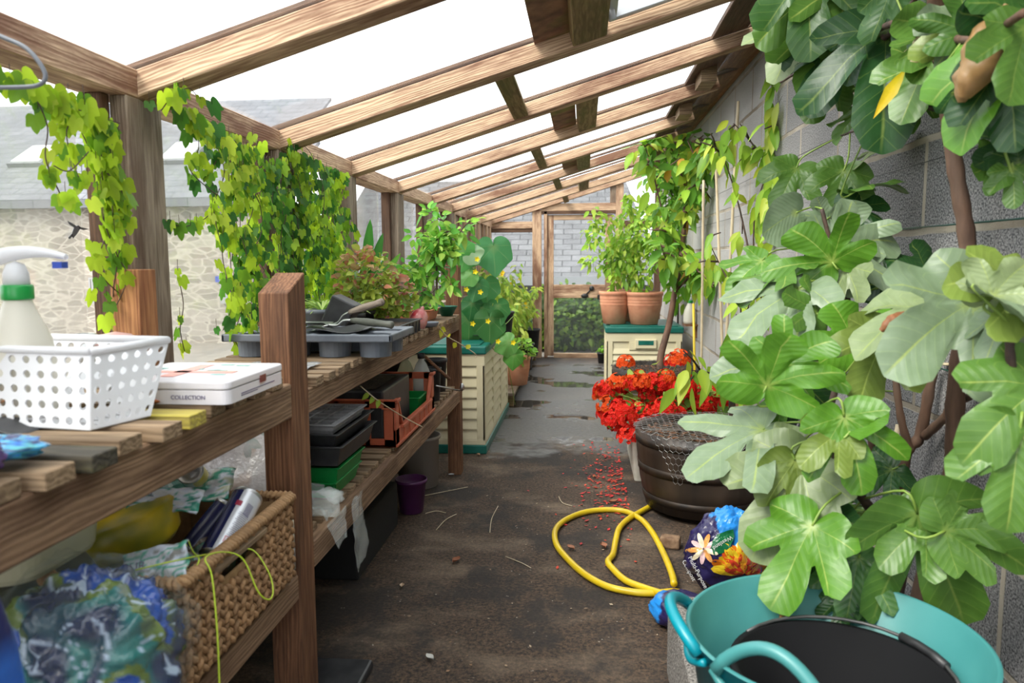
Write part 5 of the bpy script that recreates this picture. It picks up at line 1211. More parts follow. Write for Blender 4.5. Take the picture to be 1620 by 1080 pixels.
# fallen petals, dead leaves, twigs
def scatter(n, fn, size, cols, name, label, m, cat='debris', z=.003):
    q = MB()
    for i in range(n):
        x, y = fn(); s_ = size*R.uniform(.5, 1.3); a = R.uniform(0, 2*PI); c = R.choice(cols); k = R.uniform(.7, 1.2); c = (c[0]*k, c[1]*k, c[2]*k)
        u = Vector((math.cos(a), math.sin(a), R.uniform(-.2, .3)))*s_; v = Vector((-math.sin(a), math.cos(a), R.uniform(-.2, .3)))*s_*.6; p = Vector((x, y, z+s_*.25))
        q.add([p-u, p+v, p+u*1.2, p-v], [(0, 1, 2), (0, 2, 3)], c)
    return tag(q.build(name, m), label, cat, kind='stuff')
M_vc = mat('petal_litter', (1, 1, 1), col=True, rough=.7)
scatter(420, lambda: (min(.235, .22-abs(R.gauss(0, .13))), 3.95+abs(R.gauss(0, .0))+R.gauss(0, .38)), .010, [(.55, .02, .02), (.6, .06, .02), (.45, .02, .02)], 'fallen_petals', 'scatter of red geranium petals fallen on the floor', M_vc)
scatter(150, lambda: (R.uniform(-.6, .25), R.uniform(1.6, 7.5)), .006, [(.4, .3, .2), (.25, .14, .07), (.3, .2, .12)], 'floor_crumbs', 'crumbs of dry leaf and grit on the concrete floor', M_vc)
def dry_leaf(px, py, s_, lb, c=(.3, .12, .05)):
    p = at(px, py, Z=.004); q = MB(); a0 = R.uniform(0, 6)
    q.grid(lambda u, v: p+Vector((math.cos(a0)*(u-.5)*s_-math.sin(a0)*(v-.5)*s_*.6*math.sin(PI*min(.98, max(.04, u))), math.sin(a0)*(u-.5)*s_+math.cos(a0)*(v-.5)*s_*.6*math.sin(PI*min(.98, max(.04, u))), .004+.35*s_*((v-.5)**2*2+.25*(u-.5)**2))), 6, 4, col=c)
    return tag(q.build('fallen_leaf', M_vc), lb, 'leaf', 'fallen leaves on the floor')
for px, py, s_, lb, c in ((650, 790, .06, 'brown fallen leaf below the lower shelf rail', (.28, .13, .06)), (640, 778, .05, 'pale crumpled leaf below the lower shelf rail', (.4, .3, .2)), (757, 720, .035, 'small tan leaf at the foot of the left storage box', (.42, .25, .15)), (636, 928, .03, 'pale tan leaf alone on the dark floor', (.5, .36, .24)), (722, 888, .05, 'reddish leaf on the middle of the floor', (.25, .09, .04)), (680, 1042, .035, 'whitish scrap on the floor near the bench post', (.6, .58, .52)), (955, 865, .05, 'brown leaf inside the hose loop', (.3, .12, .06)), (903, 868, .045, 'brown leaf at the left side of the hose loop', (.3, .13, .07)), (970, 795, .05, 'brown leaf just beyond the hose', (.32, .12, .06)), (714, 752, .03, 'white scrap by the far bench post', (.6, .6, .6)), (940, 755, .03, 'orange leaf among the fallen petals', (.45, .2, .08))): dry_leaf(px, py, s_, lb, c)
for pts, lb in (([(775, 842), (778, 820), (788, 800)], 'curved dry twig in the middle of the aisle'), ([(690, 838), (705, 822), (722, 813)], 'thin twig beside the lower shelf'), ([(665, 785), (700, 778), (740, 770)], 'longest pale twig near the far bench post'), ([(800, 880), (825, 890), (840, 898)], 'faint dark twig on the open floor'), ([(673, 812), (690, 808), (705, 811)], 'short green twig beside the lower shelf'), ([(905, 800), (890, 795), (884, 785)], 'twig touching the far side of the hose')):
    q = MB(); q.tube(smooth_path([at(a, b, Z=.004) for a, b in pts]), .0018, 5); tag(q.build('twig', M_cane), lb, 'twig')

# decal on the glass, sign on the barn
M_dec = mat('grey_decal', (.16, .16, .2), rough=.5)
q = MB(); xg = GX-.046
def dec(pts): k = len(pts); P = [at(a, b, X=xg) for a, b in pts]; q.add(P+[p-Vector((.001, 0, 0)) for p in P], [tuple(range(k)), tuple(range(k, 2*k))[::-1]]+[(i, (i+1) % k, k+(i+1) % k, k+i) for i in range(k)])
dec([(113, 372), (117, 360), (124, 356), (128, 360), (122, 370), (116, 377)]); dec([(124, 358), (132, 360), (141, 362), (133, 364), (126, 362)]); dec([(118, 360), (110, 355), (107, 349), (114, 353), (121, 357)]); dec([(113, 370), (108, 376), (111, 378), (116, 372)])
tag(q.build('window_decal', M_dec), 'small grey bird shaped decal stuck on the leftmost pane', 'decal')
q = MB(); a = at(347, 442, Y=10.97); q.box((a.x-.05, 10.94, a.z-.04), (a.x+.05, 11.0, a.z+.05)); tag(q.build('blue_sign', M_blue), 'tiny blue sign on the barn wall', 'sign')
# ================================================================ PLANTS
M_leaf = mat('leaf_green', (1, 1, 1), col=True, rough=.42, transl=.45, spec=.35)
M_vine = mat('vine_leaf_green', (1, 1, 1), col=True, rough=.4, transl=.62, spec=.3)
M_leafg = mat('fig_leaf_green', (1, 1, 1), (.75, .8, .7), col=True, rough=.38, transl=.22, spec=.45, scale=30)
def veins(m):
    nt = m.node_tree; N = nt.nodes; L = nt.links; b = N['Principled BSDF']; src = b.inputs['Base Color'].links[0].from_socket
    a = N.new('ShaderNodeAttribute'); a.attribute_name = 'Vein'; sp = N.new('ShaderNodeSeparateXYZ'); L.new(a.outputs['Vector'], sp.inputs[0])
    def mt(op, x, y=0, z=0):
        n = N.new('ShaderNodeMath'); n.operation = op
        for i, q in enumerate((x, y, z)):
            if isinstance(q, (int, float)): n.inputs[i].default_value = q
            else: L.new(q, n.inputs[i])
        return n.outputs[0]
    s_ = mt('SUBTRACT', mt('MULTIPLY', sp.outputs[0], 9), mt('MULTIPLY', sp.outputs[1], 7))
    f = mt('ABSOLUTE', mt('SUBTRACT', mt('FRACT', s_), .5)); ln = mt('MULTIPLY', mt('GREATER_THAN', f, .455), mt('GREATER_THAN', sp.outputs[0], .03))
    mx = N.new('ShaderNodeMix'); mx.data_type = 'RGBA'; mx.blend_type = 'ADD'; L.new(mt('MULTIPLY', ln, .22), mx.inputs[0]); L.new(src, mx.inputs[6]); mx.inputs[7].default_value = (.16, .2, .04, 1)
    L.new(mx.outputs[2], b.inputs['Base Color'])
    n2 = N.new('ShaderNodeTexNoise'); n2.inputs['Scale'].default_value = 60; bp = N.new('ShaderNodeBump'); bp.inputs['Strength'].default_value = .35; bp.inputs['Distance'].default_value = .0012
    L.new(mt('ADD', mt('MULTIPLY', f, -2.0), n2.outputs[0]), bp.inputs['Height']); L.new(bp.outputs[0], b.inputs['Normal'])
veins(M_leafg)
M_petal = mat('geranium_petal', (1, 1, 1), col=True, rough=.6, transl=.25, spec=.2)
M_bark = mat('brown_bark', (.07, .035, .022), (.17, .09, .055), (.22, .16, .12), scale=30, stretch=(1, 1, .25), rough=.75, bump=.4, c3amt=.4)
M_dbark = mat('dark_bark', (.03, .018, .014), (.09, .05, .035), scale=40, rough=.7, bump=.4)
M_gstem = mat('green_stem', (.16, .26, .04), (.26, .36, .07), scale=30, rough=.5)
def mixc(a, b, t): return tuple(a[i]*(1-t)+b[i]*t for i in range(3))
def pick(cols): 
    c = R.choice(cols); k = R.uniform(.8, 1.2); return (c[0]*k, c[1]*k, c[2]*k)
PROF = {'ovate': [(0, .02), (.12, .55), (.35, 1), (.65, .8), (.87, .35), (1, .0)], 'heart': [(0, .3), (.06, .85), (.25, 1), (.55, .72), (.82, .3), (1, 0)],
        'strap': [(0, .5), (.2, .8), (.5, 1), (.75, .8), (.92, .4), (1, 0)], 'round': [(0, .25), (.12, .8), (.4, 1), (.72, .85), (.92, .45), (1, .12)],
        'lance': [(0, .05), (.2, .6), (.45, 1), (.75, .55), (1, 0)]}
def leaf(q, base, d, n, L, W, shape='ovate', col=(.2, .4, .05), fold=.25, droop=.3, wave=0, tipc=None):
    d = Vector(d).normalized(); n = Vector(n); n = n-d*n.dot(d); n = n.normalized() if n.length > 1e-4 else d.orthogonal().normalized(); s = d.cross(n)
    vs = []; cs = []; pr = PROF[shape]
    for t, w_ in pr:
        p = base+d*(t*L)+Vector((0, 0, -droop*L*t*t)); hw = W*.5*w_; wv = wave*W*math.sin(t*9+base.x*50)
        c = mixc(col, tipc, t) if tipc else col; cm = (c[0]*1.18+.01, c[1]*1.15+.01, c[2]*1.1)
        vs += [p-s*hw+n*(fold*hw+wv), p, p+s*hw+n*(fold*hw-wv)]; cs += [c, cm, c]
    k = len(pr); fs = []
    for i in range(k-1):
        a = i*3; fs += [(a, a+3, a+4, a+1), (a+1, a+4, a+5, a+2)]
    q.add(vs, fs, cs, smooth=True)
IVY = [(0, 1.0), (14, .82), (27, .62), (44, .78), (58, .62), (80, .5), (110, .52), (140, .5), (165, .32), (180, .12)]
FIG = [(0, 1.0), (9, .98), (17, .86), (22, .62), (26, .38), (32, .52), (38, .84), (46, .95), (55, .9), (62, .7), (69, .38), (76, .40), (84, .56), (94, .62), (108, .58), (124, .47), (142, .38), (160, .3), (172, .2), (180, .1)]
FIG3 = [(0, 1.0), (12, .97), (22, .82), (28, .48), (34, .47), (42, .78), (54, .88), (66, .82), (78, .55), (98, .62), (118, .52), (140, .42), (160, .32), (180, .1)]
def palm(q, base, d, n, L, tab, col, droop=.25, cup=.12, wav=.03, vein=None, rings=(.28, .62, 1.0), axes=(0, 46, 95), seed=0, edge=None, sx=1.0, vw=2.2):
    d = Vector(d).normalized(); n = Vector(n); n = (n-d*n.dot(d)).normalized(); s = d.cross(n)
    def rad(a):
        a = abs(a)
        for i in range(len(tab)-1):
            if tab[i][0] <= a <= tab[i+1][0]:
                t = (a-tab[i][0])/(tab[i+1][0]-tab[i][0]); t = t*t*(3-2*t); return tab[i][1]*(1-t)+tab[i+1][1]*t
        return tab[-1][1]
    st = set()
    for a, _ in tab: st.add(a)
    for i in range(len(tab)-1): st.add((tab[i][0]+tab[i+1][0])/2)
    if vein:
        for a in axes: st |= {a, a+vw, abs(a-vw)}
    ang = sorted(st); ang = [-a for a in ang[::-1] if 0 < a < 180]+ang
    vs = [base]; cs = [vein or col]; k0 = len(q.v)
    vset = set(axes)|{-a for a in axes} if vein else set()
    for r in rings:
        for a in ang:
            ra = rad(a)*r*L; th = math.radians(a); x, y = ra*math.sin(th)*sx, ra*math.cos(th)
            nz = noise.noise(Vector((x/L*2.6+seed, y/L*2.6, seed)))
            p = base+s*x+d*y+n*(cup*abs(x)-wav*L*4*nz*r)+Vector((0, 0, -droop*(max(0, y)**2+.6*x*x)/L))
            if vein:
                ax = min(axes, key=lambda t: abs(abs(a)-t)); dl = math.radians(abs(a)-ax); q.ex[k0+len(vs)] = (ra/L*math.cos(dl), ra/L*abs(math.sin(dl)), 0)
            vs.append(p); c = col
            if a in vset and r < .9: c = vein
            elif edge and r > .9: c = edge
            cs.append(c)
    m = len(ang); fs = [(0, 1+i, 1+(i+1) % m) for i in range(m-1)]+[(0, m, 1)]
    for r in range(len(rings)-1):
        o = 1+r*m
        for i in range(m): fs.append((o+i, o+m+i, o+m+(i+1) % m, o+(i+1) % m))
    q.add(vs, fs, cs, smooth=True)
def rdir(): 
    while 1:
        v = Vector((R.uniform(-1, 1), R.uniform(-1, 1), R.uniform(-1, 1)))
        if .1 < v.length < 1: return v.normalized()
CAMD = lambda p: (O-p).normalized()
# ---------------------------------------------------------------- hanging vines on the glazed side
VG = [(.40, .56, .03), (.34, .52, .03), (.42, .60, .04), (.20, .38, .03), (.12, .27, .025), (.36, .5, .03), (.5, .62, .06)]
VD = [(.05, .17, .03), (.09, .24, .03), (.16, .34, .03), (.26, .44, .04), (.05, .15, .03)]
def vine(label, origin, strands, cols, sz, kind='ivy'):
    t = thing('hanging_vine', origin, label, 'vine'); st = MB(); lf = MB(); n_ = 0
    for (pts, dens, w_, s_) in strands:
        path = smooth_path(pts, 6); st.tube(path, .0013, 4); tot = sum((path[i+1]-path[i]).length for i in range(len(path)-1)); N_ = int(tot*dens*.8)
        for k in range(N_):
            u = R.random()*(len(path)-1); i = int(u); p = path[i].lerp(path[min(i+1, len(path)-1)], u-i)
            p = p+Vector((R.gauss(0, w_*.5), R.gauss(0, w_), R.gauss(0, w_*.5)))
            p.x = max(p.x, XL-.04); L_ = s_*.72*R.uniform(.65, 1.25)
            dd = Vector((R.uniform(-.3, .6), R.uniform(-.7, .7), -1)); nn = Vector((1, -.8, .3))+rdir()*.9
            palm(lf, p, dd, nn, L_, IVY, pick(cols), droop=.15, cup=.15, wav=.02, rings=(.5, 1.0), seed=n_ % 17); n_ += 1
            if R.random() < .3: st.tube([p, p+Vector((0, 0, .03))], .0008, 3)
    st.build('stem', M_dbark, t); lf.build('foliage', M_vine, t)
def A_(px, py, X): return at(px, py, X=X)
def hang(px, py, X, dz, j=.03):
    p = A_(px, py, X); k = max(3, int(dz/.08)); return [p+Vector((R.gauss(0, j*.4), R.gauss(0, j), -dz*i/k)) for i in range(k+1)]
s1 = [([A_(-60, 90, -1.04), A_(20, 128, -1.04), A_(100, 165, -1.04), A_(190, 195, -1.04)], 120, .022, .05)]
for px, py, dz in ((150, 185, .30), (165, 190, .42), (178, 200, .40), (120, 175, .14), (185, 200, .48), (160, 185, .22)): s1.append((hang(px, py, -1.05, dz), 85, .02, .042))
s1.append(([A_(55, 150, -1.03), A_(75, 200, -1.03), A_(72, 250, -1.03), A_(92, 300, -1.03), A_(108, 330, -1.03)], 60, .014, .035))
s1.append(([A_(140, 240, -1.03), A_(110, 270, -1.03), A_(85, 262, -1.03)], 20, .01, .025))
vine('sparse lime green vine trailing from the eaves beam in the leftmost pane', A_(100, 160, -1.05), s1, VG, .045)
s2 = [([A_(262, 160, -1.03), A_(300, 190, -1.03), A_(350, 215, -1.03), A_(420, 245, -1.03)], 130, .03, .045), ([A_(255, 175, -1.0), A_(275, 150, -.98), A_(300, 140, -.96), A_(320, 165, -.97)], 60, .02, .05)]
for px, py, dz in ((315, 200, .18), (330, 210, .30), (345, 215, .44), (355, 220, .55), (368, 225, .66), (380, 230, .70), (392, 235, .74), (405, 240, .74), (418, 245, .72), (430, 250, .6), (375, 228, .5), (398, 236, .62), (425, 248, .4), (362, 222, .35)): s2.append((hang(px, py, -1.03, dz), 80, .022, .040))
s2.append(([A_(262, 350, -1.03), A_(292, 358, -1.03), A_(325, 345, -1.03), A_(345, 320, -1.03)], 45, .012, .04))
s2.append(([A_(280, 430, -1.08), A_(290, 480, -1.08), A_(285, 520, -1.08), A_(292, 555, -1.08)], 45, .012, .035))
vine('dense lime green vine hanging between the first and second uprights', A_(350, 215, -1.03), s2, VG+VD[:2], .04)
s3 = [([A_(450, 235, -1.05), A_(500, 262, -1.05), A_(545, 285, -1.05)], 130, .03, .04)]
for k in range(22): s3.append((hang(452+k*4.3, 258+k*1.6, -1.065, R.uniform(.45, .72)), 75, .03, .042))
vine('dark and lime green vine filling the pane behind the near bench post', A_(500, 260, -1.05), s3, VD+VG[:4], .04)
s4 = []
for (a, b) in (((440, 250), .55), ((436, 255), .65), ((447, 250), .5)): s4.append((hang(a[0], a[1], -1.0, b), 55, .02, .04))
s4.append(([at(455, 215, Y=2.75), at(490, 240, Y=2.75), at(512, 300, Y=2.75), at(510, 345, Y=2.75)], 22, .01, .04))
vine('strand of darker leaves looping in front of the second upright', A_(440, 250, -1.0), s4, VD, .04)
# ---------------------------------------------------------------- shrubs with branches
def shrub(name, label, cat, loc, trunk, tr, branches, per_m, L_, W_, cols, shape='ovate', spread=.06, droop=.35, bark=M_dbark, down=.6, M_=M_leaf, group=None, twig=.5, sub=0):
    t = thing(name, loc, label, cat, group)
    st = MB(); st.tube(smooth_path(trunk, 6), [tr*(1-.5*i/(len(trunk)*6)) for i in range((len(trunk)-1)*6+1)], 8, m=0); st.build('trunk', bark, t)
    b_ = MB(); lf = MB(); allb = [smooth_path(b, 5) for b in branches]
    if sub:
        ex_ = []
        for p in allb:
            for k in range(sub):
                i = R.randrange(1, len(p)); o = p[i]; v = rdir()*R.uniform(.5, 1.2)*spread*3+Vector((0, 0, R.uniform(-.03, .06))); ex_.append([o, o+v*.5+Vector((0, 0, .01)), o+v])
        allb += ex_
    for p in allb: b_.tube(p, [max(.0012, tr*.32*(1-.75*i/len(p))) for i in range(len(p))], 5)
    b_.keep_in().build('branches', bark, t)
    for p in allb:
        tot = sum((p[i+1]-p[i]).length for i in range(len(p)-1))
        for k in range(max(1, int(tot*per_m))):
            u = R.uniform(.08, 1)*(len(p)-1); i = int(u); a = p[i].lerp(p[min(i+1, len(p)-1)], u-i); r_ = rdir(); off = r_*R.uniform(.1, 1)*spread
            d = (r_+Vector((0, 0, -down))).normalized(); b0 = a+off; b0.x = min(b0.x, XW-.02)
            k_ = R.uniform(.6, 1.2)
            if b0.x+d.x*L_*k_ > XW-.01: d.x = -abs(d.x)*.3
            if twig and R.random() < twig: st2 = b_
            leaf(lf, b0, d, Vector((-.2, -1, .6))+rdir()*.8, L_*k_, W_*k_, shape, pick(cols), fold=.3, droop=droop*R.uniform(.3, 1.2))
    lf.keep_in().build('foliage', M_, t); return t
def B_(*pts, Y=None):
    return [at(px, py, Y=y) for (px, py, y) in pts]
CG = [(.26, .44, .04), (.36, .52, .05), (.46, .56, .07), (.19, .37, .04), (.42, .5, .05), (.3, .48, .05)]
b1 = [B_((1162, 560, 3.65), (1190, 440, 3.8), (1196, 330, 3.8), (1240, 200, 3.75), (1272, 110, 3.7)), B_((1193, 440, 3.8), (1170, 330, 3.9), (1145, 250, 4.0), (1130, 230, 4.0)),
      B_((1195, 340, 3.8), (1235, 320, 3.75), (1270, 300, 3.7), (1300, 275, 3.6)), B_((1195, 420, 3.8), (1225, 380, 3.7), (1240, 300, 3.7), (1215, 230, 3.8)), B_((1215, 260, 3.8), (1180, 215, 3.9), (1160, 195, 3.9)),
      B_((1180, 490, 3.7), (1150, 440, 3.9), (1120, 380, 4.0)), B_((1170, 540, 3.6), (1190, 500, 3.5), (1205, 470, 3.5)), B_((1240, 200, 3.75), (1275, 175, 3.7), (1290, 150, 3.6)),
      B_((1160, 600, 3.6), (1125, 590, 3.5), (1090, 585, 3.4)), B_((1160, 610, 3.6), (1195, 595, 3.4), (1215, 600, 3.3))]
shrub('young_fruit_tree', 'open young fruit tree with drooping yellow green leaves in the near barrel', 'tree', (B1[0]+.1, B1[1], .36), [Vector((.72, 3.6, .36))]+B_((1158, 640, 3.6), (1163, 580, 3.6), (1178, 500, 3.7), (1193, 430, 3.8)), .018, b1, 26, .10, .048, CG, spread=.05, droop=.5, down=1.1, sub=3)
b2 = [B_((1065, 490, 5.6), (1078, 400, 5.7), (1086, 300, 5.8), (1092, 215, 5.9)), B_((1078, 400, 5.7), (1050, 340, 5.7), (1030, 260, 5.7), (1015, 220, 5.6)), B_((1082, 360, 5.7), (1105, 300, 5.5), (1115, 250, 5.4)), B_((1086, 300, 5.8), (1060, 230, 5.8), (1040, 200, 5.7)),
      B_((1088, 270, 5.8), (1110, 220, 5.5), (1125, 240, 5.3)), B_((1070, 460, 5.6), (1100, 430, 5.4), (1118, 440, 5.2)), B_((1075, 420, 5.6), (1055, 410, 5.5), (1045, 385, 5.4))]
shrub('fruit_tree', 'dense green and yellowing fruit tree trained up the wall from the farther barrel', 'tree', (B2[0], B2[1], .37), [Vector((.56, 5.55, .37))]+B_((1046, 560, 5.55), (1058, 515, 5.6), (1066, 470, 5.6), (1078, 400, 5.7), (1086, 300, 5.8)), .028, b2, 48, .115, .06, CG[:4]*3+[(.14, .32, .03), (.1, .26, .03)]*5+[(.55, .3, .03)], spread=.07, droop=.4, down=.7, sub=4, bark=M_bark)
b3 = [B_((x, y, 6.9), (x+R.randint(-12, 12), y-60, 6.9), (x+R.randint(-22, 22), y-R.randint(110, 190), 6.9)) for x, y in ((1060, 430), (1075, 420), (1055, 400), (1085, 400), (1095, 330), (1070, 330))]
shrub('climbing_plant', 'bright green climber on the wall behind the terracotta pots', 'climber', (.82, 6.98, 0), [Vector((.86, 7.0, 0)), Vector((.86, 7.0, .8)), Vector((.85, 6.95, 1.3))], .01, b3, 95, .075, .04, [(.1, .3, .03), (.18, .4, .04), (.28, .46, .05)], spread=.10, droop=.3, sub=3)
# tomatoes in the terracotta pots
for k, (px, Y) in enumerate(((972, 6.42), (1019, 6.38), (997, 6.72))):
    x = at(px, 500, Y=Y).x; z = .86; p0 = Vector((x, Y, z)); top = [(955, 345), (1010, 355), (1000, 330)][k]
    br = []
    for j in range(7):
        e = at(top[0]+R.randint(-28, 30), top[1]+R.randint(-14, 75), Y=Y+R.uniform(-.1, .1)); e.x = min(e.x, .86); m = p0.lerp(e, .5)+Vector((R.uniform(-.06, .06), 0, .08)); br.append([p0+Vector((R.uniform(-.05, .05), R.uniform(-.05, .05), 0)), m, e, e+Vector((R.uniform(-.12, .12), 0, -.05))])
    shrub('tomato_plant', ['leggy tomato plant in the left terracotta pot', 'leggy tomato plant in the right terracotta pot', 'leggy tomato plant in the rear terracotta pot'][k], 'plant', p0, [p0, br[0][1]], .006, br, 42, .065, .035, [(.3, .52, .06), (.4, .6, .08), (.18, .38, .04), (.5, .62, .1)], spread=.045, droop=.4, bark=M_gstem, sub=4)
x = at(952, 566, Y=8.6).x; shrub('seedling', 'bright green seedling in the small black pot by the end door', 'plant', (x, 8.6, .105), [Vector((x, 8.6, .1)), Vector((x, 8.6, .18))], .003, [[Vector((x, 8.6, .12)), Vector((x+.02, 8.6, .2))], [Vector((x, 8.6, .12)), Vector((x-.03, 8.6, .19))]], 120, .05, .03, [(.2, .45, .04)], spread=.03, bark=M_gstem)
# ---------------------------------------------------------------- geraniums
t = thing('red_geraniums', (.43, 4.25, .26), 'mass of bright red and orange red geraniums spilling from the pale trough', 'flowers')
heads = [(962, 640), (958, 605), (975, 590), (990, 572), (1000, 600), (1008, 580), (1020, 590), (1035, 585), (1050, 580), (1065, 592), (1048, 605), (1030, 615), (985, 615), (975, 640), (965, 665), (985, 680), (990, 650), (1010, 612), (1078, 598), (1062, 612), (1085, 620), (1100, 628), (1085, 640), (1072, 640), (1055, 645), (1040, 650), (1070, 655), (1095, 640), (950, 625), (960, 652), (972, 672), (1022, 600), (1070, 573), (1072, 571), (1145, 630), (1138, 638), (1150, 622), (1105, 600), (1120, 650), (995, 692), (1000, 586), (968, 617), (982, 632), (1085, 605), (1040, 598), (1055, 590), (998, 668), (1110, 640), (1010, 655), (1025, 640), (1022, 668), (1045, 665), (1005, 640), (1060, 668), (985, 605), (1118, 625), (1128, 612), (1092, 590), (1012, 598), (1030, 625), (955, 618), (978, 660)]
RD, OR_ = (.68, .012, .012), (.72, .085, .01)
fst = MB(); base0 = Vector((.42, 4.25, .26))
for i, (px, py) in enumerate(heads):
    if py < 612 and px < 1140 and py > 575: py = py+10+(612-py)*.3
    Y = 4.22+R.uniform(-.22, .15)-(.15 if py > 640 else 0); p = at(px+R.randint(-3, 3), py+R.randint(-3, 3), Y=Y); p.x = min(p.x, .86); c0 = OR_ if (px < 1075 and py < 612 and R.random() < .75) or (px < 975 and R.random() < .5) else RD
    q = MB(); r = R.uniform(.042, .064)
    for k in range(58):
        d = rdir(); d.z = abs(d.z)*.8-.2; d.y -= .25; d.normalize(); o = p+d*r; kk = R.uniform(.75, 1.15); c = tuple(v*kk for v in mixc(c0, OR_, R.random()*.3)); u = d.orthogonal().normalized(); v = d.cross(u); a0 = R.uniform(0, 6)
        for j in range(5):
            a = a0+2*PI*j/5; e = u*math.cos(a)+v*math.sin(a); f = -u*math.sin(a)+v*math.cos(a); l = .0135
            q.add([o, o+e*l*.6+f*l*.42+d*.004, o+e*l+d*.003, o+e*l*.6-f*l*.42+d*.004], [(0, 1, 2, 3)], c)
    q.build('flower_head', M_petal, t); b0 = base0+Vector((R.uniform(-.12, .12), R.uniform(-.25, .25), 0)); fst.tube(smooth_path([b0, (b0+p)/2+Vector((0, 0, .05)), p], 4), .0022, 4)
fst.build('flower_stalks', M_gstem, t)
lf = MB()
for k in range(330):
    px, py = R.gauss(1040, 55), R.gauss(640, 24); Y = 4.25+R.uniform(-.15, .25)
    if R.random() < .4: px, py = R.gauss(1115, 22), R.gauss(640, 16)
    if py > 690 or px > 1165 or px < 965: continue
    p = at(px, py, Y=Y); p.x = min(p.x, .85); L_ = R.uniform(.03, .055)
    leaf(lf, p, Vector((R.uniform(-1, 1), -.3, R.uniform(-.2, .6))), Vector((0, -.8, 1))+rdir()*.5, L_, L_*1.15, 'round', pick([(.2, .38, .07), (.3, .48, .1), (.14, .3, .05), (.4, .52, .1)]), fold=.3, droop=.1)
lf.build('foliage', M_leaf, t)
# ---------------------------------------------------------------- fig tree
fig = thing('fig_tree', (.80, 1.75, 0), 'large fig with big lobed leaves growing up the block wall on the right', 'tree')
def S_(pts, r, name, m=M_bark, n=10):
    P = [Vector(p) if isinstance(p, Vector) else at(*p[:2], Y=p[2]) for p in pts]
    for p in P: p.x = min(p.x, XW-.012-r[0])
    sp = smooth_path(P, 6); k = len(sp); rs = [(r[0]+(r[1]-r[0])*i/(k-1))*(1+.09*math.sin(i*2.3)) for i in range(k)]
    q = MB(); q.tube(sp, rs, n); q.build(name, m, fig); return sp
stems = []
T_ = [Vector((.85, 1.9, -.0)), Vector((.855, 1.93, .3)), (1505, 760, 1.78), (1512, 620, 1.76), (1532, 470, 1.74), (1530, 380, 1.74), (1512, 270, 1.74), (1495, 150, 1.74), (1485, 40, 1.7), (1470, -60, 1.65)]
stems += S_(T_, (.022, .014), 'trunk')
stems += S_([Vector((.80, 2.15, 0)), Vector((.80, 2.1, .25)), (1405, 860, 1.98), (1432, 720, 1.98), (1455, 690, 1.98), (1487, 600, 1.96), (1497, 578, 1.95)], (.02, .011), 'trunk', M_bark)
q = MB(); p = at(1497, 576, Y=1.94); q.blob(p, (.011, .011, .004)); q.build('cut_end', M_cane, fig)
stems += S_([(1440, 715, 1.97), (1425, 660, 1.97), (1415, 585, 1.97)], (.011, .008), 'branch')
stems += S_([(1462, 690, 1.97), (1500, 662, 1.9), (1540, 640, 1.85), (1590, 600, 1.6)], (.012, .008), 'branch')
sA = S_([Vector((.70, 1.75, .0)), Vector((.69, 1.72, .2)), (1430, 870, 1.62), (1390, 820, 1.6), (1340, 755, 1.58), (1300, 680, 1.6), (1280, 630, 1.6)], (.014, .007), 'branch', M_dbark)
sB = S_([(1300, 690, 1.6), (1345, 520, 1.9), (1330, 440, 2.0), (1318, 400, 2.0), (1300, 330, 2.0)], (.008, .005), 'branch', M_dbark)
sC = S_([(1640, 700, 1.25), (1612, 640, 1.25), (1598, 560, 1.22), (1600, 515, 1.22)], (.009, .006), 'branch', M_dbark)
sD = S_([Vector((.865, 2.5, 0)), (1378, 740, 2.3), (1362, 600, 2.35), (1340, 480, 2.4)], (.012, .008), 'trunk', M_bark)
sE = S_([(1492, 110, 1.72), (1440, 40, 1.8), (1380, 50, 2.0), (1320, 90, 2.3), (1270, 110, 2.5), (1235, 130, 2.7)], (.010, .004), 'branch', M_dbark)
sF = S_([(1535, 190, 1.75), (1460, 170, 1.85), (1420, 190, 1.95), (1330, 215, 2.3), (1250, 260, 2.7)], (.006, .002), 'branch', M_dbark)
sG = S_([(1488, 60, 1.7), (1550, 60, 1.4), (1620, 20, 1.2)], (.009, .006), 'branch', M_bark)
sH = S_([(1350, -30, 2.0), (1380, 10, 2.0), (1400, 60, 1.98), (1460, -20, 1.8)], (.008, .006), 'branch', M_dbark)
allst = stems+sA+sB+sC+sD+sE+sF+sG+sH
PAL = (.30, .40, .25); PAL2 = (.36, .45, .22); MID = (.13, .28, .045); BRT = (.15, .38, .03); DRK = (.03, .11, .028); OLV = (.26, .36, .07); VE = (.42, .5, .12); VEB = (.35, .5, .08)
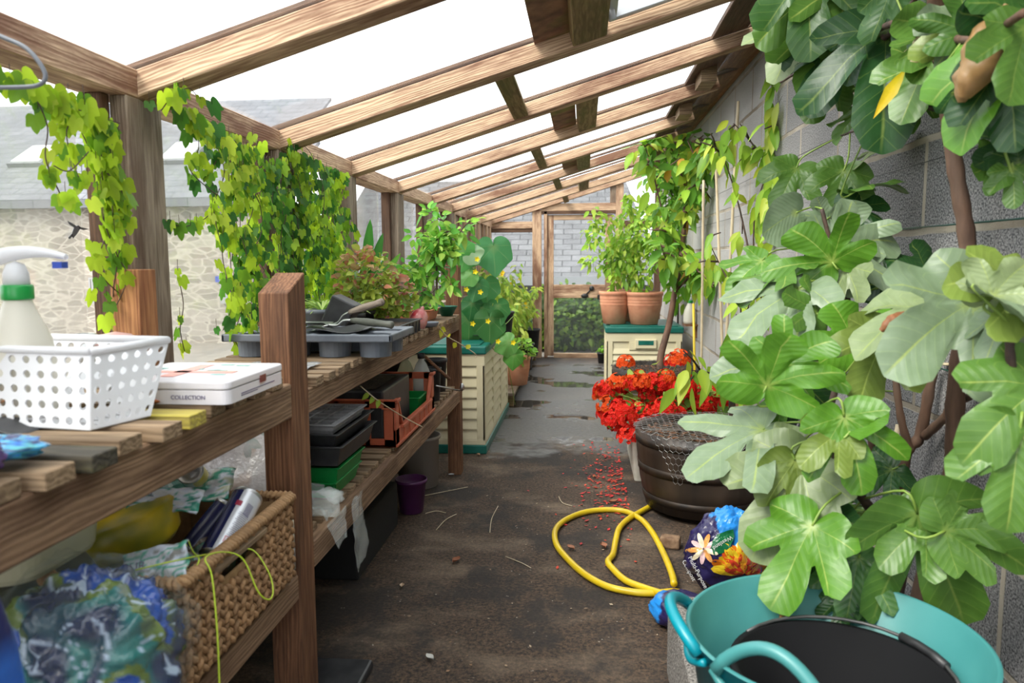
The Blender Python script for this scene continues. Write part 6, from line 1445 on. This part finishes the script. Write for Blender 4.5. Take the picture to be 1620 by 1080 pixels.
FL = [  # px, py (leaf centre), length px, tip direction deg, Y, colour, tilt of the face
 (1232, 555, 150, 75, 1.55, BRT, .2, 5), (1278, 545, 120, 40, 1.6, BRT, .3, 5), (1170, 575, 110, 175, 1.75, PAL, .5, 3), (1335, 500, 120, 110, 1.75, BRT, .2, 3), (1265, 470, 100, 140, 1.85, MID, .4, 5),
 (1285, 375, 125, 128, 1.95, BRT, .15, 5), (1370, 375, 130, 25, 2.0, PAL, .3, 5), (1345, 340, 110, 80, 2.05, PAL, .6, 5), (1235, 345, 70, 200, 2.1, PAL, .1, 0), (1300, 325, 70, 110, 2.1, PAL, .4, 3),
 (1210, 440, 110, 200, 2.0, MID, .7, 5), (1215, 480, 150, 205, 1.9, PAL, .8, 5), (1180, 430, 80, 215, 2.1, BRT, .5, 5), (1325, 455, 90, 245, 1.95, PAL2, .5, 3), (1395, 290, 90, 15, 2.15, MID, .9, 5), (1375, 320, 70, 20, 2.15, DRK, .6, 3),
 (1475, 510, 200, 205, 1.35, PAL, .25, 3), (1425, 500, 170, 195, 1.55, PAL2, .7, 3), (1555, 440, 165, 160, 1.28, OLV, .35, 3), (1600, 430, 110, 60, 1.25, PAL2, .3, 3), (1610, 490, 120, 330, 1.2, PAL, .8, 3), (1380, 570, 120, 240, 1.6, OLV, .5, 3),
 (1590, 650, 170, 215, 1.2, MID, .15, 3), (1605, 745, 150, 262, 1.18, MID, .15, 3), (1575, 520, 90, 240, 1.3, PAL, .8, 3),
 (1490, 880, 200, 300, 1.45, MID, .1, 5), (1545, 830, 120, 15, 1.42, MID, .2, 3), (1430, 850, 110, 210, 1.45, MID, .3, 3), (1350, 920, 100, 255, 1.5, (.1, .24, .07), .15, 5), (1255, 880, 150, 235, 1.5, BRT, .35, 3), (1290, 850, 110, 250, 1.58, DRK, .3, 3), (1310, 810, 70, 130, 1.6, DRK, .6, 3), (1270, 825, 90, 180, 1.6, DRK, .5, 3), (1330, 870, 80, 280, 1.6, DRK, .3, 3), (1330, 970, 60, 265, 1.5, DRK, .2, 3),
 (1230, 790, 170, 235, 1.6, PAL2, .35, 3), (1265, 770, 110, 280, 1.6, OLV, .3, 3), (1350, 705, 120, 285, 1.5, BRT, .1, 5), (1300, 700, 90, 205, 1.5, OLV, .3, 3), (1375, 650, 80, 45, 1.52, BRT, .5, 0), (1150, 700, 170, 197, 1.7, PAL, .5, 5), (1235, 725, 100, 215, 1.65, PAL2, .6, 3), (1215, 640, 70, 200, 1.8, BRT, .5, 5),
 (1455, 412, 95, 150, 2.0, DRK, .3, 3), (1400, 445, 80, 190, 2.1, DRK, .3, 3), (1375, 420, 70, 240, 2.2, DRK, .3, 3), (1400, 500, 90, 210, 2.1, DRK, .4, 3), (1330, 420, 80, 300, 2.2, DRK, .3, 3), (1350, 600, 60, 160, 2.1, DRK, .3, 3), (1380, 755, 90, 200, 1.9, DRK, .2, 5), (1340, 780, 80, 60, 1.9, MID, .3, 5), (1280, 610, 90, 330, 1.9, DRK, .3, 3), (1215, 600, 90, 185, 1.9, MID, .5, 5),
 (1400, 115, 190, 262, 1.95, DRK, .1, 5), (1360, 75, 90, 240, 2.1, DRK, .2, 3), (1260, 55, 130, 232, 2.4, PAL2, .3, 5), (1290, 85, 120, 262, 2.35, MID, .5, 3), (1310, 110, 120, 240, 2.3, DRK, .5, 3), (1345, 70, 80, 20, 2.2, MID, .3, 5), (1240, 20, 110, 210, 2.3, MID, .3, 3), (1330, 20, 120, 250, 2.2, MID, .3, 5), (1280, 10, 130, 270, 2.2, (.06, .18, .03), .4, 3),
 (1460, 30, 120, 150, 1.75, MID, .4, 3), (1500, 20, 120, 170, 1.6, PAL, .3, 5), (1480, 80, 110, 215, 1.75, MID, .5, 5), (1530, 90, 130, 250, 1.6, OLV, .4, 3), (1560, 130, 170, 235, 1.4, BRT, .45, 3), (1600, 150, 130, 280, 1.35, DRK, .2, 3), (1600, 50, 150, 200, 1.35, (.06, .18, .03), .3, 5), (1560, 20, 140, 150, 1.4, DRK, .3, 3), (1450, 130, 110, 240, 1.85, MID, .4, 3), (1445, 120, 80, 205, 1.9, PAL, .4, 5), (1440, 170, 70, 250, 1.95, MID, .3, 3), (1385, 150, 70, 200, 2.1, MID, .4, 5), (1540, 170, 90, 320, 1.55, DRK, .3, 3), (1525, 5, 110, 100, 1.55, (.08, .2, .03), .3, 5), (1610, 90, 120, 250, 1.25, MID, .2, 3),
 (1385, 235, 80, 205, 2.2, PAL2, .8, 3), (1345, 190, 70, 220, 2.3, MID, .7, 3), (1325, 300, 80, 250, 2.2, MID, .8, 3), (1245, 290, 80, 235, 2.3, MID, .8, 3), (1430, 15, 100, 290, 1.9, (.05, .15, .03), .3, 3), (1300, 150, 80, 225, 2.4, MID, .6, 3),
 (1580, 235, 90, 195, 1.45, DRK, .3, 3), (1595, 265, 80, 215, 1.42, MID, .3, 3), (1570, 255, 80, 185, 1.45, MID, .5, 3), (1610, 230, 70, 100, 1.4, DRK, .3, 3), (1604, 290, 60, 270, 1.4, MID, .3, 3)]
lf = MB(); pet = MB()
for i, (px, py, Lp, an, Y, c, tl, kind) in enumerate(FL):
    ctr = at(px, py, Y=Y); L_ = Lp*Y/1193*.92; a = math.radians(an)
    ctr.x = min(ctr.x, XW-.07-L_*.12)
    d = rr*math.cos(a)+uu*math.sin(a)+cf*R.uniform(-.25, .05); d.normalize()
    n = -(-CAMD(ctr)); n = (n*(1-tl)+Vector((0, -.1, 1))*tl+rdir()*.35)
    base = ctr-d*L_*.42; k = R.uniform(.88, 1.12); c = tuple(v*k*.72 for v in c)
    dark = c[1] < .2; ve = mixc(c, VE, .35 if dark else .75) if c[2] < .2 else mixc(c, (.5, .58, .34), .7)
    palm(lf, base, d, n, L_*.88, FIG if kind == 5 else (FIG3 if kind == 3 else [(0, 1), (30, .93), (70, .7), (120, .5), (160, .3), (180, .12)]), c, droop=.28, cup=.14, wav=.045, vein=ve, rings=(.2, .42, .64, .84, 1.0), axes=(0, 46, 92) if kind != 0 else (0,), seed=i*1.37, sx=1.05 if kind != 5 else 1.12, vw=1.3)
    near = min(allst, key=lambda s: (s-base).length); v = near-base
    if v.length > .22: near = base+v.normalized()*.16-Vector((0, 0, .05))
    pet.tube(smooth_path([base, base-d*min(.05, v.length*.4), near], 4), .0026, 5)
lf.keep_in().build('foliage', M_leafg, fig); pet.keep_in().build('leaf_stalks', M_gstem, fig)['kind'] = 'stuff'
# withered leaves
def wither(px, py, Y, s_, c, an, lb):
    p = at(px, py, Y=Y); q = MB(); a = math.radians(an); d = rr*math.cos(a)+uu*math.sin(a); sdv = d.cross(CAMD(p))
    def f(u, v):
        r = s_*.3*math.sin(PI*min(.97, u*.9+.1))*(1+.5*noise.noise(Vector((u*5, v*4, px)))); th = v*5.2
        return p+d*(u-.5)*s_*1.3+(sdv*math.cos(th)+CAMD(p)*math.sin(th))*r
    q.grid(f, 16, 16, col=lambda u, v: tuple(x*(.7+.6*abs(noise.noise(Vector((u*9, v*9, 1))))) for x in c)); return q.build('withered_leaf', M_leafg, fig, label=lb)
wither(1558, 80, 1.35, .13, (.5, .28, .12), 65, 'curled tan withered leaf'); wither(1528, 120, 1.38, .07, (.5, .3, .14), 80, 'curled tan withered tip'); wither(1452, 80, 1.75, .08, (.5, .42, .2), 60, 'pale withered leaf'); wither(1587, 130, 1.45, .05, (.25, .1, .04), 250, 'dark brown withered leaf')
wither(1412, 508, 1.5, .045, (.4, .16, .07), 40, 'small rust brown withered leaf'); wither(1238, 974, 1.48, .025, (.3, .15, .06), 270, 'brown leaf tip')
q = MB(); leaf(q, at(1432, 110, Y=1.8), rr*-.55-uu*.8, CAMD(at(1410, 150, Y=1.8)), .125, .03, 'lance', (.62, .5, .02), droop=.05, tipc=(.65, .42, .02)); q.build('yellow_leaf', M_leafg, fig, label='bright yellow narrow leaf')
# ---------------------------------------------------------------- plants on the left bench and box
def spider(loc, n, L_, W_, cols, name, label, up=.8, cat='plant', droop=.9, z0=.1):
    q = MB(); base = Vector(loc)
    for i in range(n):
        a = R.uniform(0, 2*PI); d = Vector((math.cos(a), math.sin(a), up*R.uniform(.7, 1.8))); l = L_*R.uniform(.6, 1.1)
        vs = []; cs = []; N_ = 7; s = Vector((-math.sin(a), math.cos(a), 0)); c = pick(cols)
        d.normalize()
        for k in range(N_+1):
            t_ = k/N_; p = base+d*l*t_+Vector((0, 0, -droop*l*t_*t_*.6)); w_ = W_*.5*math.sin(PI*min(.97, .15+t_*.83)); vs += [p-s*w_, p+Vector((0, 0, -w_*.4)), p+s*w_]; cs += [c, mixc(c, (.6, .7, .35), .5), c]
        fs = []
        for k in range(N_): b = k*3; fs += [(b, b+3, b+4, b+1), (b+1, b+4, b+5, b+2)]
        q.add(vs, fs, cs, smooth=True)
    return tag(q.build(name, M_leaf, origin=base), label, cat)
spider((GP[0], GP[1], GP[2]+.1), 46, .17, .009, [(.3, .48, .08), (.42, .56, .14), (.18, .36, .05)], 'spider_plant', 'spider plant with thin arching leaves in the grey pot')
x = at(565, 470, Y=2.8).x; pot((x-.02, 2.78, ZF), .055, .09, M_blackpl, 'small black pot tucked behind the tipped square pot'); spider((x-.02, 2.78, ZF+.085), 40, .17, .009, [(.35, .5, .1), (.45, .58, .16)], 'spider_plant', 'second spider plant, just right of the grey pot, with yellower leaves')
def bushy(loc, c, r, n, L_, W_, cols, name, label, shape='round', tips=None, stems_=9):
    t = thing(name, loc, label, 'plant'); st = MB(); lf = MB(); b0 = Vector(loc); c = Vector(c); r = Vector(r)
    for k in range(stems_):
        e = c+Vector((R.uniform(-.7, .7)*r.x, R.uniform(-.7, .7)*r.y, R.uniform(-.2, .8)*r.z)); st.tube(smooth_path([b0, b0.lerp(e, .5)+Vector((0, 0, .02)), e], 4), .003, 5)
    st.build('stem', M_gstem, t)
    for k in range(n):
        v = rdir()*R.uniform(.35, 1)**.5; p = c+Vector((v.x*r.x, v.y*r.y, v.z*r.z)); top = (v.z+1)/2; cc = pick(cols)
        if tips and R.random() < top**2*.9: cc = pick(tips)
        leaf(lf, p, Vector((v.x, v.y-.2, v.z*.5+.3))+rdir()*.6, Vector((0, -.5, 1))+rdir()*.7, L_*R.uniform(.6, 1.2), W_*R.uniform(.6, 1.2), shape, cc, fold=.3, droop=.3, wave=.12)
    lf.build('foliage', M_leaf, t); return t
a = at(575, 445, Y=2.95); bushy((RP2[0], RP2[1], RP2[2]+.08), (a.x, 2.95, a.z), (.12, .10, .13), 330, .04, .028, [(.35, .42, .06), (.26, .36, .05), (.42, .48, .08)], 'lettuce_plant', 'tall yellow green lettuce gone to seed with pinkish tips', tips=[(.5, .2, .12), (.45, .3, .15)])
a = at(612, 468, Y=3.1); bushy((RP[0], RP[1], RP[2]+.09), (a.x, 3.05, a.z), (.13, .10, .10), 300, .036, .026, [(.32, .4, .06), (.25, .33, .06)], 'lettuce_plant', 'shorter lettuce with pink flecked tips in the red pot', tips=[(.45, .16, .12), (.5, .28, .18)])
# strap leaved plant
q = MB()
for (tipx, tipy, W_, c) in ((586, 346, .055, (.06, .26, .04)), (606, 368, .05, (.05, .2, .04)), (545, 390, .035, (.28, .42, .25)), (634, 400, .04, (.13, .34, .05)), (522, 400, .03, (.22, .4, .12)), (615, 400, .035, (.08, .26, .05)), (575, 400, .04, (.2, .38, .08))):
    b0 = Vector((AP[0], AP[1], AP[2]+.1)); e = at(tipx, tipy, Y=AP[1]-.05); e.x = max(e.x, XL+.01); d = (e-b0); L_ = d.length; d.normalize(); leaf(q, b0, d, Vector((.1, -1, .2)), L_, W_, 'strap', c, fold=.35, droop=.0)
tag(q.build('strap_leaved_plant', M_leaf, origin=(AP[0], AP[1], AP[2]+.1)), 'plant with a few broad upright strap leaves behind the lettuces', 'plant')
# elder-like plant in the trough
b0 = Vector((at(690, 485, Y=3.6).x, 3.6, ZF+.045)); br = [B_((690, 400, 3.6), (675, 370, 3.6), (655, 375, 3.6)), B_((690, 390, 3.6), (700, 355, 3.6), (690, 345, 3.6)), B_((691, 380, 3.6), (712, 365, 3.6), (735, 372, 3.6)), B_((690, 420, 3.6), (670, 410, 3.6), (655, 425, 3.6)), B_((690, 440, 3.6), (665, 435, 3.6), (645, 440, 3.6)), B_((690, 400, 3.6), (715, 395, 3.6), (725, 410, 3.6)), B_((690, 410, 3.6), (700, 430, 3.6), (712, 445, 3.6)), B_((690, 455, 3.6), (680, 465, 3.6), (660, 465, 3.6))]
shrub('elder_seedling', 'upright leafy plant on a single stem in the terracotta coloured trough', 'plant', b0, [b0]+B_((691, 440, 3.6), (690, 390, 3.6), (692, 352, 3.6)), .006, br, 150, .06, .03, [(.16, .42, .05), (.26, .52, .07), (.1, .32, .05), (.36, .56, .1)], spread=.035, droop=.3, bark=M_dbark, down=.1, sub=3)
# cucumbers on the storage box
cu_t = thing('cucumber_plant', (-.83, 5.0, .75), 'cucumber plant with large drooping leaves and yellow flowers on the left storage box', 'plant')
lf = MB(); st = MB()
stemc = B_((755, 530, 4.85), (757, 480, 4.85), (752, 430, 4.85), (742, 385, 4.85)); st.tube(smooth_path(stemc, 5), .005, 6)
for (px, py, Lp, an, c) in ((728, 385, 45, 100, (.1, .36, .08)), (735, 408, 48, 250, (.12, .38, .1)), (752, 395, 42, 20, (.3, .45, .25)), (782, 408, 62, 275, (.08, .28, .1)), (742, 520, 62, 268, (.07, .24, .06)), (775, 520, 55, 270, (.06, .2, .05)), (752, 460, 40, 250, (.06, .22, .07)), (770, 462, 46, 275, (.07, .25, .07)), (745, 490, 38, 260, (.04, .18, .05)), (790, 495, 42, 280, (.06, .22, .06)), (758, 498, 40, 255, (.05, .2, .05)), (795, 545, 40, 200, (.14, .35, .08)), (812, 570, 34, 265, (.1, .3, .05)), (738, 440, 32, 220, (.16, .4, .1))):
    Y = 4.62+R.uniform(0, .15); p = at(px, py, Y=Y); a = math.radians(an); d = rr*math.cos(a)+uu*math.sin(a); L_ = Lp*.66*Y/1193; b0 = p-d*L_*.45
    palm(lf, b0, d, CAMD(p)+rdir()*.25+Vector((0, 0, .3)), L_, [(0, 1), (20, .85), (40, .8), (60, .85), (85, .72), (110, .68), (140, .55), (165, .35), (180, .1)], c, droop=.2, cup=-.2, wav=.05, vein=mixc(c, (.4, .5, .2), .35), rings=(.35, .7, 1), axes=(0, 50, 95), seed=px*.1, vw=2)
    nb = min(smooth_path(stemc, 5), key=lambda s: (s-b0).length); st.tube(smooth_path([nb, (nb+b0)/2+Vector((0, 0, .03)), b0], 4), .0028, 5)
for pts in ([(790, 530), (800, 560), (808, 600), (815, 640)], [(770, 500), (795, 515), (815, 500), (822, 530)], [(780, 480), (775, 510), (800, 545), (830, 540)], [(760, 520), (790, 560), (830, 545), (835, 570)]): st.tube(smooth_path([at(a, b, Y=4.7+.15*i) for i, (a, b) in enumerate(pts)], 5), .0025, 5)
st.build('stem', M_gstem, cu_t); lf.build('foliage', M_leaf, cu_t)
def flower5(p, r, col, parent, nm='flower'):
    q = MB()
    for k in range(5): a = 2*PI*k/5; leaf(q, p, rr*math.cos(a)+uu*math.sin(a)-cf*.4, CAMD(p), r, r*.7, 'ovate', col, droop=0)
    q.build(nm, M_petal, parent)
for px, py in ((772, 508), (752, 430), (748, 512), (788, 540), (812, 542), (755, 410), (760, 462), (738, 458)): flower5(at(px, py, Y=4.6), .02, (.72, .58, .02), cu_t)
# feathery yellow green plants along the platform
for k, (x, y, h, n, lb) in enumerate(((-.85, 6.5, .75, 420, 'nearest of the three feathery tomato plants along the left far side'), (-.80, 7.3, .8, 420, 'middle of the three feathery tomato plants along the left far side'), (-.74, 8.25, .62, 300, 'farthest of the three feathery tomato plants, by the end wall'))):
    b0 = Vector((x, y, .36)); br = []
    for j in range(11):
        e = b0+Vector((R.uniform(-.22, .24), R.uniform(-.3, .3), R.uniform(.25, 1)*h)); br.append([b0, b0.lerp(e, .5)+Vector((R.uniform(-.05, .05), 0, .05)), e])
    tt = shrub('tomato_plant', lb, 'plant', b0, [b0, br[0][2]], .006, br, 55, .075, .032, [(.44, .56, .08), (.3, .46, .06), (.5, .58, .12), (.2, .36, .05)], spread=.06, droop=.5, bark=M_gstem, sub=3)
    for j in range(5): flower5(b0+Vector((R.uniform(-.15, .2), -.2, R.uniform(.2, h))), .022, (.7, .5, .02), tt)
x = at(818, 560, Y=6.35).x; bushy((x, 6.35, .34), (x, 6.3, .42), (.14, .12, .1), 90, .06, .05, [(.2, .42, .05), (.3, .5, .08)], 'trailing_plant', 'trailing green plant over the rim of the terracotta pot')
# trailing yellow vine off the bench
q = MB(); q.tube(smooth_path([at(690, 510, Y=3.3), at(705, 530, Y=3.4), at(730, 545, Y=3.5), at(752, 560, Y=3.6), at(752, 566, Y=3.6)], 5), .0025, 5); t = thing('runner', at(690, 510, Y=3.3), 'wiry runner with tiny yellow leaves trailing off the bench front', 'vine'); q.build('stem', M_cane, t)
q = MB()
for px, py in ((697, 519), (712, 532), (722, 542), (738, 552), (700, 520)): leaf(q, at(px, py, Y=3.4), rdir(), CAMD(at(px, py, Y=3.4)), .035, .025, 'ovate', (.5, .5, .04))
q.build('leaves', M_leaf, t)
q = MB(); q.tube(smooth_path([at(570, 610, Y=2.3), at(600, 635, Y=2.35), at(640, 660, Y=2.5), at(668, 675, Y=2.55)], 5), .002, 5); t = thing('dry_runner', at(570, 610, Y=2.3), 'dry pinkish runner stretched across the front of the orange crate', 'vine'); q.build('stem', M_cane, t)
q = MB()
for px, py in ((585, 622), (600, 632), (592, 628)): leaf(q, at(px, py, Y=2.35), rdir(), CAMD(at(px, py, Y=2.35)), .03, .018, 'ovate', (.3, .42, .04))
q.build('leaves', M_leaf, t)
# ---------------------------------------------------------------- greenery outside
def hedge(c, r, n, s_, cols, label, name='hedge'):
    q = MB(); c = Vector(c); r = Vector(r)
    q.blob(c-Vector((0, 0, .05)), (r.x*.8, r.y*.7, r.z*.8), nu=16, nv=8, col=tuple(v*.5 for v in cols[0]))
    for k in range(n):
        v = rdir(); v = v*(R.uniform(.7, 1)/max(.25, v.length)); v.y = -abs(v.y); p = c+Vector((v.x*r.x, v.y*r.y, v.z*r.z)); p.z = max(p.z, .0)
        leaf(q, p, rdir()+Vector((0, 0, .2)), Vector((0, -1, .6))+rdir()*.8, s_*R.uniform(.6, 1.3), s_*.6, 'ovate', pick(cols), droop=.2)
    return tag(q.build(name, M_leaf), label, name)
HG = [(.05, .13, .015), (.10, .2, .02), (.15, .26, .03), (.03, .09, .012), (.08, .15, .02)]
hedge((-.25, 10.4, .35), (1.1, .5, .5), 1700, .09, HG, 'dark green hedge seen through the lower door pane')
hedge((-2.62, 10.6, .3), (1.2, .5, .55), 1500, .09, HG+[(.2, .28, .04)], 'green hedge left of the end door'); hedge((1.95, 10.5, .35), (1.0, .5, .55), 900, .09, HG, 'green hedge right of the end door')
def far_tree(x, y, h, r, label, n=1500, cols=HG):
    t = thing('far_tree', (x, y, -.06), label, 'tree'); q = MB(); q.tube([(x, y, -.06), (x+.1, y, h*.6)], [.14, .07], 8); q.build('trunk', M_bark, t); q = MB()
    for k in range(n):
        v = rdir()*R.uniform(.5, 1)**.5; v = v/max(.5, v.length) if v.length > 1 else v; p = Vector((x+v.x*r, y+v.y*r, h*.75+v.z*r*.8)); leaf(q, p, rdir(), rdir(), .22, .13, 'ovate', pick(cols), droop=.2)
    q.build('crown', M_leaf, t)
far_tree(3.4, 17, 3.6, 1.6, 'pale leafy tree beyond the end wall on the right', cols=[(.2, .3, .05), (.3, .38, .08), (.14, .22, .04)])
far_tree(-4.9, 19, 2.5, .9, 'tree rising behind the barn end, seen past the lettuce plants', cols=[(.12, .22, .04), (.2, .3, .06)])
